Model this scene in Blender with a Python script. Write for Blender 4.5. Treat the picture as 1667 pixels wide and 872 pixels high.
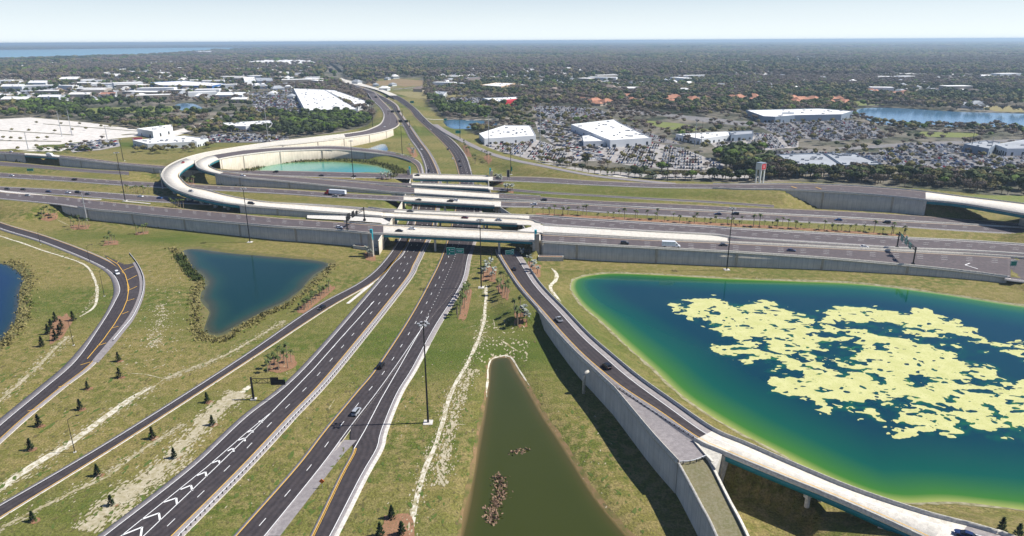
import bpy, bmesh, math, random
import numpy as np
from mathutils import Matrix, Vector
random.seed(7); RNG = np.random.default_rng(11)
SC = bpy.context.scene; COL = SC.collection
for o in list(bpy.data.objects): bpy.data.objects.remove(o)
# ------------------------------------------------------------------ camera
CAMH = 118.0; FPX = 1111.0; CX = 833.5; CY = 436.0
PITCH = math.atan((CY - 66.0) / FPX); ROLL = 0.0048
_r = np.array([1.0, 0, 0]); _f = np.array([0, math.cos(PITCH), -math.sin(PITCH)]); _u = np.array([0, math.sin(PITCH), math.cos(PITCH)])
RV = _r * math.cos(ROLL) - _u * math.sin(ROLL); UV = _u * math.cos(ROLL) + _r * math.sin(ROLL); FV = _f
cam = bpy.data.cameras.new('camera'); camo = bpy.data.objects.new('camera', cam); COL.objects.link(camo)
M = Matrix.Identity(4)
for i in range(3):
    M[i][0] = RV[i]; M[i][1] = UV[i]; M[i][2] = -FV[i]
M[2][3] = CAMH
camo.matrix_world = M
cam.sensor_width = 36; cam.lens = FPX / 1667 * 36; cam.clip_start = 1; cam.clip_end = 300000
SC.camera = camo
# ------------------------------------------------------------------ light
SUN_EL = math.radians(50); SUN_AZ = math.radians(87)          # azimuth clockwise from +Y
W = bpy.data.worlds.new('World'); SC.world = W; W.use_nodes = True
nt = W.node_tree; bg = nt.nodes['Background']; sky = nt.nodes.new('ShaderNodeTexSky')
sky.sky_type = 'NISHITA'; sky.sun_disc = False; sky.sun_elevation = SUN_EL; sky.sun_rotation = SUN_AZ
sky.altitude = 100; sky.air_density = 1.0; sky.dust_density = 0.25; sky.ozone_density = 2.5
tint = nt.nodes.new('ShaderNodeMix'); tint.data_type = 'RGBA'; tint.blend_type = 'MULTIPLY'; tint.inputs[0].default_value = 1; tint.inputs[7].default_value = (0.74, 0.93, 1.32, 1)
tcs = nt.nodes.new('ShaderNodeTexCoord'); mps = nt.nodes.new('ShaderNodeMapping'); mps.inputs['Scale'].default_value = (2.2, 2.2, 34); nt.links.new(tcs.outputs['Generated'], mps.inputs['Vector'])
cn = nt.nodes.new('ShaderNodeTexNoise'); cn.inputs['Scale'].default_value = 1.6; cn.inputs['Detail'].default_value = 6; nt.links.new(mps.outputs[0], cn.inputs['Vector'])
cmr = nt.nodes.new('ShaderNodeMapRange'); cmr.inputs['From Min'].default_value = .42; cmr.inputs['From Max'].default_value = .75; cmr.inputs['To Max'].default_value = .12; nt.links.new(cn.outputs['Fac'], cmr.inputs['Value'])
cmx = nt.nodes.new('ShaderNodeMix'); cmx.data_type = 'RGBA'; nt.links.new(cmr.outputs[0], cmx.inputs[0]); cmx.inputs[7].default_value = (9.0, 9.3, 9.5, 1)
nt.links.new(sky.outputs[0], tint.inputs[6]); nt.links.new(tint.outputs[2], cmx.inputs[6]); hs = nt.nodes.new('ShaderNodeSeparateXYZ'); nt.links.new(tcs.outputs['Generated'], hs.inputs[0]); hr = nt.nodes.new('ShaderNodeMapRange'); hr.inputs['From Min'].default_value = 0.0; hr.inputs['From Max'].default_value = .13; hr.inputs['To Min'].default_value = .93; hr.inputs['To Max'].default_value = 0; nt.links.new(hs.outputs[2], hr.inputs['Value'])
hx = nt.nodes.new('ShaderNodeMix'); hx.data_type = 'RGBA'; nt.links.new(hr.outputs[0], hx.inputs[0]); nt.links.new(cmx.outputs[2], hx.inputs[6]); hx.inputs[7].default_value = (13.4, 14.6, 15.0, 1)
nt.links.new(hx.outputs[2], bg.inputs[0]); bg.inputs[1].default_value = 0.055
sl = bpy.data.lights.new('sun', 'SUN'); sl.energy = 5.0; sl.angle = math.radians(0.5); sl.color = (1, 0.955, 0.88)
slo = bpy.data.objects.new('sun', sl); COL.objects.link(slo)
sd = Vector((math.sin(SUN_AZ) * math.cos(SUN_EL), math.cos(SUN_AZ) * math.cos(SUN_EL), math.sin(SUN_EL)))
slo.rotation_euler = sd.to_track_quat('Z', 'Y').to_euler(); slo.location = (300, 300, 400)
SC.view_settings.view_transform = 'Standard'; SC.view_settings.look = 'None'; SC.view_settings.exposure = 0.46; SC.view_settings.gamma = 1
SC.render.engine = 'CYCLES'; SC.cycles.max_bounces = 5; SC.cycles.diffuse_bounces = 2; SC.cycles.glossy_bounces = 2; SC.cycles.volume_bounces = 0
SC.cycles.transparent_max_bounces = 6; SC.cycles.caustics_reflective = False; SC.cycles.use_denoising = True
# ------------------------------------------------------------------ mapping: a point of the place seen at (u, v), at height z
def P(u, v, z=0.0):
    d = FV * FPX + RV * (u - CX) - UV * (v - CY)
    t = (z - CAMH) / d[2]
    return np.array([d[0] * t, d[1] * t, z])
def proj(p):
    q = np.array(p, float) - np.array([0, 0, CAMH])
    x = q @ RV; y = q @ UV; w = q @ FV
    return CX + FPX * x / w, CY - FPX * y / w
# ------------------------------------------------------------------ noise
def vnoise(x, y, seed=0):
    xi = np.floor(x).astype(np.int64); yi = np.floor(y).astype(np.int64); xf = x - xi; yf = y - yi
    def h(a, b):
        n = (a * 374761393 + b * 668265263 + seed * 974634777) & 0x7fffffff
        n = ((n ^ (n >> 13)) * 1274126177) & 0x7fffffff
        n = n ^ (n >> 16)
        return (n & 0xffff) / 65535.0
    u = xf * xf * (3 - 2 * xf); v = yf * yf * (3 - 2 * yf)
    return (h(xi, yi) * (1 - u) + h(xi + 1, yi) * u) * (1 - v) + (h(xi, yi + 1) * (1 - u) + h(xi + 1, yi + 1) * u) * v
def fbm(x, y, s, o=4, seed=0):
    x = np.asarray(x, float) / s; y = np.asarray(y, float) / s; a = 1.0; t = 0; tot = 0
    for i in range(o):
        t = t + a * vnoise(x, y, seed + i); tot += a; a *= 0.5; x = x * 2.03 + 17.1; y = y * 2.03 + 5.3
    return t / tot
def inpoly(x, y, poly):
    x = np.asarray(x, float); y = np.asarray(y, float); r = np.zeros(x.shape, bool); n = len(poly)
    for i in range(n):
        x1, y1 = poly[i][:2]; x2, y2 = poly[(i + 1) % n][:2]
        if y1 == y2: continue
        c = ((y1 > y) != (y2 > y)) & (x < (x2 - x1) * (y - y1) / (y2 - y1) + x1)
        r ^= c
    return r
def sdist(x, y, poly):
    "signed distance to a polygon, negative inside"
    x = np.asarray(x, float); y = np.asarray(y, float); d = np.full(x.shape, 1e18); n = len(poly)
    for i in range(n):
        ax, ay = poly[i][:2]; bx, by = poly[(i + 1) % n][:2]
        dx, dy = bx - ax, by - ay; L = dx * dx + dy * dy + 1e-12
        t = np.clip(((x - ax) * dx + (y - ay) * dy) / L, 0, 1)
        d = np.minimum(d, (x - ax - t * dx) ** 2 + (y - ay - t * dy) ** 2)
    d = np.sqrt(d); return np.where(inpoly(x, y, poly), -d, d)
def crom(pts, per=6, ends=True):
    pts = np.array(pts, float); n = len(pts); out = []
    for i in range(n - 1):
        p0 = pts[max(i - 1, 0)]; p1 = pts[i]; p2 = pts[i + 1]; p3 = pts[min(i + 2, n - 1)]
        k = per if isinstance(per, int) else per[i]
        for j in range(k):
            t = j / k
            out.append(0.5 * ((2 * p1) + (-p0 + p2) * t + (2 * p0 - 5 * p1 + 4 * p2 - p3) * t * t + (-p0 + 3 * p1 - 3 * p2 + p3) * t ** 3))
    out.append(pts[-1]); return np.array(out)
def cloop(px, z=0.0, per=5):
    q = [P(u, v, z)[:2] for u, v in px]; q = [q[-1]] + q + q[:2]
    q = np.array(q); out = []
    for i in range(1, len(q) - 2):
        p0, p1, p2, p3 = q[i - 1], q[i], q[i + 1], q[i + 2]
        for j in range(per):
            t = j / per
            out.append(0.5 * ((2 * p1) + (-p0 + p2) * t + (2 * p0 - 5 * p1 + 4 * p2 - p3) * t * t + (-p0 + 3 * p1 - 3 * p2 + p3) * t ** 3))
    return [tuple(a) for a in out]
def PP(px, z=0.0): return [tuple(P(u, v, z)[:2]) for u, v in px]
# ------------------------------------------------------------------ materials
MATS = {}
def mat(name, col, rough=0.8, metal=0.0, var=0.0, scale=1.0, bump=0.0, spec=0.3, col2=None, emit=None, detail=4.0, rnd=0.0, contrast=None):
    if name in MATS: return MATS[name]
    m = bpy.data.materials.new(name); m.use_nodes = True; t = m.node_tree; N = t.nodes; L = t.links
    b = N['Principled BSDF']; b.inputs['Roughness'].default_value = rough; b.inputs['Metallic'].default_value = metal
    b.inputs['Specular IOR Level'].default_value = spec; b.inputs['Base Color'].default_value = (*col, 1)
    if col2 is None and var: col2 = tuple(c * (1 - var) for c in col); col = tuple(min(1, c * (1 + var)) for c in col)
    last = None
    if col2 is not None:
        g = N.new('ShaderNodeNewGeometry'); n = N.new('ShaderNodeTexNoise'); n.inputs['Scale'].default_value = scale; n.inputs['Detail'].default_value = detail; n.inputs['Roughness'].default_value = 0.65
        L.new(g.outputs['Position'], n.inputs['Vector'])
        r = N.new('ShaderNodeValToRGB'); c = contrast or (0.35, 0.65)
        r.color_ramp.elements[0].position = c[0]; r.color_ramp.elements[1].position = c[1]
        r.color_ramp.elements[0].color = (*col2, 1); r.color_ramp.elements[1].color = (*col, 1)
        L.new(n.outputs['Fac'], r.inputs['Fac']); last = r.outputs['Color']
        if bump:
            bp = N.new('ShaderNodeBump'); bp.inputs['Strength'].default_value = bump; bp.inputs['Distance'].default_value = 0.1
            L.new(n.outputs['Fac'], bp.inputs['Height']); L.new(bp.outputs['Normal'], b.inputs['Normal'])
    if rnd:
        oi = N.new('ShaderNodeObjectInfo'); h = N.new('ShaderNodeHueSaturation'); mr = N.new('ShaderNodeMapRange')
        mr.inputs['To Min'].default_value = 1 - rnd; mr.inputs['To Max'].default_value = 1 + rnd
        L.new(oi.outputs['Random'], mr.inputs['Value']); L.new(mr.outputs[0], h.inputs['Value'])
        if last is not None: L.new(last, h.inputs['Color'])
        else: h.inputs['Color'].default_value = (*col, 1)
        last = h.outputs['Color']
    if last is not None: L.new(last, b.inputs['Base Color'])
    if emit: b.inputs['Emission Color'].default_value = (*emit, 1); b.inputs['Emission Strength'].default_value = 1
    MATS[name] = m; return m
def two_scale(name, colors, s1, s2, rough=0.9, c1=(0.35, 0.65), c2=(0.4, 0.6), bump=0.3, spec=0.2, stretch=None, speck=(.86, 1.14)):
    "three colours mixed by a broad and a fine noise"
    m = bpy.data.materials.new(name); m.use_nodes = True; t = m.node_tree; N = t.nodes; L = t.links
    b = N['Principled BSDF']; b.inputs['Roughness'].default_value = rough; b.inputs['Specular IOR Level'].default_value = spec
    g = N.new('ShaderNodeNewGeometry'); vec = g.outputs['Position']
    if stretch:
        mp = N.new('ShaderNodeMapping'); mp.inputs['Rotation'].default_value = (0, 0, stretch[0]); mp.inputs['Scale'].default_value = (stretch[1], 1, 1)
        L.new(vec, mp.inputs['Vector']); vec2 = mp.outputs[0]
    else: vec2 = vec
    def nz(s, v, d=5):
        n = N.new('ShaderNodeTexNoise'); n.inputs['Scale'].default_value = s; n.inputs['Detail'].default_value = d; n.inputs['Roughness'].default_value = 0.62
        L.new(v, n.inputs['Vector']); return n.outputs['Fac']
    def mr(f, a, bb):
        r = N.new('ShaderNodeMapRange'); r.inputs['From Min'].default_value = a; r.inputs['From Max'].default_value = bb; L.new(f, r.inputs['Value']); return r.outputs[0]
    def mx(f, a, bb):
        x = N.new('ShaderNodeMix'); x.data_type = 'RGBA'; L.new(f, x.inputs[0])
        for s, k in ((a, 6), (bb, 7)):
            if isinstance(s, tuple): x.inputs[k].default_value = (*s, 1)
            else: L.new(s, x.inputs[k])
        return x.outputs[2]
    n1 = nz(s1, vec2); n2 = nz(s2, vec); n3 = nz(s2 * 5, vec, 3)
    c = mx(mr(n1, *c1), colors[0], colors[1]); c = mx(mr(n2, *c2), c, colors[2])
    if len(colors) > 3: c = mx(mr(nz(s1 * 0.37, vec2), 0.48, 0.68), c, colors[3])
    h = N.new('ShaderNodeHueSaturation'); L.new(c, h.inputs['Color']); L.new(mr2(N, L, n3, *speck), h.inputs['Value']); c = h.outputs[0]
    L.new(c, b.inputs['Base Color'])
    if bump:
        bp = N.new('ShaderNodeBump'); bp.inputs['Strength'].default_value = bump; bp.inputs['Distance'].default_value = 0.4; L.new(n3, bp.inputs['Height']); L.new(bp.outputs[0], b.inputs['Normal'])
    MATS[name] = m; return m
def mr2(N, L, f, lo, hi):
    r = N.new('ShaderNodeMapRange'); r.inputs['From Min'].default_value = 0.3; r.inputs['From Max'].default_value = 0.7
    r.inputs['To Min'].default_value = lo; r.inputs['To Max'].default_value = hi; L.new(f, r.inputs['Value']); return r.outputs[0]
GRASS = two_scale('grass_ground', [(0.168, 0.15, 0.042), (0.092, 0.112, 0.02), (0.225, 0.182, 0.07), (0.075, 0.105, 0.015)], 0.03, 0.3, c1=(0.47, 0.62), c2=(0.45, 0.58), bump=1.0, speck=(.6, 1.4), stretch=(0.9, 0.35))
ASPH = asph_ = two_scale('dark_asphalt', [(0.05, 0.042, 0.044), (0.062, 0.053, 0.055), (0.043, 0.037, 0.04)], 0.05, 0.4, rough=0.85, bump=0.05, stretch=(1.75, 0.15))
ASPH2 = two_scale('worn_asphalt', [(0.105, 0.087, 0.09), (0.135, 0.112, 0.112), (0.09, 0.078, 0.08)], 0.06, 0.5, rough=0.85, bump=0.05, stretch=(-0.2, 0.12))
def wheel_paths(m):
    t = m.node_tree; N = t.nodes; L = t.links; b = N['Principled BSDF']; src = b.inputs['Base Color'].links[0].from_socket
    a = N.new('ShaderNodeAttribute'); a.attribute_name = 'lat'; w = N.new('ShaderNodeMath'); w.operation = 'MULTIPLY'; w.inputs[1].default_value = 2 * math.pi / 1.83; L.new(a.outputs['Fac'], w.inputs[0])
    c = N.new('ShaderNodeMath'); c.operation = 'COSINE'; L.new(w.outputs[0], c.inputs[0]); k = N.new('ShaderNodeMath'); k.operation = 'MULTIPLY_ADD'; k.inputs[1].default_value = .13; k.inputs[2].default_value = 1.0; L.new(c.outputs[0], k.inputs[0])
    h = N.new('ShaderNodeHueSaturation'); L.new(src, h.inputs['Color']); L.new(k.outputs[0], h.inputs['Value']); L.new(h.outputs[0], b.inputs['Base Color'])
wheel_paths(ASPH); wheel_paths(ASPH2)
SHLD = two_scale('shoulder_asphalt', [(0.25, 0.23, 0.225), (0.3, 0.275, 0.27), (0.22, 0.2, 0.2)], 0.08, 0.7, rough=0.9, bump=0.05)
DECK = two_scale('deck_concrete', [(0.62, 0.58, 0.5), (0.7, 0.66, 0.58), (0.52, 0.49, 0.43)], 0.05, 0.6, rough=0.85, bump=0.03, stretch=(-0.2, 0.1))
CONC = two_scale('barrier_concrete', [(0.55, 0.52, 0.45), (0.62, 0.58, 0.5), (0.42, 0.4, 0.35)], 0.2, 1.5, rough=0.85, bump=0.05)
PALE = two_scale('pale_apron', [(0.62, 0.6, 0.55), (0.7, 0.67, 0.61), (0.5, 0.47, 0.42)], 0.1, 0.9, rough=0.9, bump=0.05)
SAND = two_scale('sand', [(0.62, 0.57, 0.48), (0.7, 0.66, 0.58), (0.42, 0.38, 0.27)], 0.3, 1.6, rough=0.95, c2=(0.5, 0.65))
MULCH = two_scale('mulch', [(0.28, 0.13, 0.075), (0.34, 0.18, 0.11), (0.2, 0.13, 0.07)], 0.4, 2.0, rough=0.95)
TEAL = mat('teal_steel', (0.012, 0.16, 0.2), 0.5, var=0.12, scale=0.4)
CYAN = mat('cyan_panel', (0.01, 0.42, 0.5), 0.4)
WHITE = mat('white_paint', (0.78, 0.78, 0.76), 0.6, var=0.06, scale=2)
YEL = mat('yellow_paint', (0.72, 0.42, 0.06), 0.6, var=0.1, scale=2)
BLACKM = mat('black_steel', (0.018, 0.018, 0.02), 0.45)
GALV = mat('galvanised_steel', (0.42, 0.43, 0.44), 0.45, 0.3)
def wall_mat():
    m = bpy.data.materials.new('wall_panel_concrete'); m.use_nodes = True; t = m.node_tree; N = t.nodes; L = t.links
    b = N['Principled BSDF']; b.inputs['Roughness'].default_value = 0.85; b.inputs['Specular IOR Level'].default_value = 0.2
    g = N.new('ShaderNodeNewGeometry'); uv = N.new('ShaderNodeUVMap')
    n = N.new('ShaderNodeTexNoise'); n.inputs['Scale'].default_value = 0.25; n.inputs['Detail'].default_value = 6; L.new(g.outputs['Position'], n.inputs['Vector'])
    mp = N.new('ShaderNodeMapping'); mp.inputs['Scale'].default_value = (1.2, 0.12, 1); L.new(uv.outputs[0], mp.inputs['Vector'])
    n2 = N.new('ShaderNodeTexNoise'); n2.inputs['Scale'].default_value = 1.0; n2.inputs['Detail'].default_value = 3; L.new(mp.outputs[0], n2.inputs['Vector'])
    sx = N.new('ShaderNodeSeparateXYZ'); L.new(uv.outputs[0], sx.inputs[0])
    def joint(sock, period, width):
        a = N.new('ShaderNodeMath'); a.operation = 'DIVIDE'; a.inputs[1].default_value = period; L.new(sock, a.inputs[0])
        f = N.new('ShaderNodeMath'); f.operation = 'FRACT'; L.new(a.outputs[0], f.inputs[0])
        c = N.new('ShaderNodeMath'); c.operation = 'LESS_THAN'; c.inputs[1].default_value = width / period; L.new(f.outputs[0], c.inputs[0]); return c.outputs[0]
    j1 = joint(sx.outputs[0], 3.0, 0.22); j2 = joint(sx.outputs[1], 2.4, 0.06)
    r = N.new('ShaderNodeValToRGB'); r.color_ramp.elements[0].position = 0.3; r.color_ramp.elements[1].position = 0.7
    r.color_ramp.elements[0].color = (0.47, 0.42, 0.325, 1); r.color_ramp.elements[1].color = (0.66, 0.595, 0.475, 1); 
    mm = N.new('ShaderNodeMath'); mm.operation = 'ADD'; L.new(n.outputs['Fac'], mm.inputs[0]); L.new(n2.outputs['Fac'], mm.inputs[1])
    hf = N.new('ShaderNodeMath'); hf.operation = 'MULTIPLY'; hf.inputs[1].default_value = 0.5; L.new(mm.outputs[0], hf.inputs[0]); L.new(hf.outputs[0], r.inputs[0])
    mxj = N.new('ShaderNodeMath'); mxj.operation = 'MAXIMUM'; L.new(j1, mxj.inputs[0]); L.new(j2, mxj.inputs[1])
    sc = N.new('ShaderNodeMath'); sc.operation = 'MULTIPLY'; sc.inputs[1].default_value = 0.3; L.new(mxj.outputs[0], sc.inputs[0])
    x = N.new('ShaderNodeMix'); x.data_type = 'RGBA'; L.new(sc.outputs[0], x.inputs[0]); L.new(r.outputs[0], x.inputs[6]); x.inputs[7].default_value = (0.16, 0.15, 0.13, 1)
    L.new(x.outputs[2], b.inputs['Base Color'])
    return m
WALLM = wall_mat()
# ------------------------------------------------------------------ objects
def link(name, me, parent=None, mats=()):
    o = bpy.data.objects.new(name, me); COL.objects.link(o)
    for m in mats: me.materials.append(m)
    if parent is not None: o.parent = parent
    return o
def tag(o, label=None, cat=None, group=None, kind=None):
    if label: o['label'] = label
    if cat: o['category'] = cat
    if group: o['group'] = group
    if kind: o['kind'] = kind
    return o
def thing(name, label, cat, loc=(0, 0, 0), rz=0, group=None):
    o = bpy.data.objects.new(name, None); COL.objects.link(o); o.location = loc; o.rotation_euler = (0, 0, rz); o.empty_display_size = 0.5
    return tag(o, label, cat, group)
class MB:
    "collects geometry in numpy-friendly lists and links it as one mesh object"
    def __init__(s): s.v = []; s.f = []; s.m = []; s.uv = None
    def add(s, vs, fs, mi=0):
        b = len(s.v); s.v.extend([tuple(map(float, p)) for p in vs]); s.f.extend([tuple(b + i for i in f) for f in fs]); s.m.extend([mi] * len(fs)); return s
    def box(s, x0, x1, y0, y1, z0, z1, mi=0, rz=0, at=(0, 0)):
        c, n = math.cos(rz), math.sin(rz); vs = []
        for z in (z0, z1):
            for x, y in ((x0, y0), (x1, y0), (x1, y1), (x0, y1)): vs.append((at[0] + x * c - y * n, at[1] + x * n + y * c, z))
        return s.add(vs, [(3, 2, 1, 0), (4, 5, 6, 7), (0, 1, 5, 4), (1, 2, 6, 5), (2, 3, 7, 6), (3, 0, 4, 7)], mi)
    def beam(s, a, b, w, h=None, mi=0):
        a = Vector(a); b = Vector(b); d = (b - a).normalized(); h = h or w
        sd_ = d.cross(Vector((0, 0, 1)));
        if sd_.length < 0.01: sd_ = Vector((1, 0, 0))
        sd_.normalize(); up = sd_.cross(d).normalized(); vs = []
        for p in (a, b):
            for i, j in ((-1, -1), (1, -1), (1, 1), (-1, 1)): vs.append(p + sd_ * (w / 2 * i) + up * (h / 2 * j))
        return s.add(vs, [(3, 2, 1, 0), (4, 5, 6, 7), (0, 1, 5, 4), (1, 2, 6, 5), (2, 3, 7, 6), (3, 0, 4, 7)], mi)
    def tube(s, pts, rad, n=8, mi=0, cap=True):
        pts = [Vector(p) for p in pts]; rings = []; b = len(s.v)
        if not hasattr(rad, '__len__'): rad = [rad] * len(pts)
        for i, p in enumerate(pts):
            d = (pts[min(i + 1, len(pts) - 1)] - pts[max(i - 1, 0)]).normalized()
            a = d.cross(Vector((0, 1, 0)) if abs(d.z) > 0.9 else Vector((0, 0, 1))).normalized(); c = d.cross(a)
            for k in range(n):
                t = 2 * math.pi * k / n; s.v.append(tuple(p + (a * math.cos(t) + c * math.sin(t)) * rad[i]))
        for i in range(len(pts) - 1):
            for k in range(n):
                k2 = (k + 1) % n; s.f.append((b + i * n + k, b + i * n + k2, b + (i + 1) * n + k2, b + (i + 1) * n + k)); s.m.append(mi)
        if cap:
            s.f.append(tuple(b + k for k in range(n))[::-1]); s.m.append(mi); s.f.append(tuple(b + (len(pts) - 1) * n + k for k in range(n))); s.m.append(mi)
        return s
    def build(s, name, mats, parent=None, smooth=False):
        me = bpy.data.meshes.new(name); me.from_pydata(s.v, [], s.f)
        if not isinstance(mats, (list, tuple)): mats = [mats]
        o = link(name, me, parent, mats)
        me.polygons.foreach_set('material_index', s.m)
        if smooth: me.polygons.foreach_set('use_smooth', [True] * len(s.f))
        if s.uv:
            l = me.uv_layers.new(name='UVMap'); l.data.foreach_set('uv', np.array(s.uv, float).ravel())
        me.update(); return o
def npmesh(name, V, F, mats, parent=None, smooth=False, mi=None):
    V = np.asarray(V, float); F = np.asarray(F, np.int64); me = bpy.data.meshes.new(name)
    me.vertices.add(len(V)); me.vertices.foreach_set('co', V.ravel()); k = F.shape[1]
    me.loops.add(F.size); me.loops.foreach_set('vertex_index', F.ravel().astype(np.int32)); me.polygons.add(len(F))
    me.polygons.foreach_set('loop_start', (np.arange(len(F)) * k).astype(np.int32)); me.polygons.foreach_set('loop_total', np.full(len(F), k, np.int32))
    if smooth: me.polygons.foreach_set('use_smooth', np.ones(len(F), bool))
    o = link(name, me, parent, mats if isinstance(mats, (list, tuple)) else [mats])
    if mi is not None: me.polygons.foreach_set('material_index', np.asarray(mi, np.int32))
    me.update(calc_edges=True); me.validate(); return o
# ================================================================== roads (edges given where they are seen, at their real heights)
class Road:
    def __init__(s, key, rows, horiz=False, **k):
        s.key = key; s.o = k
        if horiz: rows = [(u, vt, u, vb, z) for u, vt, vb, z in rows]
        A = [P(r[0], r[1], r[4]) for r in rows]; B = [P(r[2], r[3], r[4]) for r in rows]
        ext = k.get('ext', (0, 0)); off = 0
        if ext[1]: d_ = (A[-1] + B[-1] - A[-2] - B[-2]); d_[2] = 0; d_ = d_ / np.linalg.norm(d_) * ext[1]; A.append(A[-1] + d_); B.append(B[-1] + d_); rows = rows + [0]
        if ext[0]: d_ = (A[0] + B[0] - A[1] - B[1]); d_[2] = 0; d_ = d_ / np.linalg.norm(d_) * ext[0]; A.insert(0, A[0] + d_); B.insert(0, B[0] + d_); rows = [0] + rows; off = 1
        per = [max(2, int(np.linalg.norm((A[i + 1] + B[i + 1] - A[i] - B[i]) / 2) / 3.0)) for i in range(len(rows) - 1)]
        s.A = crom(A, per); s.B = crom(B, per)
        t = []
        for i, n in enumerate(per): t += [i + j / n for j in range(n)]
        s.t = np.array(t + [len(rows) - 1.0]) - off; s.C = (s.A + s.B) / 2; s.n = len(s.t)
        s.hw = np.linalg.norm((s.A - s.B)[:, :2], axis=1) / 2
        d = np.gradient(s.C, axis=0); d[:, 2] = 0; s.d = d / np.linalg.norm(d, axis=1)[:, None]
        s.N = np.stack([-s.d[:, 1], s.d[:, 0]], 1)                     # left of travel
        s.sA = np.sign(np.einsum('ij,ij->i', (s.A - s.C)[:, :2], s.N))   # +1 when A is left of travel
        s.hw = np.abs(np.einsum('ij,ij->i', (s.A - s.C)[:, :2], s.N))
        s.L = np.concatenate([[0], np.cumsum(np.linalg.norm(np.diff(s.C, axis=0), axis=1))])
        s.bridge = np.zeros(s.n, bool)
        for a, b in k.get('bridge', []): s.bridge |= (s.t >= a) & (s.t <= b)
    def across(s, f=None, a=None, b=None):
        "points at fraction f, or a metres in from edge A, or b metres in from edge B"
        w = np.linalg.norm((s.A - s.B), axis=1)
        if a is not None: f = a / w
        elif b is not None: f = 1 - b / w
        else: f = np.full(s.n, f)
        return s.A + (s.B - s.A) * f[:, None]
    def rng(s, r): return (s.t >= r[0] - 1e-6) & (s.t <= r[1] + 1e-6)
ROADS = {}
def road(key, rows, **k): ROADS[key] = Road(key, rows, **k); return ROADS[key]
# --- the cross highway on its fill, far to near
road('F', [(-80, 242, 246, 12), (0, 245.8, 250, 12), (40, 248.5, 252.5, 13), (100, 252.5, 257, 13.5), (150, 258, 262.5, 12.5), (200, 264, 268, 11), (260, 269, 274, 9.8), (330, 274, 280, 9.2),
           (376, 276.8, 283, 9), (450, 277.5, 285.5, 8.8), (540, 279.5, 288, 8.8), (620, 281.8, 289.5, 9), (672, 283, 290.5, 9), (795, 286.5, 293.5, 9), (880, 288, 296.8, 9), (960, 293.5, 301, 9), (1060, 297.5, 305, 9.5),
           (1160, 299.3, 306.5, 10.5), (1200, 299.8, 308, 11.2), (1280, 299, 309, 12.5), (1380, 302, 314, 13.5), (1480, 309, 322.5, 14), (1507, 312, 326, 14.2), (1567, 320, 332, 14.2), (1667, 332, 349, 14), (1760, 345, 364, 13.5)], horiz=True,
     bridge=[(2, 2.9), (12, 13), (22, 25)], wallB=[(0, 2), (2.9, 7), (18.9, 22)], taper=[('B', 18.9)], wallA=[(19.8, 22)], ext=(250, 250), sa=2.0, sb=2.0, asph='worn', barA=[(12, 13), (17, 25)], barB=[(0, 8), (12, 13), (17, 25)])
road('G', [(-60, 259, 265, 7), (0, 263, 269, 7), (60, 268, 273, 7), (140, 275, 279.5, 7), (210, 279, 284, 7)], horiz=True, sa=1, sb=1, asph='worn')
road('E', [(520, 288.5, 291.5, 8.8), (620, 295.5, 299, 8.8), (670, 298, 302, 9), (795, 303.5, 308, 9), (880, 311, 314, 9), (960, 316, 318.5, 8.8), (1060, 321.7, 324.5, 8.5), (1160, 327, 329.7, 8), (1260, 333.5, 337, 7)], horiz=True,
     bridge=[(2, 3)], sa=0.8, sb=0.8, asph='worn', barA=[(2, 3)], barB=[(2, 3)])
road('C', [(-80, 274.5, 282, 7.3), (0, 280.6, 288.4, 7.4), (100, 287, 294.4, 7.5), (200, 293.8, 301.6, 7.7), (320, 300, 308, 8), (450, 307, 315, 8.4), (540, 313, 321, 8.8), (620, 317.3, 325, 9), (657, 319, 327, 9), (805, 327, 335.5, 9),
           (880, 329.3, 338, 9), (980, 334.3, 345.5, 9), (1060, 339, 350, 8.8), (1160, 343.8, 354.5, 8.2), (1200, 346, 357, 8), (1340, 352.6, 363, 6.5), (1467, 360, 369.5, 5), (1567, 365, 376, 4), (1667, 371, 381.5, 3.3), (1760, 376, 387, 3)], horiz=True,
     bridge=[(8, 9)], ext=(250, 250), sa=2.2, sb=2.2, asph='worn', lanes=2, barA=[(8, 19)], barB=[(8, 9)])
road('L2', [(691, 283, 682, 283, 0.2), (684, 264.4, 676, 268, 1.2), (666, 254.8, 661, 260, 2.5), (636, 247.6, 634, 253, 4.5), (600, 242.8, 598, 248, 7), (540, 238, 540, 243.5, 9.5), (490, 239, 490, 244.5, 11), (450, 240.4, 450, 246.3, 12.5),
            (400, 244, 400, 251.8, 14), (355, 249.5, 362, 258, 15), (322, 258, 345, 264.5, 15.8), (317.5, 267, 340.5, 269.5, 16), (325, 275, 347, 274, 16), (350, 282.6, 362, 279, 15.5), (390, 288.5, 390, 282.6, 14.5), (450, 294, 450, 286.5, 13),
            (540, 303, 540, 293.5, 11), (600, 309, 600, 299, 9.7), (645, 313.5, 645, 303.5, 9), (803, 323.4, 803, 315, 9), (880, 328, 880, 319.8, 9), (960, 332.5, 960, 325.6, 9), (1060, 337.8, 1060, 330, 8.8), (1160, 342.6, 1160, 334.6, 8.2), (1200, 344.8, 1200, 337, 8),
            (1280, 348.5, 1280, 339.6, 7.2), (1380, 353.5, 1380, 344, 6), (1480, 359.5, 1480, 350, 4.9), (1567, 364, 1567, 356, 4), (1667, 370, 1667, 363.5, 3.3), (1760, 375, 1760, 370, 3)],
     bridge=[(9.2, 13.0), (18.2, 19)], wallA=[(3, 9.2), (13.0, 18.2)], wallB=[(3, 9.2), (13.0, 18)], ext=(0, 250), sa=1.6, sb=1.2, asph='worn', barA=[(1.5, 20)], barB=[(1.5, 20)], deckmat=[(9.2, 13), (18.2, 19)], noembank=[(9.2, 18.2)])
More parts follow.
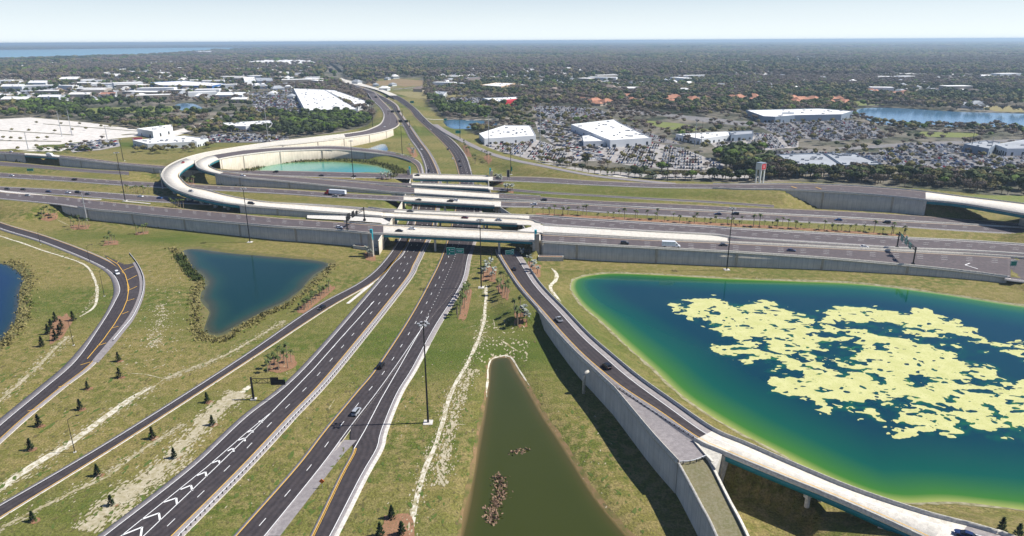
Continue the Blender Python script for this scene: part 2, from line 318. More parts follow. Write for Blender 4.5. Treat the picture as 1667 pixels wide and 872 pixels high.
road('F2', [(-80, 298, 306, 7.4), (0, 303, 311, 7.4), (100, 308, 317, 7.5), (200, 315, 325, 7.7), (300, 321.5, 331, 8), (400, 326.5, 335, 8.3), (520, 332, 338, 8.8), (600, 338, 343, 9), (642, 341.5, 346.5, 9), (844, 350, 356.5, 9),
            (880, 351.6, 363.5, 9), (960, 357, 370, 9), (1060, 363, 376, 8.8), (1160, 369, 381, 8.2), (1200, 372, 386, 8), (1340, 379.5, 395, 6.5), (1467, 387, 403, 5), (1567, 391.5, 407, 4), (1667, 398, 413, 3.3), (1760, 404, 420, 3)], horiz=True,
     bridge=[(8, 9)], ext=(250, 250), sa=1.8, sb=1.8, asph='worn', lanes=2, barA=[(7, 19)], barB=[(8, 10)])
road('L1', [(598, 151, 611, 151, 3), (605.6, 162, 621, 162, 3.5), (617.6, 174, 633, 174, 4), (623.6, 183.6, 642, 184.5, 5), (624, 192, 648, 193, 6), (619, 201.5, 650, 202, 7.5), (606, 208.5, 640, 209.5, 8.5), (590, 213.5, 614, 216.5, 9.5), (560, 218, 563, 224.5, 11),
            (520, 222.5, 517, 230, 12.5), (467, 228.5, 470, 235, 13.5), (444, 231.4, 445, 237, 14), (400, 237.5, 402, 242.8, 14.5), (350, 245.8, 354, 251, 15), (320.8, 251.8, 330, 257, 15.5), (292, 260.8, 314, 266.5, 16), (271.6, 271.6, 299, 276, 16),
            (263.2, 282.4, 292, 284.8, 16), (264.4, 292, 296.8, 293.2, 16), (278.8, 305.6, 310, 304, 15.8), (310, 318.3, 334, 309, 15.5), (350, 327.8, 366, 317.5, 14.5), (390, 333.5, 400, 324.3, 13), (430, 337.3, 440, 329.8, 12), (500, 343, 500, 334, 10.8),
            (560, 347.5, 560, 338.8, 9.8), (620, 352.3, 620, 344.4, 9.2), (642, 354, 642, 346.5, 9), (842, 365, 842, 356.8, 9), (880, 366, 880, 362, 9)],
     bridge=[(14.6, 22.0), (27, 28)], wallB=[(6, 14.6), (22.0, 27)], wallA=[(22.0, 27)], sa=1.5, sb=1.5, asph='worn', barA=[(3, 28)], barB=[(4, 28)], deckmat=[(8, 29)], noembank=[(14, 27)])
road('X', [(865, 366, 378, 9), (960, 371.3, 383, 9), (1060, 377.5, 388.5, 8.8), (1160, 383, 393.3, 8.2), (1200, 388, 395, 8), (1340, 397, 401.5, 6.5), (1467, 404.5, 408, 5), (1567, 408, 413, 4), (1667, 414, 419.5, 3.3), (1760, 421, 426, 3)], horiz=True,
     ext=(0, 250), sa=0.1, sb=0.1, asph='worn', deckmat=[(0, 3.6)], barA=[(0.2, 9)], barB=[(0.2, 9)])
road('F1', [(-80, 306, 316, 7.3), (0, 312.6, 323.5, 7.4), (100, 319.5, 333.3, 7.5), (150, 325.2, 341, 7.5), (200, 330.6, 345.5, 7.6), (250, 335.7, 351, 7.8), (350, 344.3, 360.5, 8), (450, 354, 369, 8.5), (500, 357.5, 371.7, 8.8), (560, 361.6, 375.8, 9),
            (624, 366.5, 381, 9), (867, 379, 392.7, 9), (880, 381, 393.7, 9), (960, 385, 398.3, 9), (1060, 390, 403.4, 8.7), (1160, 394, 408.7, 8.2), (1200, 396, 410.7, 8), (1340, 402.7, 420.1, 6.5), (1467, 409, 431.1, 5), (1567, 414, 441.4, 4), (1640, 418.5, 451.1, 3.2), (1740, 424, 465.3, 2.6)], horiz=True,
     bridge=[(10, 11)], taper=[('B', 2.0), ('B', 20.0)], tsl=.32, wallB=[(2.0, 10), (11, 20.0)], ext=(250, 250), sa=1.6, sb=2.6, asph='worn', lanes=3, barA=[(9, 19)], barB=[(2.4, 20.0)])
# --- the roads below
def vr(rows, z=0.0): return [(a, v, b, v, (r[0] if r else z)) for v, a, b, *r in rows]
road('R1', [(108, 910, 262, 910, 0), (158, 872, 299, 872, 0), (303, 760, 409, 760, 0), (390, 680, 482, 680, 0), (487, 600, 555, 600, 0), (610, 461, 666, 459, 0), (634, 430, 682, 430, 0), (654, 409, 692, 409, 0), (672, 360, 713, 360, 0), (682, 300, 719, 300, 0),
            (691.8, 279, 717, 279, 0), (682.8, 250, 702.5, 250, 0), (667, 226, 684.5, 226, 0), (654, 202, 667.5, 202, 1), (642, 184, 653.6, 184, 2), (627, 168, 644, 168, 3), (597, 150.5, 612, 150.5, 3), (571, 140, 583, 140, 2), (557, 134, 568, 134, 1), (531, 126.7, 538, 126.7, 0),
            (536, 117.5, 543, 117.5, 0), (531, 108.3, 538, 108.3, 0), (520, 101, 525, 101, 0)], deckmat=[(17.6, 30)], ext=(70, 0), sa=1.8, sb=3.1, asph='dark', lanes=2, v=True)
road('R2', [(347, 910, 404, 910, 0), (379, 872, 436, 872, 0), (479, 760, 526, 760, 0), (533 - 7, 700, 570, 700, 0), (576, 640, 616, 640, 0), (611, 598, 646, 598, 0), (663, 520, 700, 520, 0), (697, 460, 746, 460, 0), (719.5, 413, 757, 413, 0), (736, 360, 773, 360, 0), (747, 300, 772, 300, 0),
            (745, 279, 768, 279, 0), (734.4, 250, 757, 250, 0), (714, 226, 735.6, 226, 0), (687.6, 202, 704, 202, 1), (675, 190, 690.8, 190, 2), (664, 176, 677, 176, 3), (641.6, 160, 656, 160, 3), (622, 149.5, 634, 149.5, 3), (601, 142.5, 612, 142.5, 2), (572, 136, 590, 136, 1), (551, 126.7, 557, 126.7, 0),
            (551, 117.5, 558, 117.5, 0), (542, 108.3, 549, 108.3, 0), (530, 101, 536, 101, 0)], deckmat=[(17.4, 30)], noshB=[(2.6, 11)], ext=(70, 0), sa=0.8, sb=0.8, asph='dark', lanes=2, v=True)
road('R3', [(482, 910, 527, 910, -0.02), (504, 872, 551, 872, -0.02), (552, 774, 600, 774, -0.02), (575, 729, 625, 729, -0.02), (570, 702, 632, 700, -0.02), (606, 640, 656, 640, -0.02), (636, 598, 681, 598, -0.02), (686, 531, 716, 531, -0.02), (735, 460, 758, 460, -0.02), (748, 413, 769, 413, -0.02), (762, 360, 784, 360, -0.02), (768, 300, 784, 300, -0.02)], noshA=[(3, 12)], ext=(70, 0), sa=0.6, sb=2.0, asph='dark', v=True)
road('R0', [(-118, 890, -64, 890, 0), (-43, 844, 0, 844, 0), (174, 718, 203, 718, 0), (382, 587, 405, 587, 0), (507, 501.5, 535, 501.5, 0), (588, 457, 611, 457, 0), (626, 422, 646, 422, 0), (654, 380, 672, 380, 0), (670, 340, 683, 340, 0), (681, 300, 691, 300, 0.2)], ext=(90, 0), sa=1.0, sb=0.5, asph='dark', v=True)
road('R4', [(806, 405, 838, 405, 0.4), (812, 420, 852, 420, 0.8), (840, 464, 880, 462, 2.5), (876, 506, 921, 505, 4.6), (912, 548, 960, 546, 6.5), (948, 585, 1000, 581, 8.3), (1000, 629, 1041, 615, 9.5), (1060, 669, 1097, 655, 10.2), (1129, 716.6, 1162, 700, 10.4),
            (1176.5, 738.4, 1213, 722, 10.4), (1264, 775, 1300, 760, 10.3), (1362, 815, 1395, 799, 10.0), (1482, 869, 1510, 837, 9.8), (1575, 915, 1612, 864, 9.5), (1720, 985, 1760, 918, 9)],
     bridge=[(9, 12.55)], wallA=[(3.0, 6.2)], ext=(0, 120), sa=2.3, sb=3.2, asph='dark', noA=[(3, 9.5)], taper=[('A', 3.0)], barB=[(1.5, 14)], barA=[(3.0, 6.2), (8, 14)], deckmat=[(8, 12.6)], v=True)
road('R5', [(-130, 318, -122, 310, 2), (-60, 349, -52, 340, 1), (0, 373, 10, 364, 0.6), (64, 393, 74, 383, 0.3), (138, 423, 150, 411, 0), (174, 444.4, 196, 434, 0), (184.8, 468, 214, 462, 0), (180, 492, 208, 500, 0), (158, 530, 180, 545, 0), (111, 588, 158, 588, 0), (60, 632, 104, 632, 0), (0, 681, 45, 681, 0), (-75, 745, -25, 745, 0)], ext=(80, 90), sa=2.6, sb=1.6, asph='dark', v=True)
road('R6', [(704, 202, 712, 202, 1), (720, 214, 731, 214, 1), (744, 227, 754, 226, 1.5), (768, 239, 778, 238, 2.5), (800, 252.5, 808, 250.5, 4), (831, 261, 838, 258.5, 5), (876, 270, 880, 267.2, 6.5), (960, 286, 962, 283.3, 8), (1044, 295.5, 1046, 292.5, 9), (1100, 300, 1100, 297.5, 9.6)], sa=0.8, sb=0.8, asph='shoulder')
# ------------------------------------------------------------------ lakes: outline as seen, water level
LAKES = {
 'algae': (cloop([(943.5, 451.5), (931.5, 462), (934, 477), (948, 496), (975, 520), (1003, 546), (1037, 577), (1069, 606), (1115, 648), (1198, 700), (1278, 742), (1351, 779), (1424, 808), (1479, 818), (1552, 817), (1667, 829.5), (1850, 850), (2100, 860), (2250, 700), (2150, 560), (1900, 515), (1760, 505), (1667, 498), (1520, 476), (1400, 462), (1290, 457), (1180, 453), (1081, 447.5), (994, 444.5)], -0.6), -0.6),
 'canal': (cloop([(796, 594), (801, 584), (815, 581), (831, 583), (842, 603), (864.5, 640), (890, 683), (920, 727), (970, 808), (1024, 872), (1060, 915), (735, 915), (748.6, 872), (768.7, 774), (781, 705), (792, 640), (795, 605)], -1.0), -1.0),
 'left': (cloop([(299, 408), (303, 420), (312, 434), (333, 458), (327, 475), (326, 488), (339, 508), (334, 530), (336, 542), (362, 545), (395, 525), (427, 508), (470, 488), (517, 446), (536, 430), (500, 422), (437, 417), (369, 411), (320, 405)], -0.6), -0.6),
 'west': (cloop([(-10, 428), (20, 434), (40, 452), (32, 470), (30, 488), (27, 515), (14, 538), (-5, 560), (-60, 600), (-220, 640), (-260, 500), (-120, 430)], -0.6), -0.6),
 'loop': (cloop([(417, 276.5), (437, 268), (465, 265), (492, 263.5), (543, 263), (593, 267), (622, 272), (634, 281), (560, 290), (440, 286)], -0.4), -0.4),
 'small': (cloop([(588, 245), (602, 240.5), (622, 234), (629, 237), (630, 245), (610, 250)], -0.4), -0.4),
 'east': (cloop([(1395, 184), (1400, 177), (1430, 175.5), (1480, 177), (1560, 182), (1660, 185), (1760, 190), (1760, 213), (1667, 209), (1600, 206), (1500, 206), (1450, 204), (1415, 196)], 0, 3), -0.5),
 'pondb': (cloop([(722, 197), (735, 194), (760, 195), (790, 196), (810, 200), (800, 207), (770, 209), (734, 208)], 0, 3), -0.4),
 'pondc': (cloop([(286, 176), (290, 169), (315, 169), (332, 178), (318, 184)], 0, 3), -0.4)}
OPENING = [(-77, 374), (-78, 440), (-79, 490), (-84, 560), (-88, 600), (-97, 640), (-22, 640), (-20, 600), (-18, 530), (-13, 475), (4, 430), (12, 374)]
# ------------------------------------------------------------------ terrain
NX, X0, XS = 460, -460.0, 2.0
def axis(lo, hi, step, far0, far1, n0, n1):
    c = np.arange(lo, hi + 0.1, step)
    g0 = lo - np.cumsum(step * np.exp(np.linspace(0.1, math.log((lo - far0) * 0.09 / step), n0))); g0 = lo - (lo - g0) / (lo - g0[-1]) * (lo - far0)
    g1 = hi + np.cumsum(step * np.exp(np.linspace(0.1, math.log((far1 - hi) * 0.09 / step), n1))); g1 = hi + (g1 - hi) / (g1[-1] - hi) * (far1 - hi)
    return np.concatenate([g0[::-1], c, g1])
GX = axis(-470, 470, 2.0, -60000, 60000, 60, 60); GY = axis(110, 900, 2.0, -400, 62000, 14, 80)
TX, TY = np.meshgrid(GX, GY); TZ = np.zeros(TX.shape)
near = (TX > -900) & (TX < 900) & (TY > 111) & (TY < 1500)
TZ[TY < 111] = -.4
nx, ny = TX[near], TY[near]
Z = np.zeros(nx.shape)
def emb(r, mask, z, Zc, sign_max=True):
    idx = np.where(mask)[0]
    if len(idx) == 0: return Zc
    out = Zc.copy(); CH = 20000
    C = r.C[idx]; N = r.N[idx]; D = r.d[idx][:, :2]; hw = r.hw[idx]
    wl = np.zeros((len(idx), 2), bool)  # [side A, side B]
    for k, nm in enumerate(('wallA', 'wallB')):
        for a, b in r.o.get(nm, []) + r.o.get('no' + nm[-1], []): wl[:, k] |= (r.t[idx] >= a - .01) & (r.t[idx] <= b + .01)
    sA = r.sA[idx]
    bb = (nx > C[:, 0].min() - 60) & (nx < C[:, 0].max() + 60) & (ny > C[:, 1].min() - 60) & (ny < C[:, 1].max() + 60)
    ii = np.where(bb)[0]
    for s in range(0, len(ii), CH):
        q = ii[s:s + CH]; dx = nx[q][:, None] - C[:, 0]; dy = ny[q][:, None] - C[:, 1]
        d2 = dx * dx + dy * dy; j = d2.argmin(1); a = np.arange(len(q))
        dx = dx[a, j]; dy = dy[a, j]; lat = dx * N[j, 0] + dy * N[j, 1]; al = np.abs(dx * D[j, 0] + dy * D[j, 1])
        sideA = (np.sign(lat) == sA[j]); isw = np.where(sideA, wl[j, 0], wl[j, 1])
        if sign_max:
            out_lat = np.maximum(np.abs(lat) - hw[j] - 0.8, 0); d = np.hypot(out_lat, np.maximum(al - 2.5, 0))
            sl = r.o.get('slope', 0.12); z_ = C[j, 2] - 0.3 - np.where(d < 10, sl * d, 10 * sl + 0.34 * (d - 10))
            wz_ = np.full(len(q), -99.0)
            for side_, tt in r.o.get('taper', []):
                Lt = np.interp(tt, r.t, r.L); zt = np.interp(tt, r.t, r.C[:, 2]); cand = zt - .5 - r.o.get('tsl', .42) * np.abs(r.L[idx][j] - Lt) - np.where(d < 10, .12 * d, 1.2 + .34 * (d - 10)); wz_ = np.where(sideA == (side_ == 'A'), np.maximum(wz_, cand), wz_)
            z_ = np.where(isw & (np.abs(lat) > hw[j] - 2.1), wz_, z_); out[q] = np.maximum(out[q], z_)
        else:
            d = np.hypot(np.maximum(np.abs(lat) - hw[j] - 1.0, 0), np.maximum(al - 2.5, 0))
            z_ = C[j, 2] - 0.22 + 0.5 * d; z_ = np.where((al > 4) , 99, z_); out[q] = np.minimum(out[q], z_)
    return out
def nb(r):
    m = ~r.bridge
    for a, b in r.o.get('noembank', []): m &= ~((r.t > a) & (r.t < b))
    return m
for k in ('F', 'G', 'E', 'C', 'F2', 'X', 'F1', 'L1', 'R6'):
    r = ROADS[k]; Z = emb(r, nb(r) & ((r.C[:, 2] > 0.3)), None, Z)
r = ROADS['L2']; Z = emb(r, nb(r) & (r.t > 18) , None, Z); Z = emb(r, r.t < 3, None, Z)
def cutfront(r, a, b, reach=70):
    "no fill in front of the walled side"
    m = (r.t >= a) & (r.t <= b); C = r.C[m]; N = r.N[m]; D = r.d[m][:, :2]; hw = r.hw[m]; sB = -r.sA[m]
    for s in range(0, len(nx), 20000):
        q = np.arange(s, min(s + 20000, len(nx))); q = q[(ny[q] < 470)]
        if not len(q): continue
        dx = nx[q][:, None] - C[:, 0]; dy = ny[q][:, None] - C[:, 1]; j = (dx * dx + dy * dy).argmin(1); a_ = np.arange(len(q)); dx = dx[a_, j]; dy = dy[a_, j]
        lat = (dx * N[j, 0] + dy * N[j, 1]) * sB[j]; al = np.abs(dx * D[j, 0] + dy * D[j, 1]); f = (al > 2.5) * 1.0
        ap = np.full(len(q), 0.0)
        for tt in (2.0, 20.0):
            Lt = np.interp(tt, r.t, r.L); zt = np.interp(tt, r.t, r.C[:, 2]); ap = np.maximum(ap, zt - .5 - .32 * np.abs(r.L[m][j] - Lt) - np.where(lat - hw[j] < 10, .12 * np.maximum(lat - hw[j], 0), 1.2 + .34 * (lat - hw[j] - 10)))
        Z[q] = np.where((lat > hw[j] - 2.1) & (lat < reach), np.maximum(Z[q] * f, np.minimum(ap, Z[q] + 99)), Z[q])
cutfront(ROADS['F1'], 2.35, 19.5)
for k in ('R4', 'R5', 'R1', 'R2'):
    r = ROADS[k]; Z = emb(r, nb(r) & ((r.C[:, 2] > 0.3)), None, Z)
# soil held behind the walls of the loop ramps (flat top just under the road)
def fill(r, a, b):
    global Z
    m = (r.t >= a) & (r.t <= b); C = r.C[m]; hw = r.hw[m]
    bb = np.where((nx > C[:, 0].min() - 10) & (nx < C[:, 0].max() + 10) & (ny > C[:, 1].min() - 10) & (ny < C[:, 1].max() + 10))[0]
    for s in range(0, len(bb), 20000):
        q = bb[s:s + 20000]; dx = nx[q][:, None] - C[:, 0]; dy = ny[q][:, None] - C[:, 1]; j = (dx * dx + dy * dy).argmin(1); a_ = np.arange(len(q))
        lat = np.abs(dx[a_, j] * r.N[m][j, 0] + dy[a_, j] * r.N[m][j, 1]); al = np.abs(dx[a_, j] * r.d[m][j, 0] + dy[a_, j] * r.d[m][j, 1])
        Z[q] = np.where((lat < hw[j] - 2.1) & (al < 3), np.maximum(Z[q], C[j, 2] - 1.0), Z[q])
# the gore apron beside the right-hand ramp and its grassed wedge
GORE = [P(1000, 629, 9.5), P(1060, 705, 9.9), P(1104, 753, 9.9), P(1151, 742, 10.0), P(1129, 716.6, 10.3), P(1060, 669, 10.2)]
WEDGE = [P(1104, 753, 9.6), P(1120, 782, 9.3), P(1140, 820, 9), P(1166, 872, 8.6), P(1240, 1060, 7.2), P(1300, 1060, 7.2), P(1217, 872, 8.6), P(1186, 812, 9), P(1165, 770, 9.4), P(1151, 742, 9.7)]
# undulating natural ground
Z = Z + (fbm(nx, ny, 60, 3, 3) - 0.5) * 0.5 * (Z < 6) + (fbm(nx, ny, 9, 2, 5) - 0.5) * 0.16
inop = inpoly(nx, ny, OPENING); Z = np.where(inop, -0.2, Z)
for k in ('R0', 'R1', 'R2', 'R3', 'R5', 'R4', 'F1', 'C', 'F2', 'F', 'E', 'G', 'X', 'R6'):
    r = ROADS[k]; m = ~r.bridge
    if k == 'R4': m &= r.t < 3
    if k in ('F1', 'C', 'F2', 'F', 'E', 'G', 'X'): m &= (r.t > 0)
    if k == 'F': m &= (r.t > 7) & (r.t < 19)
    Z = emb(r, m, None, Z, False)
r = ROADS['L2']; Z = emb(r, (r.t < 3) | (r.t > 19.2), None, Z, False)
fill(ROADS['L2'], 3, 9.0); fill(ROADS['L2'], 13.2, 17.9); fill(ROADS['L1'], 6, 14.4); fill(ROADS['L1'], 22.2, 26.8)
for nm, (poly, wz) in LAKES.items():
    if nm in ('east', 'pondc'): continue
    s_ = sdist(nx, ny, poly) + (fbm(nx, ny, 14, 3, 9) - 0.5) * (2.0 if nm != 'small' else 1)
    slope = 0.22 if nm in ('algae', 'canal') else 0.2
    hh = np.where(s_ > 0, wz + slope * s_ + 0.0, wz + 0.35 * s_); hh = np.maximum(hh, wz - 3)
    Z = np.where(s_ < 26, np.minimum(Z, np.where(s_ > 6, wz + slope * 6 + 0.5 * (s_ - 6), hh)), Z)
# canal side: the ground drops a little towards the near retaining wall
TZ[near] = Z
for nm in ('east', 'pondc'):
    poly, wz = LAKES[nm]; s_ = sdist(TX, TY, poly); TZ = np.where((s_ < 0), wz - 1, TZ)
def hz(x, y):
    x = np.asarray(x, float); y = np.asarray(y, float)
    i = np.clip(np.searchsorted(GX, x) - 1, 0, len(GX) - 2); j = np.clip(np.searchsorted(GY, y) - 1, 0, len(GY) - 2)
    fx = np.clip((x - GX[i]) / (GX[i + 1] - GX[i]), 0, 1); fy = np.clip((y - GY[j]) / (GY[j + 1] - GY[j]), 0, 1)
    return (TZ[j, i] * (1 - fx) + TZ[j, i + 1] * fx) * (1 - fy) + (TZ[j + 1, i] * (1 - fx) + TZ[j + 1, i + 1] * fx) * fy
def PT(u, v, n=14):
    "the point of the ground seen at (u, v)"
    z = 0.0
    for _ in range(n):
        p = P(u, v, z); z = 0.5 * z + 0.5 * float(hz(p[0], p[1]))
    return P(u, v, z)
nyy, nxx = TX.shape
I = np.arange(nyy * nxx).reshape(nyy, nxx)
F_ = np.stack([I[:-1, :-1].ravel(), I[:-1, 1:].ravel(), I[1:, 1:].ravel(), I[1:, :-1].ravel()], 1)
ground = npmesh('ground', np.stack([TX.ravel(), TY.ravel(), TZ.ravel()], 1), F_, [GRASS], smooth=True); tag(ground, kind='structure')
# ------------------------------------------------------------------ ribbons
def zrow(p, z): q = p.copy(); q[:, 2] += z; return q
def strip(rows, name, mats, mi, mask=None, parent=None, smooth=False, lat=None):
    "rows: arrays (n,3) side by side; mi: material per strip, or array (n-1, k)"
    n = len(rows[0]); k = len(rows); V = np.stack(rows, 1).reshape(-1, 3); F = []; MI = []
    for i in range(n - 1):
        if mask is not None and not (mask[i] and mask[i + 1]): continue
        for j in range(k - 1):
            a = i * k + j; F.append((a, a + 1, a + k + 1, a + k)); MI.append(mi[i][j] if hasattr(mi[0], '__len__') else mi[j])
    if not F: return None
    F = np.array(F); used, inv = np.unique(F, return_inverse=True); F = inv.reshape(F.shape)
    o = npmesh(name, V[used], F, mats, parent, mi=MI, smooth=smooth)
    if lat is not None: at = o.data.attributes.new('lat', 'FLOAT', 'POINT'); at.data.foreach_set('value', np.stack(lat, 1).reshape(-1)[used].astype(np.float32))
    return o
ASM = {'dark': ASPH, 'worn': ASPH2, 'shoulder': SHLD}
def segs(r, spec):
    return [r.rng(s_) for s_ in spec]
def build_road(r):
    o = r.o; sa, sb = o.get('sa', 1), o.get('sb', 1)
    rows = [zrow(r.A, -0.5), r.A, r.across(a=sa), r.across(b=sb), r.B, zrow(r.B, -0.5)]
    dm = np.zeros(r.n, bool)
    for s_ in o.get('deckmat', []): dm |= r.rng(s_)
    dm |= r.bridge
    na_ = np.zeros(r.n, bool); nb_ = np.zeros(r.n, bool)
    for s_ in o.get('noshA', []): na_ |= r.rng(s_)
    for s_ in o.get('noshB', []): nb_ |= r.rng(s_)
    mi = [[3, (1 if na_[i] else 2) if not dm[i] else 3, 1 if not dm[i] else 3, (1 if nb_[i] else 2) if not dm[i] else 3, 3] for i in range(r.n - 1)]
    ob = strip(rows, 'road', [CONC, ASM[o.get('asph', 'dark')], SHLD, DECK], mi, ~r.bridge | np.roll(~r.bridge, 1) | np.roll(~r.bridge, -1), lat=[np.full(r.n, 0.), np.full(r.n, -sa + .4575), np.full(r.n, .4575), np.linalg.norm(r.A - r.B, axis=1) - sa - sb + .4575, np.linalg.norm(r.A - r.B, axis=1) - sa + .4575, np.full(r.n, 0.)]); tag(ob, kind='structure'); r.ob = ob
    return ob
for r in ROADS.values(): build_road(r)
# ================================================================== markings
def seg_line(r, ref, off, w, t0, t1, dash=None, z=0.025):
    n = r.n; m = r.rng((t0, t1)); idx = np.where(m)[0]
    if len(idx) < 2: return []
    kw = {'a': dict(a=off), 'b': dict(b=off), 'f': dict(f=off)}[ref]
    c = r.across(**kw)[idx]; L = r.L[idx]; N = r.N[idx]; out = []
    def at(s):
        k = np.clip(np.searchsorted(L, s) - 1, 0, len(L) - 2); f = (s - L[k]) / max(L[k + 1] - L[k], 1e-6)
        return c[k] * (1 - f) + c[k + 1] * f, N[k]
    if dash:
        s = L[0]
        while s < L[-1] - dash[0]:
            out.append([at(s), at(s + dash[0] / 2), at(s + dash[0])]); s += dash[0] + dash[1]
    else: out.append([(c[i], N[i]) for i in range(len(idx))])
    return [(o_, w, z) for o_ in out]
def build_lines(lst, name, m, parent=None):
    V = []; F = []
    for pts, w, z in lst:
        b = len(V)
        for p, n in pts:
            V.append((p[0] + n[0] * w / 2, p[1] + n[1] * w / 2, p[2] + z)); V.append((p[0] - n[0] * w / 2, p[1] - n[1] * w / 2, p[2] + z))
        for i in range(len(pts) - 1): F.append((b + 2 * i, b + 2 * i + 1, b + 2 * i + 3, b + 2 * i + 2))
    if F:
        o = npmesh(name, V, F, [m], parent); tag(o, kind='structure'); return o
D_ = (3.05, 9.1)
MK = {  # road: (colour, ref, offset, width, t0, t1, dash)
 'F1': [('w', 'b', 2.7, .22, 0, 30, 0), ('y', 'a', 1.7, .22, 0, 30, 0)] + [('w', 'a', 1.7 + 3.6 * k, .2, 0, 30, D_) for k in (1, 2, 3)],
 'F2': [('w', 'b', 1.9, .22, 0, 30, 0), ('w', 'a', 1.9, .22, 0, 30, 0), ('w', 'a', 5.5, .2, 0, 30, D_), ('w', 'a', 9.1, .2, 9, 30, D_), ('w', 'a', 12.7, .2, 9.6, 30, D_)],
 'C': [('w', 'b', 2.3, .22, 0, 30, 0), ('y', 'a', 2.3, .22, 0, 30, 0), ('w', 'a', 5.9, .2, 0, 30, D_), ('w', 'a', 9.5, .2, 0, 30, D_)],
 'L2': [('w', 'a', 1.7, .2, 0, 40, 0), ('y', 'b', 1.3, .2, 0, 40, 0), ('w', 'f', .5, .2, 18, 40, D_)],
 'L1': [('w', 'a', 1.6, .2, 0, 40, 0), ('y', 'b', 1.6, .2, 0, 40, 0), ('w', 'f', .5, .2, 0, 40, D_)],
 'F': [('w', 'b', 2.1, .2, 0, 40, 0), ('y', 'a', 2.1, .2, 0, 40, 0), ('w', 'f', .5, .2, 0, 40, D_)],
 'X': [('w', 'b', 1, .2, 3.6, 9, 0)],
 'R1': [('w', 'a', 1.9, .2, 0, 12, 0), ('y', 'b', 3.1, .24, 0, 16, 0), ('w', 'b', 6.7, .2, 0, 16, D_), ('w', 'b', 10.3, .2, 4.2, 16, D_)],
 'R2': [('y', 'a', .9, .24, 0, 16, 0), ('w', 'b', .85, .2, 0, 5.9, 0), ('w', 'a', 4.5, .2, 0, 16, D_), ('w', 'a', 8.1, .2, 5.8, 16, (1, 3)), ('w', 'b', .9, .2, 9, 16, 0), ('w', 'b', 4.4, .2, 9, 16, D_)],
 'R3': [('y', 'a', .7, .2, 0, 3, 0), ('y', 'a', 1.1, .14, 0, 3, 0), ('w', 'b', 2.2, .22, 0, 9, 0)],
 'R0': [('w', 'a', 1.05, .18, 0, 9, 0), ('y', 'b', .6, .2, 0, 9, 0)],
 'R4': [('y', 'a', 2.4, .22, 0, 14, 0), ('w', 'b', 3.3, .2, 0, 14, 0)],
 'R5': [('y', 'b', 1.8, .22, 0, 14, 0), ('w', 'a', 2.7, .2, 0, 14, 0)]}
for k, L_ in MK.items():
    r = ROADS[k]
    for cc, m in (('w', WHITE), ('y', YEL)):
        l = []
        for c, ref, off, w, t0, t1, d in L_:
            if c == cc: l += seg_line(r, ref, off, w, t0, t1, d if d else None)
        if l: build_lines(l, 'road_marking', m, r.ob)
def px_line(pts, w, z=0.03, zz=0.0, close=False):
    p = [P(u, v, zz) for u, v in pts]; out = []
    for i in range(len(p)):
        d = p[min(i + 1, len(p) - 1)] - p[max(i - 1, 0)]; d = d[:2] / np.linalg.norm(d[:2]); out.append((p[i], np.array([-d[1], d[0]])))
    return (out, w, z)
ch = [px_line([(119, 928), (197.5, 872), (336.7, 760), (400, 705), (443, 670)], .25), px_line([(182, 918), (234, 872), (352, 760), (405, 708), (443, 670)], .25), px_line([(443, 670), (511, 600), (555, 550), (609, 490)], .28)]
for a, b, c in [((160, 903), (199, 888), (195, 905)), ((199.5, 870.6), (231.4, 857.8), (229, 873.6)), ((231, 845), (258.6, 835), (260.6, 847)), ((266.5, 817.4), (287, 810.5), (288, 820)), ((294, 796.6), (311, 789.7), (313, 798.6)), ((320.7, 774), (334.6, 768), (336, 776)),
                ((344.4, 753.6), (356.2, 749.3), (358, 754)), ((370.6, 734), (379, 729.4), (380.7, 735)), ((388, 716.5), (398, 712.8), (399, 718)), ((402.7, 703.7), (410, 700), (412, 703.7)), ((421, 686), (426, 684), (426.6, 688))]:
    ch += [px_line([a, b], .5), px_line([b, c], .5)]
ch.append(px_line([(576.5, 730), (594, 700), (620, 650), (650, 598), (676, 552), (698, 514)], .24))
build_lines(ch, 'road_marking', WHITE, ROADS['R1'].ob)
cz = []
for a, b, c in [((1530, 424), (1527, 427.5), (1537, 430)), ((1553, 425), (1549, 429), (1562, 433)), ((1579, 428), (1571, 431), (1592, 437.5))]:
    cz += [px_line([a, b], .6, zz=4), px_line([b, c], .6, zz=4)]
build_lines(cz, 'road_marking', WHITE, ROADS['F1'].ob)
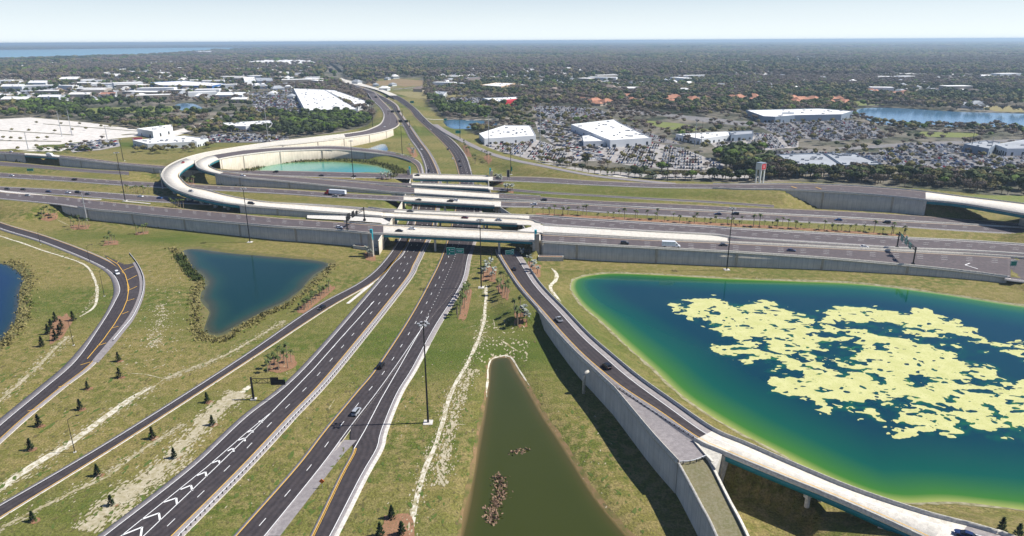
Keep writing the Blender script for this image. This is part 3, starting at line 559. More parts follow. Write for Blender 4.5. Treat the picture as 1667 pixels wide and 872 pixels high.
# ================================================================== sheets lying on the ground (follow the terrain)
def drape(name, poly, m, dz=0.06, step=2.0, kind='structure', zfun=None):
    "polygon (world x, y) laid on the ground"
    poly = [tuple(p[:2]) for p in poly]; me = bpy.data.meshes.new(name); bm = bmesh.new()
    f = bm.faces.new([bm.verts.new((x, y, 0)) for x, y in poly]); bm.normal_update()
    xs = [p[0] for p in poly]; ys = [p[1] for p in poly]
    nx_ = int((max(xs) - min(xs)) / step); ny_ = int((max(ys) - min(ys)) / step)
    if nx_ < 220 and ny_ < 220:
        for i in range(1, nx_ + 1):
            bmesh.ops.bisect_plane(bm, geom=bm.verts[:] + bm.edges[:] + bm.faces[:], plane_co=(min(xs) + i * step, 0, 0), plane_no=(1, 0, 0))
        for i in range(1, ny_ + 1):
            bmesh.ops.bisect_plane(bm, geom=bm.verts[:] + bm.edges[:] + bm.faces[:], plane_co=(0, min(ys) + i * step, 0), plane_no=(0, 1, 0))
    bmesh.ops.triangulate(bm, faces=bm.faces[:])
    c = np.array([v.co[:] for v in bm.verts]); z = (hz(c[:, 0], c[:, 1]) if zfun is None else zfun(c[:, 0], c[:, 1])) + dz
    for v, zz in zip(bm.verts, z): v.co.z = zz
    bmesh.ops.recalc_face_normals(bm, faces=bm.faces[:])
    if sum(fa.normal.z for fa in bm.faces) < 0: bmesh.ops.reverse_faces(bm, faces=bm.faces[:])
    bm.to_mesh(me); bm.free(); o = link(name, me, None, [m]); return tag(o, kind=kind)
def ragged(px, w0, w1=None, seed=0, amp=0.35):
    "a streak polygon along pixel polyline, with uneven edges"
    p = np.array([PT(u, v) for u, v in px]); p = crom(p, [max(2, int(np.linalg.norm(p[i + 1] - p[i]) / 2.5)) for i in range(len(p) - 1)])
    d = np.gradient(p, axis=0)[:, :2]; d /= np.linalg.norm(d, axis=1)[:, None] + 1e-9; n = np.stack([-d[:, 1], d[:, 0]], 1)
    k = np.linspace(0, 1, len(p)); w1 = w0 if w1 is None else w1; w = (w0 + (w1 - w0) * k) / 2
    rr = np.random.default_rng(seed); tp = np.clip(np.minimum(k, 1 - k) * len(p) / 3.0, .12, 1) if amp > .1 else 1; sm = lambda z_: np.convolve(np.pad(z_, 1, 'edge'), [.25, .5, .25], 'valid'); a = w * tp * (1 + 1.5 * amp * sm(rr.uniform(-1, 1, len(p)))); b = w * tp * (1 + 1.5 * amp * sm(rr.uniform(-1, 1, len(p))))
    L_ = p[:, :2] + n * a[:, None]; R_ = p[:, :2] - n * b[:, None]
    return [tuple(q) for q in L_] + [tuple(q) for q in R_[::-1]]
def streak(px, w0, w1=None, m=None, name='sand_track', dz=0.07, seed=0, amp=0.35):
    "quad strip version (robust for long curved tracks)"
    poly = ragged(px, w0, w1, seed, amp); n = len(poly) // 2; L_ = np.array(poly[:n]); R_ = np.array(poly[n:][::-1])
    V = []; F = []; K = 2
    for i in range(n):
        for j in range(K + 1):
            q = L_[i] + (R_[i] - L_[i]) * j / K; V.append((q[0], q[1], float(hz(q[0], q[1])) + dz))
    for i in range(n - 1):
        for j in range(K): a = i * (K + 1) + j; F.append((a, a + 1, a + K + 2, a + K + 1))
    o = npmesh(name, V, F, [m or SAND]); return tag(o, kind='structure')
DITCH = mat('ditch_sand', (0.6, 0.56, 0.46), 0.95, col2=(0.26, 0.23, 0.1), scale=0.55, contrast=(0.38, 0.52), detail=8)
THIN = mat('thin_sand', (0.5, 0.45, 0.33), 0.95, col2=(0.2, 0.175, 0.06), scale=0.45, contrast=(0.4, 0.66), detail=10)
DRY = two_scale('dry_grass', [(0.26, 0.22, 0.1), (0.19, 0.17, 0.06), (0.33, 0.28, 0.15)], 0.12, 0.9, c2=(0.5, 0.65))
LUSH = two_scale('lush_grass', [(0.1, 0.155, 0.03), (0.16, 0.19, 0.05), (0.2, 0.2, 0.07)], 0.08, 0.6)
streak([(-40, 830), (0, 795), (67, 763 - 14), (110, 725), (168, 681), (215, 648), (250, 629)], 2.7, 2.6, DITCH, 'drainage_ditch', seed=1, amp=.18)
streak([(250, 631), (268, 617), (315, 597), (363, 580), (420, 548), (463, 522)], 1.3, .7, THIN, seed=2)
streak([(205, 607), (240, 610), (268, 617)], .8, .8, THIN, seed=3)
streak([(-20, 872), (0, 860), (67, 826), (120, 800), (175, 775), (235, 730), (290, 700)], 1.1, .7, THIN, seed=4)
def soil(px, w, n, m=None, seed=0, r=(.15, .7), name='sand_track', box=None):
    "loose bare patches strewn along a line, thinning outwards"
    rr = np.random.default_rng(seed); V = []; F = []
    if box is None: p = np.array([PT(u, v) for u, v in px]); p = crom(p, 12)
    for _ in range(n):
        if box is None:
            i = int(rr.integers(len(p) - 1)); c = p[i] + (p[i + 1] - p[i]) * rr.random(); d = (p[i + 1] - p[i])[:2]; d = d / np.linalg.norm(d)
        else: c = PT(rr.uniform(box[0], box[2]), rr.uniform(box[1], box[3]), 4); a = rr.uniform(-.6, .6); d = np.array([math.sin(a), math.cos(a)]); 
        q = np.array([-d[1], d[0]]); o = rr.normal(0, w / 2.6); s = rr.uniform(*r) * math.exp(-abs(o) / max(w, .1) * .7); L_ = rr.uniform(1.2, 3.2); k = len(V); z0_ = .075 + .01 * rr.random()
        for t in np.linspace(0, 6.283, 8)[:-1]:
            kk = rr.uniform(.6, 1.15); x = c[:2] + q * (o + math.sin(t) * s * kk) + d * (math.cos(t) * s * L_ * kk); V.append((x[0], x[1], float(hz(x[0], x[1])) + z0_))
        F.append(tuple(range(k, k + 7)))
    o = npmesh(name, V, F, [m or SOILM]); return tag(o, kind='structure')
SOILM = mat('bare_soil', (0.46, 0.41, 0.3), .95, col2=(0.3, 0.26, 0.15), scale=.7)
SOILD = mat('brown_weed', (0.13, 0.1, 0.045), .95, col2=(0.08, 0.09, 0.02), scale=.7); SOILG = mat('green_weed', (0.06, 0.11, 0.012), .95, col2=(0.1, 0.12, 0.03), scale=.7)
MT_ = [(140, 862), (190, 815), (235, 785), (290, 735), (330, 690), (360, 660), (392, 640)]
streak(MT_, 1.6, 1.2, THIN, seed=5, amp=.5); soil(MT_, 6.5, 1500, seed=5); soil([(180, 850), (240, 800), (300, 745)], 9, 420, seed=15, r=(.1, .4))
soil([(-40, 830), (67, 752), (168, 681), (250, 629)], 6, 420, seed=31, r=(.1, .45)); soil([(268, 617), (363, 580), (463, 522)], 4, 420, seed=32, r=(.1, .4)); soil([(-20, 872), (120, 800), (235, 730), (300, 690)], 3, 420, seed=33, r=(.1, .35))
soil([(792, 464), (785, 534), (765, 584), (735, 638), (720, 690), (688, 774), (664, 890)], 3.2, 700, seed=34, r=(.1, .4)); soil([(-30, 372), (70, 407), (134, 429), (158, 471), (131, 515)], 2.5, 300, seed=35, r=(.1, .35)); soil([(111, 548), (67, 590), (0, 652), (-40, 690)], 4.5, 400, seed=36, r=(.1, .5))
for k_, (bx_, n_, m_, r_) in enumerate([((0, 400, 600, 870), 900, SOILD, (.15, .6)), ((0, 400, 600, 870), 700, SOILG, (.2, .9)), ((440, 440, 1000, 870), 800, SOILD, (.12, .5)), ((560, 440, 1050, 870), 600, SOILG, (.15, .7)), ((0, 440, 1000, 870), 500, SOILM, (.08, .28)), ((770, 520, 860, 590), 160, SOILM, (.15, .6)), ((200, 440, 300, 600), 220, SOILM, (.1, .45)), ((900, 425, 1650, 455), 220, SOILM, (.08, .25))]): soil(None, .1, n_, m_, 90 + k_, r_, 'ground_patches', bx_)
streak([(372, 655), (403, 632), (409, 625)], 2.2, 3, DITCH, seed=6)
streak([(792, 464), (790, 500), (785, 534), (765, 584), (735, 638), (720, 690), (708, 726), (688, 774), (673, 842), (664, 890)], 1.3, 1.4, DITCH, seed=7, amp=.3)
soil([(772, 600), (745, 660), (725, 730), (716, 790)], 4, 620, seed=8, r=(.12, .5))
streak([(-30, 372), (0, 384), (35, 395), (70, 407.5), (134, 429), (152, 450), (158, 471), (154, 498), (131, 515)], .9, 1.2, DITCH, seed=9)
streak([(111, 548), (90, 567), (67, 590), (33, 623), (0, 652), (-40, 690)], 1.4, 1.0, THIN, seed=10)
streak([(897, 436), (906, 445), (905, 455), (896, 466), (903, 480), (914, 492)], 2.2, 1.6, DITCH, seed=11)
streak([(92, 357), (113, 367)], .8, .8, THIN, seed=12)
soil([(262, 495), (262, 520), (255, 545), (247, 565)], 5, 260, seed=13, r=(.12, .5))
streak([(566, 494), (588, 476), (606, 460)], 1.5, 2.2, PALE, 'concrete_apron', seed=14, amp=.05)
for k, (u, v, w) in enumerate([(865, 640, 0)]): pass
for k, pts in enumerate([[(803, 520), (806, 533)], [(815, 553), (845, 573)], [(792, 545), (800, 552)], [(760, 480), (764, 470)], [(775, 530), (760, 533)], [(545, 650), (534, 668)], [(735, 690), (758, 691)]]):
    streak(pts, 1.6, .7, THIN, 'bare_patch', seed=20 + k, amp=.5)
streak([(793, 650), (794, 620), (795, 600), (799, 586), (813, 580), (831, 581), (846, 603), (862, 628)], 1.0, .6, DITCH, 'bank', dz=.12, seed=70, amp=.4)
# bank edges of the canal and lake
for nm, m_, w_ in (('canal', mat('wet_bank', (0.24, 0.15, 0.075), 0.95, col2=(0.1, 0.105, 0.025), scale=.25), .9), ('left', mat('reed_bank', (0.17, 0.135, 0.055), .95, col2=(0.1, 0.11, 0.03), scale=.5), 3.5), ('algae', mat('shore_edge', (0.33, 0.3, 0.2), .95, col2=(0.16, 0.15, 0.06), scale=.5), 1.2), ('west', MATS['reed_bank'] if 'reed_bank' in MATS else SAND, 4)):
    poly = np.array(LAKES[nm][0]); c = poly; n = len(c); nx_ = np.roll(c, -1, 0) - np.roll(c, 1, 0); nx_ /= np.linalg.norm(nx_, axis=1)[:, None]; nn = np.stack([nx_[:, 1], -nx_[:, 0]], 1)
    ar = np.sum(c[:, 0] * np.roll(c[:, 1], -1) - np.roll(c[:, 0], -1) * c[:, 1]); nn *= np.sign(ar); V = []; F = []; rr = np.random.default_rng(3)
    wv = w_ * rr.uniform(.5, 1.5, n)
    for i in range(n):
        for j in range(4):
            q = c[i] + nn[i] * (-.8 + (wv[i] + .8) * j / 3); V.append((q[0], q[1], max(float(hz(q[0], q[1])), LAKES[nm][1] - .3) + .06))
    for i in range(n):
        for j in range(3): a = i * 4 + j; b = ((i + 1) % n) * 4 + j; F.append((a, a + 1, b + 1, b))
    tag(npmesh('bank', V, F, [m_]), kind='structure')
# ================================================================== water
def water_mat(name, deep, mid, shallow, edge, rough=0.06, bump=0.03, spec=0.5):
    m = bpy.data.materials.new(name); m.use_nodes = True; t = m.node_tree; N = t.nodes; L = t.links; b = N['Principled BSDF']
    b.inputs['Roughness'].default_value = rough; b.inputs['IOR'].default_value = 1.33; b.inputs['Specular IOR Level'].default_value = spec
    a = N.new('ShaderNodeAttribute'); a.attribute_name = 'depth'; r = N.new('ShaderNodeValToRGB'); e = r.color_ramp.elements
    e[0].position = 0; e[0].color = (*edge, 1); e[1].position = 1; e[1].color = (*deep, 1)
    x = e.new(.16); x.color = (*shallow, 1); x = e.new(.5); x.color = (*mid, 1)
    L.new(a.outputs['Fac'], r.inputs[0]); L.new(r.outputs[0], b.inputs['Base Color'])
    g = N.new('ShaderNodeNewGeometry'); n = N.new('ShaderNodeTexNoise'); n.inputs['Scale'].default_value = 1.3; n.inputs['Detail'].default_value = 3; L.new(g.outputs['Position'], n.inputs['Vector'])
    bp = N.new('ShaderNodeBump'); bp.inputs['Strength'].default_value = bump; bp.inputs['Distance'].default_value = 0.2; L.new(n.outputs['Fac'], bp.inputs['Height']); L.new(bp.outputs[0], b.inputs['Normal'])
    return m
def lake(nm, m, step, reach, fn=None):
    poly, wz = LAKES[nm]; pa = np.array(poly); x0, y0 = pa.min(0) - 4; x1, y1 = pa.max(0) + 4
    x1 = min(x1, 460); xs = np.arange(x0, x1, step); ys = np.arange(y0, y1, step); X, Y = np.meshgrid(xs, ys); s_ = sdist(X, Y, poly)
    inside = s_ < 3.0; idx = np.arange(X.size).reshape(X.shape)
    q = inside[:-1, :-1] | inside[1:, :-1] | inside[:-1, 1:] | inside[1:, 1:]
    F = np.stack([idx[:-1, :-1][q], idx[:-1, 1:][q], idx[1:, 1:][q], idx[1:, :-1][q]], 1)
    d = np.clip(-s_ / reach, 0, 1)
    if fn is not None: d = fn(X, Y, s_)
    used, inv = np.unique(F, return_inverse=True); V = np.stack([X.ravel(), Y.ravel(), np.full(X.size, wz)], 1)[used]
    o = npmesh('water', V, inv.reshape(F.shape), [m]); at = o.data.attributes.new('depth', 'FLOAT', 'POINT'); at.data.foreach_set('value', d.ravel()[used].astype(np.float32)); return tag(o, kind='structure')
def algdepth(X, Y, s_):
    # the shelf is broad on the near and left-hand shores and narrow on the far one
    near_w = np.clip((Y - 250) / 110, 0, 1); reach = 36 - 20 * near_w
    d = np.clip(-s_ / reach, 0, 1) ** .8
    n = fbm(X, Y, 30, 4, 21); d = d + (n - .5) * .08 * np.clip(-s_ / 16, 0, 1)
    sub = algae_field(X, Y); soft = np.clip((sub + .13) / .13, 0, 1) * np.clip((8 - sdist(X, Y, ALG)) / 8, 0, 1) * np.clip(fbm(X, Y, 4, 3, 33) * 3 - 1.0, 0, 1); d = d - .72 * soft
    return np.clip(d, 0, 1)
ALG = [P(u, v, -.6)[:2] for u, v in [(1108, 490), (1140, 492), (1158, 490), (1190, 500), (1255, 493), (1285, 503), (1340, 508), (1380, 500), (1405, 505), (1435, 505), (1480, 515), (1510, 512), (1560, 530), (1590, 552), (1640, 566), (1700, 560), (1850, 640), (1850, 730), (1690, 722), (1640, 714), (1560, 700), (1490, 698), (1440, 680), (1395, 668), (1345, 657), (1262, 632), (1245, 604), (1180, 568), (1215, 560), (1170, 535), (1135, 510)]]
ALGH = [P(u, v, -.6)[:2] for u, v in [(1420, 520), (1480, 532), (1580, 560), (1640, 580), (1700, 600), (1700, 640), (1640, 620), (1560, 595), (1540, 575), (1500, 552), (1450, 545)]]
def algae_field(X, Y):
    s_ = sdist(X, Y, ALG); sh = sdist(X, Y, ALGH)
    wx = X + 8 * (fbm(X, Y, 22, 3, 61) - .5); wy = Y + 8 * (fbm(X, Y, 22, 3, 62) - .5)
    n = .55 * fbm(wx, wy, 17, 3, 51) + .45 * fbm(wx * .8, wy * 1.4, 5.0, 4, 52)
    edge = np.clip(-s_ / 16, -1.2, 1); hole = np.clip(sh / 8, -1, 1)
    n = n + .16 * (fbm(wx * .9, wy * 1.7, 2.2, 3, 53) - .5) + .13 * (np.abs(fbm(wx, wy * 1.3, 11, 3, 54) - .5) * 4 - .35)
    hf = fbm(wx, wy * 1.35, 2.6, 2, 59); hole2 = (hf - .30) * 1.2
    return np.minimum(hole2 + .02 * hole, n + .12 * (fbm(X, Y * 1.5, 1.1, 2, 57) - .5) + .1 * (fbm(X, Y * 1.4, 3.2, 2, 58) - .5) - .498 + np.where(edge < 0, .5, .1) * edge + .09 * (hole - 1) * (hole < 1))
lake('algae', water_mat('algae_lake_water', (0.001, 0.034, 0.05), (0.003, 0.075, 0.05), (0.04, 0.15, 0.018), (0.3, 0.33, 0.09)), 1.5, 30, algdepth)
lake('canal', water_mat('canal_water', (0.036, 0.045, 0.008), (0.042, 0.05, 0.01), (0.06, 0.055, 0.015), (0.2, 0.14, 0.06), rough=.12, bump=.05), 1.2, 12, lambda X, Y, s_: np.clip(-s_ / 6, 0, 1) * (.6 + .4 * fbm(X, Y, 20, 3, 71)))
lake('left', water_mat('pond_water', (0.004, 0.03, 0.026), (0.012, 0.045, 0.028), (0.045, 0.05, 0.022), (0.1, 0.1, 0.04), rough=.1, bump=.08), 1.5, 12, lambda X, Y, s_: np.clip(-s_ / 12 + (fbm(X, Y, 18, 4, 72) - .5) * .4, 0, 1))
lake('west', water_mat('blue_lake_water', (0.003, 0.02, 0.06), (0.004, 0.025, 0.06), (0.01, 0.035, 0.045), (0.05, 0.05, 0.03), rough=.1, bump=.1), 2, 14, lambda X, Y, s_: np.clip(-s_ / 14, 0, 1))
lake('loop', water_mat('turquoise_water', (0.06, 0.27, 0.25), (0.07, 0.28, 0.21), (0.1, 0.27, 0.15), (0.22, 0.27, 0.14), rough=.12, bump=.1), 2.5, 20, lambda X, Y, s_: np.clip(-s_ / 26, 0, 1) * .9)
BLUEW = water_mat('blue_water', (0.09, 0.2, 0.31), (0.08, 0.18, 0.28), (0.04, 0.1, 0.16), (0.06, 0.09, 0.09), rough=.12, bump=.12)
lake('small', BLUEW, 2.5, 8); lake('pondb', BLUEW, 4, 12)
for nm in ('east', 'pondc'):
    poly, wz = LAKES[nm]; o = npmesh('water', [(x, y, .35) for x, y in poly], [tuple(range(len(poly)))], [BLUEW]); a_ = o.data.attributes.new('depth', 'FLOAT', 'POINT'); a_.data.foreach_set('value', [1.0] * len(poly)); tag(o, kind='structure')
FARW = mat('bay_water', (0.2, 0.38, 0.46), .35)
for px in ([(-700, 112), (-300, 106), (0, 99), (80, 96.5), (200, 92.5), (290, 87.5), (360, 83), (430, 80), (430, 77.8), (330, 77.5), (200, 79), (0, 81.5), (-300, 85), (-700, 88)],
           [(940, 70.2), (1100, 70.4), (1300, 70.4), (1500, 69.8), (1667, 69.4), (2000, 68), (2000, 66.6), (1667, 68), (1300, 68.9), (1100, 69.5)], [(1560, 71.4), (1667, 71.9), (1900, 71.5), (1900, 70.3), (1667, 70.8)], [(60, 74.4), (420, 72.6), (420, 71.9), (60, 73.6)]):
    o = npmesh('water', [(*P(u, v, 0)[:2], 2.5) for u, v in px], [tuple(range(len(px)))], [FARW]); tag(o, kind='structure')
# algae mats floating on the lake
xs = np.arange(60, 330, .7); pa = np.array(ALG); xs = np.arange(pa[:, 0].min() - 12, min(pa[:, 0].max() + 10, 330), .62); ys = np.arange(pa[:, 1].min() - 12, pa[:, 1].max() + 12, .62)
X, Y = np.meshgrid(xs, ys); fl = algae_field(X, Y) > 0; fl &= sdist(X, Y, LAKES['algae'][0]) < -12
# cut the field at its own contour for smooth outlines
fv = algae_field(X, Y); fv = np.where(fl | (fv < 0), fv, -1)
V = []; F3 = []; idm = {}
def vid(x, y, z=-.57):
    k = (round(x, 3), round(y, 3)); 
    if k not in idm: idm[k] = len(V); V.append((x, y, z))
    return idm[k]
ny_, nx_ = X.shape; act = np.where((fv[:-1, :-1] > 0) | (fv[1:, :-1] > 0) | (fv[:-1, 1:] > 0) | (fv[1:, 1:] > 0))
for j, i in zip(*act):
    c4 = [(X[j, i], Y[j, i], fv[j, i]), (X[j, i + 1], Y[j, i + 1], fv[j, i + 1]), (X[j + 1, i + 1], Y[j + 1, i + 1], fv[j + 1, i + 1]), (X[j + 1, i], Y[j + 1, i], fv[j + 1, i])]
    out = []
    for k in range(4):
        a = c4[k]; b = c4[(k + 1) % 4]
        if a[2] > 0: out.append((a[0], a[1]))
        if (a[2] > 0) != (b[2] > 0):
            t = a[2] / (a[2] - b[2]); out.append((a[0] + (b[0] - a[0]) * t, a[1] + (b[1] - a[1]) * t))
    if len(out) >= 3: F3.append(tuple(vid(*p) for p in out))
me = bpy.data.meshes.new('algae'); me.from_pydata(V, [], F3); ALGM = two_scale('algae_mat', [(0.46, 0.46, 0.19), (0.54, 0.53, 0.25), (0.33, 0.38, 0.1)], .2, 1.4, rough=.9, c2=(.55, .7), bump=.2)
tag(link('algae_mat', me, None, [ALGM]), 'pale yellow algae mat floating in broken patches on the teal lake', 'algae', kind='stuff')
# ================================================================== retaining walls, barriers, bridges
def edge(r, side): return r.A if side == 'A' else r.B
def outdir(r, side):
    s = r.sA if side == 'A' else -r.sA; return r.N * s[:, None]
def wall(pts, out, top, name, label, pil=24.0, bury=.8, group=None, cop=.55, zb=None, L0=0):
    "pts (n,2) the line of the face, out (n,2) unit normals away from the soil, top (n,) heights"
    n = len(pts); L = np.concatenate([[0], np.cumsum(np.linalg.norm(np.diff(pts, axis=0), axis=1))]) + L0
    gz = np.minimum(hz(pts[:, 0] + out[:, 0] * 1.6, pts[:, 1] + out[:, 1] * 1.6), top - .1) - bury if zb is None else np.broadcast_to(zb, (n,))
    root = thing(name, label, 'wall', (float(pts[n // 2][0]), float(pts[n // 2][1]), float(gz[n // 2])), 0, group)
    org = np.array([*root.location]); o1 = pts + out * .18; o0 = pts - out * .25
    V = np.concatenate([np.c_[o1, gz], np.c_[o1, top - .02], np.c_[o0, top - .02], np.c_[o0, gz]]) - org
    F = []; 
    for i in range(n - 1):
        for a, b in ((0, 1), (1, 2), (2, 3)): F.append((a * n + i, a * n + i + 1, b * n + i + 1, b * n + i))
    o = npmesh('wall_face', V, F, [WALLM], root)
    uvl = o.data.uv_layers.new(name='UVMap'); vi = np.zeros(len(o.data.loops), np.int32); o.data.loops.foreach_get('vertex_index', vi)
    uvl.data.foreach_set('uv', np.c_[L[vi % n], o_z(V[vi], org)].ravel())
    # coping
    c1 = pts + out * .34; c0 = pts - out * .3
    V = np.concatenate([np.c_[c1, top - cop], np.c_[c1, top + .0], np.c_[c0, top + .0]]) - org; F = []
    for i in range(n - 1):
        for a, b in ((0, 1), (1, 2)): F.append((a * n + i, a * n + i + 1, b * n + i + 1, b * n + i))
    b0 = pts + out * .18; V = np.concatenate([V, np.c_[b0, top - cop] - org])
    for i in range(n - 1): F.append((i, 3 * n + i, 3 * n + i + 1, i + 1))
    npmesh('coping', V, F, [CONC], root)
    if pil:
        s = pil * .6
        while s + L0 < L[-1] - 4:
            k = int(np.searchsorted(L - L0, s)); h = top[k] - cop - gz[k]
            if h > 2.2:
                b = MB(); a = math.atan2(-out[k][0], out[k][1]); b.box(-.6, .6, 0, .42, gz[k] - org[2], top[k] - cop * .2 - org[2], 0, a, (pts[k][0] - org[0], pts[k][1] - org[1])); b.build('pilaster', [PILM], root)
            s += pil
    return root
def o_z(v, org): return v[:, 2] + org[2]
PILM = mat('pilaster_concrete', (0.36, 0.32, 0.26), .85, var=.1, scale=.6)
def barrier(pts, z, label, name='concrete_barrier', h=.85, w=.34, m=None, group=None):
    n = len(pts); d = np.gradient(pts, axis=0)[:, :2]; d /= np.linalg.norm(d, axis=1)[:, None] + 1e-9; N = np.stack([-d[:, 1], d[:, 0]], 1)
    prof = [(-w, 0), (-w * .5, .35), (-w * .32, h), (w * .32, h), (w * .5, .35), (w, 0)]
    V = np.concatenate([np.c_[pts[:, :2] + N * a, z + b] for a, b in prof]); F = []
    for i in range(n - 1):
        for a in range(5): F.append((a * n + i, a * n + i + 1, (a + 1) * n + i + 1, (a + 1) * n + i))
    o = npmesh(name, V, F, [m or CONC]); return tag(o, label, 'barrier', group)
WL = {('F', 'B'): ['tan retaining wall under the far left ramp, left of its small teal underpass', 'long tan retaining wall under the far left ramp, right of its small teal underpass', 'tan retaining wall rising under the ramp at the far right, left of the white topped bridge'],
      ('F', 'A'): ['back wall of the ramp at the far right, facing the trees'],
      ('L2', 'A'): ['sunlit tan retaining wall of the inner loop ramp, on its back side facing the outer ramp', 'curved shaded retaining wall of the inner loop ramp above the road with the red lorry'],
      ('L2', 'B'): ['sunlit cream retaining wall curving behind the turquoise pond inside the loop', 'low inner wall of the loop ramp facing the road behind it'],
      ('L1', 'B'): ['bright cream retaining wall carrying the merging ramps above the small blue pond', 'back wall of the flyover approach facing the grass median'],
      ('L1', 'A'): ['shaded retaining wall of the flyover approach between the teal bridge and the middle underpass'],
      ('F1', 'B'): ['long grey panelled retaining wall above the left pond, left of the front bridge', 'long grey panelled retaining wall above the algae lake, right of the front bridge'],
      ('R4', 'A'): ['tall grey retaining wall of the right foreground ramp beside the green canal']}
for k, r in ROADS.items():
    for side in 'AB':
        for q, (a, b) in enumerate(r.o.get('wall' + side, [])):
            m = r.rng((a, b)); e = edge(r, side)[m]; od = outdir(r, side)[m]
            if k == 'R4':   # this wall leaves the ramp and runs on along the apron
                ext = crom(np.array([P(1000, 633, 9.5), P(1060, 705, 9.9), P(1104, 753, 9.9)]), 12)
                pre = r.rng((a, 5.5)); e = np.concatenate([edge(r, side)[pre], ext]); dd = np.gradient(e, axis=0)[:, :2]; dd /= np.linalg.norm(dd, axis=1)[:, None]; od = np.stack([dd[:, 1], -dd[:, 0]], 1)
                if od[0][0] > 0: od = -od
                EDGE_R4 = e
            wall(e[:, :2], od, e[:, 2], 'retaining_wall', WL.get((k, side), ['tan retaining wall'] * 4)[q], pil=44 if k != 'R4' else 0)
# barriers
BL = {'F': 'far ramp', 'E': 'narrow second bridge road', 'C': 'central carriageway beyond the palm strip', 'L2': 'inner loop ramp', 'F2': 'carriageway in front of the palm strip', 'L1': 'outer flyover loop', 'X': 'pale middle strip', 'F1': 'front carriageway', 'R4': 'right foreground ramp'}
for k, r in ROADS.items():
    for side in 'AB':
        for q, (a, b) in enumerate(r.o.get('bar' + side, [])):
            m = r.rng((a, b)); e = edge(r, side)[m]; od = outdir(r, side)[m]; e = e.copy(); e[:, :2] -= od * .15
            if k == 'R4' and side == 'A' and q == 0: e = EDGE_R4.copy()
            pos = {'A': 'far side', 'B': 'near side'}[side]
            if k in ('L2', 'L1'): pos = {'A': 'outer side', 'B': 'inner side'}[side]
            if k == 'R4': pos = {'A': 'canal side', 'B': 'lake side'}[side]
            ex = ''
            if len(r.o['bar' + side]) > 1: ex = {'F': ['over its left part', 'over the rear bridge', 'over its right end'], 'R4': ['above the tall wall', 'over the teal bridge'], }.get(k, ['', '', ''])[q]
            if k == 'F' and side == 'A': ex = ['over the rear bridge', 'over its right end'][q]
            barrier(e, e[:, 2], f'concrete barrier along the {pos} of the {BL[k]} {ex}'.strip(), h=1.0 if k == 'R4' else .85)
CB = 'concrete barrier between the two carriageways beyond the palm strip'
# walls of the underpass below the cross highway
def polywall(pts, top, label, right_out, pil=0, zb=None):
    p = []; 
    for i in range(len(pts) - 1):
        n = max(2, int(np.linalg.norm(np.array(pts[i + 1]) - pts[i]) / 3))
        for j in range(n): p.append(np.array(pts[i]) + (np.array(pts[i + 1]) - pts[i]) * j / n)
    p.append(np.array(pts[-1])); p = np.array(p, float); d = np.gradient(p, axis=0); d /= np.linalg.norm(d, axis=1)[:, None]; o = np.stack([d[:, 1], -d[:, 0]], 1) * (1 if right_out else -1)
    return wall(p, o, np.full(len(p), top), 'abutment_wall', label, pil=pil, zb=zb)
polywall([(-77.3, 379.5), (-78, 440), (-79, 490), (-84, 560), (-86, 577)], 8.55, 'sunlit cream abutment wall along the left side of the underpass', True, zb=-1)
polywall([(12.3, 380), (4.2, 430), (-12.4, 475), (-17.8, 530), (-19.8, 566)], 8.55, 'shaded abutment wall along the right side of the underpass', False, zb=-1)
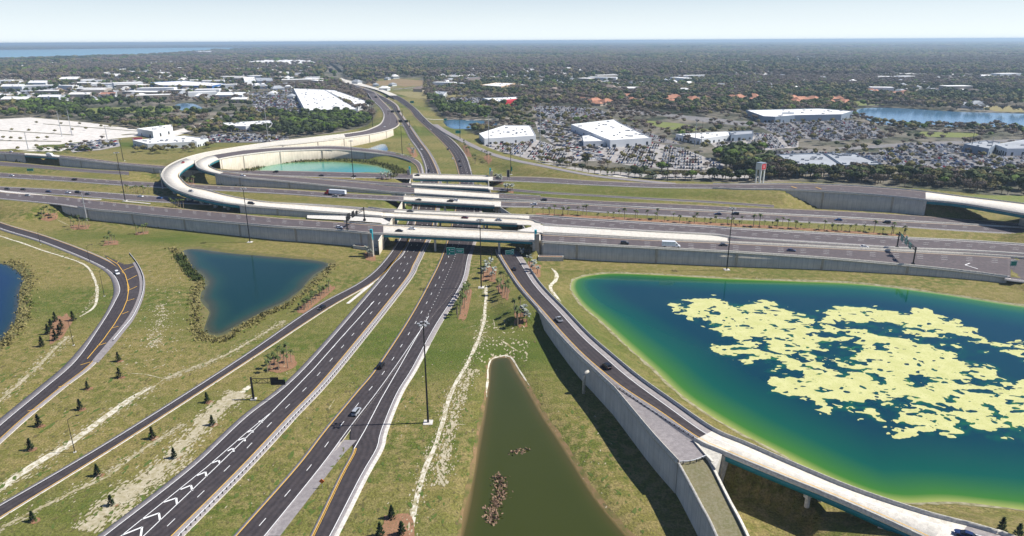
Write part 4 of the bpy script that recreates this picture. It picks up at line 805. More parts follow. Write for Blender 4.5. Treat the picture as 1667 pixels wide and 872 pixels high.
# bridges
def bridge(r, a, b, label, side_girders=5, piers=(), pierkind='cols', gd=1.5, zfix=None, deck_over=0.0):
    m = r.rng((a, b)); A = r.A[m]; B = r.B[m]; n = len(A); c = (A[0] + B[0]) / 2
    root = thing('highway_bridge', label, 'bridge', tuple(map(float, c)))
    org = c
    V = np.concatenate([A, B, B - [0, 0, .4], A - [0, 0, .4]]) - org; F = []
    for i in range(n - 1):
        for q in range(4): F.append((q * n + i, q * n + i + 1, ((q + 1) % 4) * n + i + 1, ((q + 1) % 4) * n + i))
    npmesh('deck', V, F, [DECK], root)
    w = np.linalg.norm(A - B, axis=1)
    for g in range(side_girders):
        f = (.45 / w) + (1 - .9 / w) * g / (side_girders - 1); C = A + (B - A) * f[:, None]; N = (B - A)[:, :2] / w[:, None]
        V = np.concatenate([np.c_[C[:, :2] + N * s * .22, C[:, 2] + z] for s, z in ((-1, -.4), (-1, -.4 - gd), (1, -.4 - gd), (1, -.4))]) - org; F = []
        for i in range(n - 1):
            for q in range(4): F.append((q * n + i, q * n + i + 1, ((q + 1) % 4) * n + i + 1, ((q + 1) % 4) * n + i))
        npmesh('girder', V, F, [TEAL], root)
    for t in piers:
        i = int(np.argmin(np.abs(r.t - t))); A1, B1 = r.A[i], r.B[i]; zt = A1[2] - .4 - gd; C = (A1 + B1) / 2; d = (B1 - A1)[:2] / np.linalg.norm((B1 - A1)[:2]); ww = np.linalg.norm((A1 - B1)[:2]); g0 = float(hz(C[0], C[1])) - .6
        if zfix is not None: g0 = zfix
        bm = MB(); an = math.atan2(d[1], d[0])
        if pierkind == 'hammer':
            hw = ww / 2 * .85; vs = []
            for y in (-.9, .9):
                for x, z in ((-1.3, g0), (1.3, g0), (1.5, zt - 3), (hw, zt - 1.3), (hw, zt), (-hw, zt), (-hw, zt - 1.3), (-1.5, zt - 3)): vs.append((C[0] + x * d[0] - y * d[1] - org[0], C[1] + x * d[1] + y * d[0] - org[1], z - org[2]))
            fs = [tuple(range(8))[::-1], tuple(range(8, 16))] + [(k, (k + 1) % 8, 8 + (k + 1) % 8, 8 + k) for k in range(8)]
            bm.add(vs, fs)
        else:
            e = d * (ww / 2 - .6); bm.beam((C[0] - e[0] - org[0], C[1] - e[1] - org[1], zt - .6 - org[2]), (C[0] + e[0] - org[0], C[1] + e[1] - org[1], zt - .6 - org[2]), 1.3, 1.2)
            k = max(2, int(ww / 6) + 1)
            for q in range(k):
                f = -(ww / 2 - 1.6) + (ww - 3.2) * q / (k - 1); x, y = C[0] + d[0] * f - org[0], C[1] + d[1] * f - org[1]; bm.tube([(x, y, g0 - org[2]), (x, y, zt - 1 - org[2])], .65, 10)
        bm.build('pier', [CONC], root)
    return root
R_ = ROADS
bridge(R_['F1'], 10, 11, 'front concrete bridge with teal girders and the two green road signs beneath', 6, (10.38, 10.72), zfix=-.5)
bridge(R_['L1'], 27, 28, 'slanting flyover bridge with teal girders, second across the underpass from the front', 4, (27.38, 27.7), zfix=-.5)
bridge(R_['F2'], 8, 9, 'narrow bridge deck directly behind the slanting flyover bridge over the underpass', 3, (8.38, 8.7), zfix=-.5)
bridge(R_['C'], 8, 9, 'wide bright bridge deck with several cars over the middle of the underpass', 5, (8.5,), zfix=-.5)
bridge(R_['L2'], 18.2, 19, 'slanting loop ramp bridge over the underpass, just behind the deck with several cars', 4, (18.6,), zfix=-.5)
bridge(R_['E'], 2, 3, 'narrowest bridge over the underpass, second from the back', 3, (2.5,), zfix=-.5)
bridge(R_['F'], 12, 13, 'rearmost bridge over the underpass, between the two rear cyan topped pylons', 5, (12.5,), zfix=-.5)
bridge(R_['F'], 2, 2.9, 'small teal girdered underpass bridge in the far left ramp', 4)
bridge(R_['F'], 22, 25, 'white decked bridge with deep teal girders leaving the frame at the right', 4, (24.0, 24.6), 'hammer', gd=2.0)
bridge(R_['L2'], 9.2, 13.0, 'short curved bridge of the inner loop ramp with bright cyan girders', 4, (), gd=1.8)
bridge(R_['L1'], 14.6, 22.0, 'long curved white flyover with teal girders on hammerhead piers at the left', 5, (15.6, 16.8, 18.2, 19.4, 20.1, 20.8, 21.4), 'hammer', gd=2.0)
bridge(R_['R4'], 9, 12.6, 'curved concrete ramp bridge with teal girders in the lower right foreground', 3, (10.5, 11.7), gd=1.7)
# end abutments of the freestanding bridges
def end_wall(r, t, label, h0=None):
    i = int(np.argmin(np.abs(r.t - t))); a, b = r.A[i], r.B[i]; C = (a + b) / 2; g = float(hz(C[0], C[1])) - 1 if h0 is None else h0
    d = (b - a)[:2] / np.linalg.norm((b - a)[:2]); n = np.array([-d[1], d[0]]); m = MB(); an = math.atan2(d[1], d[0]); w = np.linalg.norm((a - b)[:2]) / 2 + .25
    m.box(-w, w, -.7, .7, g - C[2], -.42, 0, an); o = m.build('abutment', [CONC]); o.location = tuple(map(float, C)); return tag(o, label, 'abutment')
end_wall(R_['F'], 21.9, 'pale abutment at the left end of the bridge that leaves the frame at the right', 4)
end_wall(R_['L1'], 14.5, 'rear abutment of the long curved white flyover', 5); end_wall(R_['L1'], 22.1, 'near abutment of the curved white flyover, beside the dry grass', 6)
end_wall(R_['L2'], 9.1, 'rear abutment of the short curved loop bridge', 5); end_wall(R_['L2'], 13.1, 'near abutment of the short curved loop bridge', 5)
end_wall(R_['R4'], 8.9, 'abutment under the start of the foreground ramp bridge, beside the grassed wedge', -2); end_wall(R_['R4'], 12.7, 'far abutment of the foreground ramp bridge at the bottom edge', -2)
end_wall(R_['F'], 1.95, 'left abutment of the small teal underpass in the far left ramp', 2); end_wall(R_['F'], 2.95, 'right abutment of the small teal underpass in the far left ramp', 2)
# gore apron and grassed wedge beside the foreground ramp
def slab(name, pts, m, mats_side, depth=11, kind=None, label=None, cat=None):
    pts = np.array(pts); n = len(pts); V = np.concatenate([pts, pts - [0, 0, .5]]); F = [tuple(range(n))] + [(k, n + k, n + (k + 1) % n, (k + 1) % n) for k in range(n)]
    me = bpy.data.meshes.new(name); me.from_pydata([tuple(p) for p in V], [], F); o = link(name, me, None, [m, mats_side]); me.polygons.foreach_set('material_index', [0] + [1] * n)
    bm = bmesh.new(); bm.from_mesh(me); bmesh.ops.recalc_face_normals(bm, faces=bm.faces[:]); bm.to_mesh(me); bm.free(); return o
tag(slab('road', [g + np.array([0, 0, .0]) for g in GORE], SHLD, CONC), kind='structure')
tag(slab('grass_bank', [w_ + np.array([0, 0, -.35]) for w_ in WEDGE], two_scale('wedge_grass', [(0.17, 0.15, 0.08), (0.13, 0.13, 0.055), (0.21, 0.19, 0.12)], .3, 1.2), CONC), kind='structure')
def wall_poly(pts, label, flip, thick=.5, pil=0):
    p = crom(np.array(pts), 10); d = np.gradient(p, axis=0)[:, :2]; d /= np.linalg.norm(d, axis=1)[:, None]; o = np.stack([d[:, 1], -d[:, 0]], 1) * (-1 if flip else 1)
    return wall(p[:, :2], o, p[:, 2] + .3, 'retaining_wall', label, pil=pil, cop=.5, zb=-2.5)
wall_poly(WEDGE[:5], 'shaded side wall of the grassed wedge running off the bottom edge', False)
wall_poly(WEDGE[5:], 'right-hand wall of the grassed wedge, facing the ramp bridge', False)
wall_poly([P(1129, 716.6, 10.3), P(1151, 742, 10.2), P(1160, 752, 10.2)], 'short wall closing the gore beside the start of the ramp bridge', True)
tp = MB(); q_ = [P(1131, 716, 10.5), P(1176, 738.5, 10.5), P(1165, 762, 10.3), P(1150, 742, 10.3)]; n_ = 4
tp.add([tuple(p) for p in q_] + [(p[0], p[1], -2) for p in q_], [(0, 1, 2, 3), (0, 4, 5, 1), (1, 5, 6, 2), (2, 6, 7, 3), (3, 7, 4, 0)]); tag(tp.build('bridge_corner_block', [CONC]), 'cream concrete corner block where the foreground ramp bridge begins', 'abutment')
# pipe standing against the tall wall
pm = MB(); a = PT(950, 640); pt = P(953, 601, 8.4); pm.tube([(a[0], a[1], a[2] - .5), (a[0], a[1], 7.2), (a[0] + .5, a[1] + .3, 8.0), (a[0] + 1.6, a[1] + 1, 8.2)], .55, 12); tag(pm.build('drain_pipe', [CONC], smooth=True), 'thick white drain pipe standing against the tall shaded ramp wall', 'pipe')
# ------------------------------------------------------------------ pylons at the corners of the underpass
def pylon(x, y, rz, label, h=16.5, g=0):
    r = thing('pylon', label, 'pylon', (x, y, g - .5), rz, 'cyan topped pylons at the corners of the underpass')
    m = MB(); m.box(-1.1, 1.1, -1.4, 1.4, 0, h - 2.2); m.box(-1.35, 1.35, -1.65, 1.65, 0, 2.5); m.build('shaft', [PILM], r)
    m = MB(); m.box(1.1, 1.5, -1.0, 1.0, 0, h - 4.8); m.build('fin', [CONC], r)
    m = MB(); m.box(.3, 1.65, -.7, .7, h - 6.2, h); m.build('cap_panel', [CYAN], r); return r
a = P(621, 379, 9); pylon(-81.5, 377.5, 0, 'left pylon in front, beside the front bridge', 16.5)
pylon(14.5, 374.5, math.pi, 'right pylon in front, where the long right wall begins', 16.5)
pylon(-88.5, 583, 0, 'left pylon at the rear, beside the inner loop ramp', 16.5); pylon(-17, 573, math.pi, 'right pylon at the rear, by the rearmost bridge', 16.5)
# planter boxes at the feet of the long walls
def planter(u0, v0, u1, v1, label):
    a = PT(u0, v0); b = PT(u1, v1); L = np.linalg.norm(b - a); r = thing('planter', label, 'planter', tuple(map(float, a)), math.atan2(b[1] - a[1], b[0] - a[0]))
    m = MB()
    for x0, x1, y0, y1 in ((0, L, 0, .35), (0, L, 3, 3.35), (0, .35, .35, 3), (L - .35, L, .35, 3)): m.box(x0, x1, y0, y1, -.8, 1.9)
    m.build('box', [CONC], r); m = MB(); m.box(.35, L - .35, .35, 3, .5, 1.5); m.build('soil', [MULCH], r); return r
planter(575, 404, 614, 409, 'long concrete planter at the foot of the wall left of the front bridge'); planter(876, 423, 917, 425, 'long concrete planter at the foot of the wall right of the front bridge')
# ------------------------------------------------------------------ poles
def lamp_pole(base, h, label, col=None, kind='mast', group=None, rz=0):
    m_ = col or BLACKM; x, y, z = map(float, base); name = {'mast': 'light_mast', 'arm': 'street_lamp', 'plain': 'power_pole'}[kind]
    r = thing(name, label, {'mast': 'light mast', 'arm': 'street lamp', 'plain': 'power pole'}[kind], (x, y, z - .2), rz, group)
    R0 = {'mast': .36, 'arm': .13, 'plain': .5}[kind]
    m = MB(); m.tube([(0, 0, 0), (0, 0, h)], [R0, R0 * .45], 8); m.build('pole', [m_], r)
    if kind == 'mast':
        m = MB(); m.box(-1.5, 1.5, -1.5, 1.5, 0, .45); m.build('base_pad', [PALE], r)
        m = MB(); m.tube([(1.0 * math.cos(t), 1.0 * math.sin(t), h - .3) for t in np.linspace(0, 2 * math.pi, 13)], .09, 5); m.beam((-1, 0, h - .3), (1, 0, h - .3), .1); m.beam((0, -1, h - .3), (0, 1, h - .3), .1); m.build('ring', [m_], r)
        for k in range(6):
            t = k * math.pi / 3; m = MB(); m.box(-.45, .45, -.35, .35, -.25, .12); o = m.build('lamp_head', [GALV], r); o.location = (1.5 * math.cos(t), 1.5 * math.sin(t), h - .35); o.rotation_euler = (0, 0, t)
    elif kind == 'arm':
        m = MB(); m.tube([(0, 0, h - .1), (1.2, 0, h + .5), (2.6, 0, h + .6)], .07, 6); m.build('arm', [m_], r)
        m = MB(); m.box(2.3, 3.2, -.2, .2, h + .48, h + .68); m.build('lamp_head', [m_], r)
        m = MB(); m.box(-.4, .4, -.4, .4, 0, .4); m.build('base_pad', [PALE], r)
    else:
        m = MB(); 
        for k in (1, 3, 5): m.beam((-1.6, 0, h - k * 1.4), (1.6, 0, h - k * 1.4), .16)
        m.build('crossarm', [m_], r)
    return r
def mast(ub, vb, ut, vt, label, col=None, kind='mast', h=None, zb=None, group=None, rz=0):
    b = PT(ub, vb) if zb is None else P(ub, vb, zb)
    if h is None:
        lo, hi = 2, 80
        for _ in range(30):
            mid = (lo + hi) / 2
            if proj((b[0], b[1], b[2] + mid))[1] > vt: lo = mid
            else: hi = mid
        h = lo
    return lamp_pole(b, h, label, col, kind, group, rz)
G_ = 'tall dark high mast light poles'
mast(697, 688, 687, 524, 'tall dark light mast beside the middle road, casting its shadow past the silver car', group=G_)
mast(1183, 439, 1193, 337, 'tall dark light mast between the right wall and the algae lake', group=G_)
mast(783.5, 468, 781, 356, 'dark light mast rising in front of the front bridge', group=G_)
mast(407, 394, 399, 305, 'dark light mast in front of the left wall, above the left pond', group=G_)
mast(204, 327, 191, 247, 'dark light mast in the median left of the white flyover loop', group=G_)
mast(575.5, 290, 570, 228, 'dark light mast between the rear road and the turquoise pond', group=G_)
mast(655, 252, 650, 203, 'dark light mast on the grass right of the loop ponds', group=G_)
mast(831.6, 284, 830.6, 236, 'dark light mast on the grass beyond the rear right pylon', group=G_)
mast(749, 226, 748, 184, 'dark light mast beside the far ramp, near the small green signs', group=G_)
mast(1086, 298, 1087, 234, 'dark light mast by the tree belt behind the far right ramp', group=G_)
mast(607, 208, 606, 173, 'distant dark mast by the wood left of the parkway', group=G_)
mast(460, 222, 457, 176, 'distant dark mast behind the merging ramps', group=G_)
mast(227, 185, 224, 150, 'distant dark mast over the left woods', group=G_)
mast(1141, 240, 1139, 196, 'distant dark mast in front of the low dealership building at the right', group=G_); mast(1580, 246, 1584, 207, 'distant dark mast in the right-hand car parks', group=G_)
mast(201, 262, 194, 226, 'dark mast beside the shop with the red sign', group=G_)
for u0, v0, u1, v1, l, rr in ((142, 359, 135, 314, 'pale slim mast at the left end of the long left wall', 0), (101, 222, 94, 180, 'left one of the two tall pale poles in the empty white car park', 0), (117.6, 221, 112, 177, 'right one of the two tall pale poles in the empty white car park', 0), (46, 243, 42, 214, 'pale pole in front of the empty white car park', 0),
                      (175, 229, 173, 204, 'short pale pole at the right edge of the empty white car park', 0), (437, 232, 430, 171, 'thick pale transmission pole behind the loop ramps', 1), (879, 246, 877.6, 167, 'tallest pale transmission pole, among the white dealerships', 1), (796, 237, 795, 185, 'pale transmission pole in front of the smaller white dealership', 1), (1131, 238, 1133, 190, 'slim pale pole left of the low dealership building', 1), (1612, 250, 1615, 222, 'pale pole in front of the dealership at the far right', 1), (95 + 170, 307, 261, 276, 'pale pole beside the outside of the white flyover loop', 0)):
    mast(u0, v0, u1, v1, l, GALV, 'plain' if rr else 'plain', group='pale power and light poles')
for u, v, vt, l in ((66, 398, 376, 'street lamp beside the upper part of the far left ramp'), (146, 427, 400, 'street lamp beside the middle of the far left ramp bend'), (170, 482, 440, 'street lamp inside the bend of the far left ramp'), (120, 562, 522, 'street lamp by the mulched conifer bed at the left'), (122, 736, 682, 'street lamp between the ditch and the narrow ramp at lower left')):
    mast(u, v, u, vt, l, kind='arm', group='slim dark street lamps along the left ramps', rz=.6)
# ------------------------------------------------------------------ signs
SG = mat('sign_green', (0.0, 0.2, 0.12), .5); SGL = mat('sign_green_bright', (0.005, 0.26, 0.17), .5)
def panel(parent, w, h, m, loc, rz=0, border=True, text=None, both=None, name='sign_panel'):
    b = MB(); b.box(-w / 2, w / 2, -.08, .08, -h / 2, h / 2); o = b.build(name, [m], parent); o.location = loc; o.rotation_euler = (0, 0, rz)
    if border:
        b = MB(); t = .12
        for x0, x1, z0, z1 in ((-w / 2 + .1, w / 2 - .1, h / 2 - .22, h / 2 - .1), (-w / 2 + .1, w / 2 - .1, -h / 2 + .1, -h / 2 + .22), (-w / 2 + .1, -w / 2 + .22, -h / 2 + .22, h / 2 - .22), (w / 2 - .22, w / 2 - .1, -h / 2 + .22, h / 2 - .22)): b.box(x0, x1, -.11, -.083, z0, z1)
        b.build('sign_border', [WHITE], o)
    for kind, x, z, a, c in (text or []):
        b = MB()
        if kind == 'bar': b.box(x - a / 2, x + a / 2, -.11, -.083, z - c / 2, z + c / 2)
        if kind == 'disc': b.add([(x + a * math.cos(t), -.11, z + a * math.sin(t)) for t in np.linspace(0, 2 * math.pi, 16, endpoint=False)], [tuple(range(16))])
        if kind == 'arrow': b.add([(x - a * .3, -.11, z + c / 2), (x + a * .3, -.11, z + c / 2), (x + a * .3, -.11, z), (x + a, -.11, z), (x, -.11, z - c / 2), (x - a, -.11, z), (x - a * .3, -.11, z)], [tuple(range(7))])
        b.build('sign_legend', [WHITE], o)
    return o
def truss(m, a, b, d=1.1, w=.12):
    a = np.array(a, float); b = np.array(b, float); L = np.linalg.norm(b - a); n = max(3, int(L / 1.6)); dz = np.array([0, 0, d])
    m.beam(a, b, w); m.beam(a + dz, b + dz, w)
    for i in range(n):
        p = a + (b - a) * i / n; q = a + (b - a) * (i + 1) / n
        m.beam(p, q + dz if i % 2 else q, w * .6) if i % 2 else m.beam(p + dz, q, w * .6)
        m.beam(p, p + dz, w * .6)
# lower-left cantilever sign (seen from behind)
b_ = PT(413, 650); r = thing('cantilever_sign', 'black cantilever sign structure seen from behind at the left edge of the left road', 'road sign', tuple(map(float, b_)))
m = MB(); m.tube([(0, 0, -.3), (0, 0, 8.6)], [.42, .34], 10); m.build('post', [BLACKM], r); m = MB(); m.box(-.9, .9, -.9, .9, -.3, .35); m.build('base_pad', [PALE], r)
m = MB(); truss(m, (0, 0, 6.4), (9.5, -.2, 6.4), 1.7, .18); m.build('truss', [BLACKM], r)
panel(r, 2.8, 2.9, BLACKM, (8.2, -.45, 7.3), 0, False); panel(r, 2.3, 2.0, BLACKM, (10.7, -.47, 6.9), 0, False)
# signs beneath the front bridge
def gsign(u0, v0, u1, v1, depth_v, label, parts, posts=True):
    b = P((u0 + u1) / 2, depth_v, 0); r = thing('overhead_sign', label, 'road sign', tuple(map(float, b)))
    def x_at(u, v):  # size at that distance
        d = FV * FPX + RV * (u - CX) - UV * (v - CY); t = b[1] / d[1]; return np.array([d[0] * t, b[1], CAMH + d[2] * t])
    zz = []
    for pu0, pv0, pu1, pv1, m_, tx in parts:
        a = x_at(pu0, pv0); c = x_at(pu1, pv1); w = c[0] - a[0]; h = a[2] - c[2]; ctr = (a + c) / 2; panel(r, w, h, m_, (ctr[0] - b[0], -.3, ctr[2]), 0, True, tx(w, h)); zz.append(ctr[2])
    return r, x_at, b
r, xa, b_ = gsign(726, 0, 757, 0, 424, 'pair of green overhead road signs hanging under the front bridge', [(726.5, 402.3, 741, 414.5, SGL, lambda w, h: [('disc', -w * .14, h * .2, .42, 0), ('arrow', -w * .14, -h * .3, .5, .9), ('bar', w * .2, h * .22, w * .3, .22), ('bar', w * .15, -h * .05, w * .4, .2)]), (741.6, 403.8, 755.5, 412, SGL, lambda w, h: [('bar', 0, h * .15, w * .7, .25), ('bar', 0, -h * .1, w * .5, .22)])])
m = MB(); truss(m, (-8, .3, 4.8), (20.5, .3, 4.8), 1.4, .16); m.build('truss', [BLACKM], r); m = MB(); m.tube([(20.5, .3, -.3), (20.5, .3, 7)], .3, 8); m.build('post', [BLACKM], r)
r, xa, b_ = gsign(823, 0, 838, 0, 424, 'single small green overhead sign over the right ramp under the front bridge', [(822.5, 407, 832, 413.8, SGL, lambda w, h: [('bar', 0, h * .1, w * .6, .22)]), (832.1, 405.5, 836.8, 413.5, SGL, lambda w, h: [('arrow', 0, 0, .4, .9)])])
m = MB(); truss(m, (-3, .3, 4.6), (11, .3, 4.6), 1.3, .16); m.build('truss', [BLACKM], r); m = MB(); m.tube([(11, .3, -.3), (11, .3, 6.5)], .3, 8); m.build('post', [BLACKM], r)
# gantries over the cross highway
def gantry(pa, pb, h, label, panels, m_, face):
    a = np.array(pa, float); b = np.array(pb, float); d = (b - a)[:2]; L = np.linalg.norm(d); an = math.atan2(d[1], d[0]); r = thing('sign_gantry', label, 'sign gantry', tuple(map(float, a)), an)
    dz = b[2] - a[2]; m = MB(); m.tube([(0, 0, 0), (0, 0, h)], .38, 8); m.box(-.7, .7, -.7, .7, -.2, 1.1); m.build('post', [BLACKM], r); m = MB(); m.tube([(L, 0, dz), (L, 0, h)], .38, 8); m.box(L - .7, L + .7, -.7, .7, dz - .2, dz + 1.1); m.build('post', [BLACKM], r)
    m = MB(); truss(m, (0, 0, h - 2.0), (L, 0, h - 2.0), 1.5, .2); m.build('truss', [BLACKM], r)
    for f, w, hh, z in panels: panel(r, w, hh, m_, (L * f, -.6 if face else .6, h - 1.4 + z), 0, face, [('bar', 0, hh * .2, w * .6, .3), ('bar', 0, -hh * .05, w * .5, .3), ('arrow', 0, -hh * .32, .4, .7)] if face else None)
    return r
gantry(P(565.5, 374.5, 9.3), P(593.5, 358.5, 9.3), 8.6, 'gantry with three black sign backs over the front carriageway, left of the front bridge', [(.16, 4.2, 4.2, .2), (.42, 3.4, 4.0, .3), (.62, 2.6, 2.8, 0)], BLACKM, False)
gantry(P(1460, 403.5, 5.1), P(1486, 431, 4.9), 9.6, 'gantry with overlapping green signs over the lanes near the right end', [(.25, 4.6, 3.6, 0), (.5, 4.4, 3.2, 0), (.5, 2.6, 1.4, 2.4), (.74, 4.6, 3.0, -.1)], SG, True)
def post_sign(u, v, w, h, ht, m_, label, zb=None, name='road_sign', rz=0):
    b = PT(u, v) if zb is None else P(u, v, zb); r = thing(name, label, 'road sign', tuple(map(float, b)), rz); m = MB()
    for x in ((-w * .3, w * .3) if w > 1.6 else (0,)): m.tube([(x, .12, -.3), (x, .12, ht)], .07, 6)
    m.build('post', [GALV if m_ is not BLACKM else BLACKM], r); panel(r, w, h, m_, (0, 0, ht - h / 2), 0, w > 1.6); return r
post_sign(1648, 438, 3.4, 2.8, 4.6, SG, 'green exit sign on two posts in the gore at the right edge')
post_sign(690 + 35, 200, 5, 3.5, 7, SGL, 'small green sign beside the far right ramp, left of the pond'); post_sign(746, 222, 7, 4, 8, SGL, 'green sign left of the smaller white dealership'); post_sign(671, 172, 7, 4, 9, SGL, 'green sign at the right of the distant parkway')
post_sign(50, 281, 6, 2.4, 4, SGL, 'small pale green sign on the grass at the far left'); post_sign(832.5, 281.5, 1.6, 4, 6, SGL, 'narrow green sign beyond the rear right pylon')
post_sign(827.5, 294, 2.4, 6, 9, BLACKM, 'tall dark sign structure seen edge on behind the rear bridges')
ORG = mat('orange_sign', (0.5, 0.12, 0.02), .6)
b_ = PT(525, 795); r = thing('road_sign', 'small orange diamond sign on a post in the grass gore at the bottom', 'road sign', tuple(map(float, b_))); m = MB(); m.tube([(0, .1, -.2), (0, .1, 2.6)], .06, 6); m.build('post', [GALV], r); o = panel(r, 1.1, 1.1, ORG, (0, 0, 2.4), 0, False); o.rotation_euler = (0, math.pi / 4, 0)
for u0, v0, u1, v1, lab in ((600, 164, 640, 164, 'far black gantry over the left lanes of the distant parkway'), (632, 189, 655, 189, 'black twin sign gantry over the distant merging ramps'), (646, 206, 667, 206, 'black twin sign gantry over the parkway above the grass median')):
    a = P(u0, v0, 2); b = P(u1, v1, 2); gantry(a, b, 9, lab, [(.3, 5, 3.4, 0), (.75, 5, 3.4, 0)], BLACKM, False)
# ------------------------------------------------------------------ guard rails
RAILM = mat('rail_zinc', (0.66, 0.67, 0.68), .6, .1)
def guardrail(pts, label, z0=None, sp=1.9, limit=90):
    pts = np.array(pts, float); L = np.concatenate([[0], np.cumsum(np.linalg.norm(np.diff(pts, axis=0), axis=1))]); root = thing('guardrail', label, 'guardrail', tuple(map(float, pts[0]))); n = len(pts); org = pts[0]
    d = np.gradient(pts, axis=0)[:, :2]; d /= np.linalg.norm(d, axis=1)[:, None]; N = np.stack([-d[:, 1], d[:, 0]], 1); prof = [(.0, .45), (.12, .5), (.04, .6), (.12, .7), (0, .78), (-.06, .78), (-.06, .45)]
    V = np.concatenate([np.c_[pts[:, :2] + N * a, pts[:, 2] + b] for a, b in prof]) - org; F = [(a * n + i, a * n + i + 1, ((a + 1) % 7) * n + i + 1, ((a + 1) % 7) * n + i) for i in range(n - 1) for a in range(7)]
    npmesh('rail', V, F, [RAILM], root); pm = MB(); pm.box(-.11, .11, -.11, .11, -.2, .72); me = None; rest = MB(); k = 0; s = sp / 2
    while s < L[-1]:
        i = int(np.clip(np.searchsorted(L, s) - 1, 0, n - 2)); f = (s - L[i]) / (L[i + 1] - L[i]); p = pts[i] + (pts[i + 1] - pts[i]) * f - org; p = p + np.array([*(N[i] * -.18), 0])
        if k < limit:
            if me is None: o = pm.build('post', [WOODP], root); me = o.data
            else: o = bpy.data.objects.new('post', me); COL.objects.link(o); o.parent = root
            o.location = tuple(map(float, p))
        else: rest.box(p[0] - .11, p[0] + .11, p[1] - .11, p[1] + .11, p[2] - .2, p[2] + .72)
        k += 1; s += sp
    if rest.v: tag(rest.build('far_post', [WOODP], root), kind='stuff')
    return root
WOODP = mat('rail_post', (0.06, 0.055, 0.05), .8)
rr_ = ROADS['R1']; mm = rr_.rng((0, 8)); guardrail(rr_.across(b=.9)[mm], 'long guardrail on the right shoulder of the left road, beside the grass median')
rr_ = ROADS['R4']; mm = rr_.rng((.8, 3.1)); guardrail(rr_.across(a=.6)[mm], 'guardrail along the canal side of the right ramp, ahead of its tall wall')
guardrail(crom(np.array([P(1007, 632, 9.5), P(1060, 669, 9.9), P(1131, 714.6, 10.2)]), 12), 'short guardrail on the gore beside the foreground ramp')
guardrail(crom(np.array([P(1106, 754, 9.6), P(1128, 752, 9.7), P(1149, 744, 9.9)]), 6), 'guardrail closing the end of the gore above the grassed wedge')
guardrail(crom(np.array([P(211, 413, 0), P(224, 430, 0), P(233, 450, 0), P(234, 470, 0), P(228, 492, 0), P(216, 517, 0), P(200, 537, 0), P(185, 555, 0)]), 6), 'curved guardrail round the striped gore of the far left ramp')
rr_ = ROADS['R1']; mm = rr_.rng((9, 13)); guardrail(rr_.across(b=.9)[mm], 'distant guardrail on the right side of the parkway beyond the bridges', limit=60)
# striped gore of the far-left ramp
gp = [(168, 414), (205, 411), (211, 414), (224, 431), (232, 450), (232, 472), (226, 494), (214, 517), (198, 536), (182, 556), (155, 587), (140, 584), (168, 552), (201, 501), (210, 468), (200, 443)]
tag(drape('road', PP(gp, 0), ASPH, .0, 3, zfun=lambda x, y: np.full(len(x), .04)), kind='structure')
pe = [P(u, v, .05) for u, v in [(207, 413), (218, 431), (226, 450), (227, 472), (220, 494), (209, 515), (193, 536), (176, 556), (150, 587)]]; po = [P(u, v, .05) for u, v in [(213, 413), (226, 431), (235, 450), (236, 472), (230, 494), (218, 519), (202, 540), (186, 560), (160, 590)]]
pe = crom(pe, 5); po = crom(po, 5); tag(strip([pe, po], 'road', [SHLD], [0]), kind='structure')
gl = [px_line([(190, 428), (206, 416)], .35, .07), px_line([(201, 440), (218, 433)], .35, .07), px_line([(207, 456), (223, 448)], .35, .07), px_line([(210, 472), (223, 466)], .35, .07), px_line([(206, 490), (219, 486)], .35, .07), px_line([(199, 511), (209, 507)], .35, .07), px_line([(182, 534), (193, 531)], .35, .07), px_line([(158, 563), (173, 558)], .35, .07), px_line([(174, 419), (192, 430), (204, 447), (210, 468), (207, 488), (200, 505), (186, 528), (168, 553), (142, 584)], .3, .07)]
for u, v, w in ((131, 594, 16), (95, 630, 20), (45, 669, 22)): gl.append(px_line([(u, v), (u + w, v - 5)], .3, .05))
build_lines(gl, 'road_marking', YEL)
fl = []
for u, v in ((1288, 306), (1328, 307.5), (1385, 312), (1430, 316.5), (1475, 321)): fl.append(px_line([(u, v - 3), (u + 9, v)], .8, .05, 13.3))
build_lines(fl, 'road_marking', YEL)
# pale aprons
_g = [P(u, v, .012) for u, v in [(436, 872), (456, 872), (500, 815), (541, 762), (560, 738), (581, 716), (560, 716), (526, 758), (480, 815)]]; tag(npmesh('road', _g, [tuple(range(9))], [SHLD]), kind='structure')
def apron(px, z, name='concrete_apron', m=None):
    o = npmesh(name, [P(u, v, z) for u, v in px], [tuple(range(len(px)))], [m or PALE]); return tag(o, kind='structure')
apron([(500, 354.8), (560, 358), (620, 362.5), (624, 366), (636, 362), (622, 354.5), (560, 351), (500, 350)], 8.9)
V_ = [P(u, v, z) for u, v, z in [(842, 374.5, 9.02), (880, 365.5, 9.02), (960, 370.3, 9.02), (960, 384.5, 9.02), (866, 378.5, 9.02)]]; tag(npmesh('concrete_apron', V_, [tuple(range(5))], [PALE]), kind='structure')
rr_ = ROADS['R3']; mm = rr_.rng((0, 6.6)); a_ = rr_.across(b=1.1)[mm]; b_ = rr_.B[mm]; tag(strip([zrow(a_, .03), zrow(b_, .03)], 'concrete_apron', [PALE], [0]), kind='structure')
streak([(-60, 299.5), (0, 311), (60, 317), (120, 323), (165, 325)], 4.5, 2.0, PALE, 'concrete_apron', dz=.3, seed=50, amp=.05)
streak([(204, 328), (245, 332)], 1.2, 1.2, PALE, 'concrete_apron', dz=.3, seed=51, amp=.05)
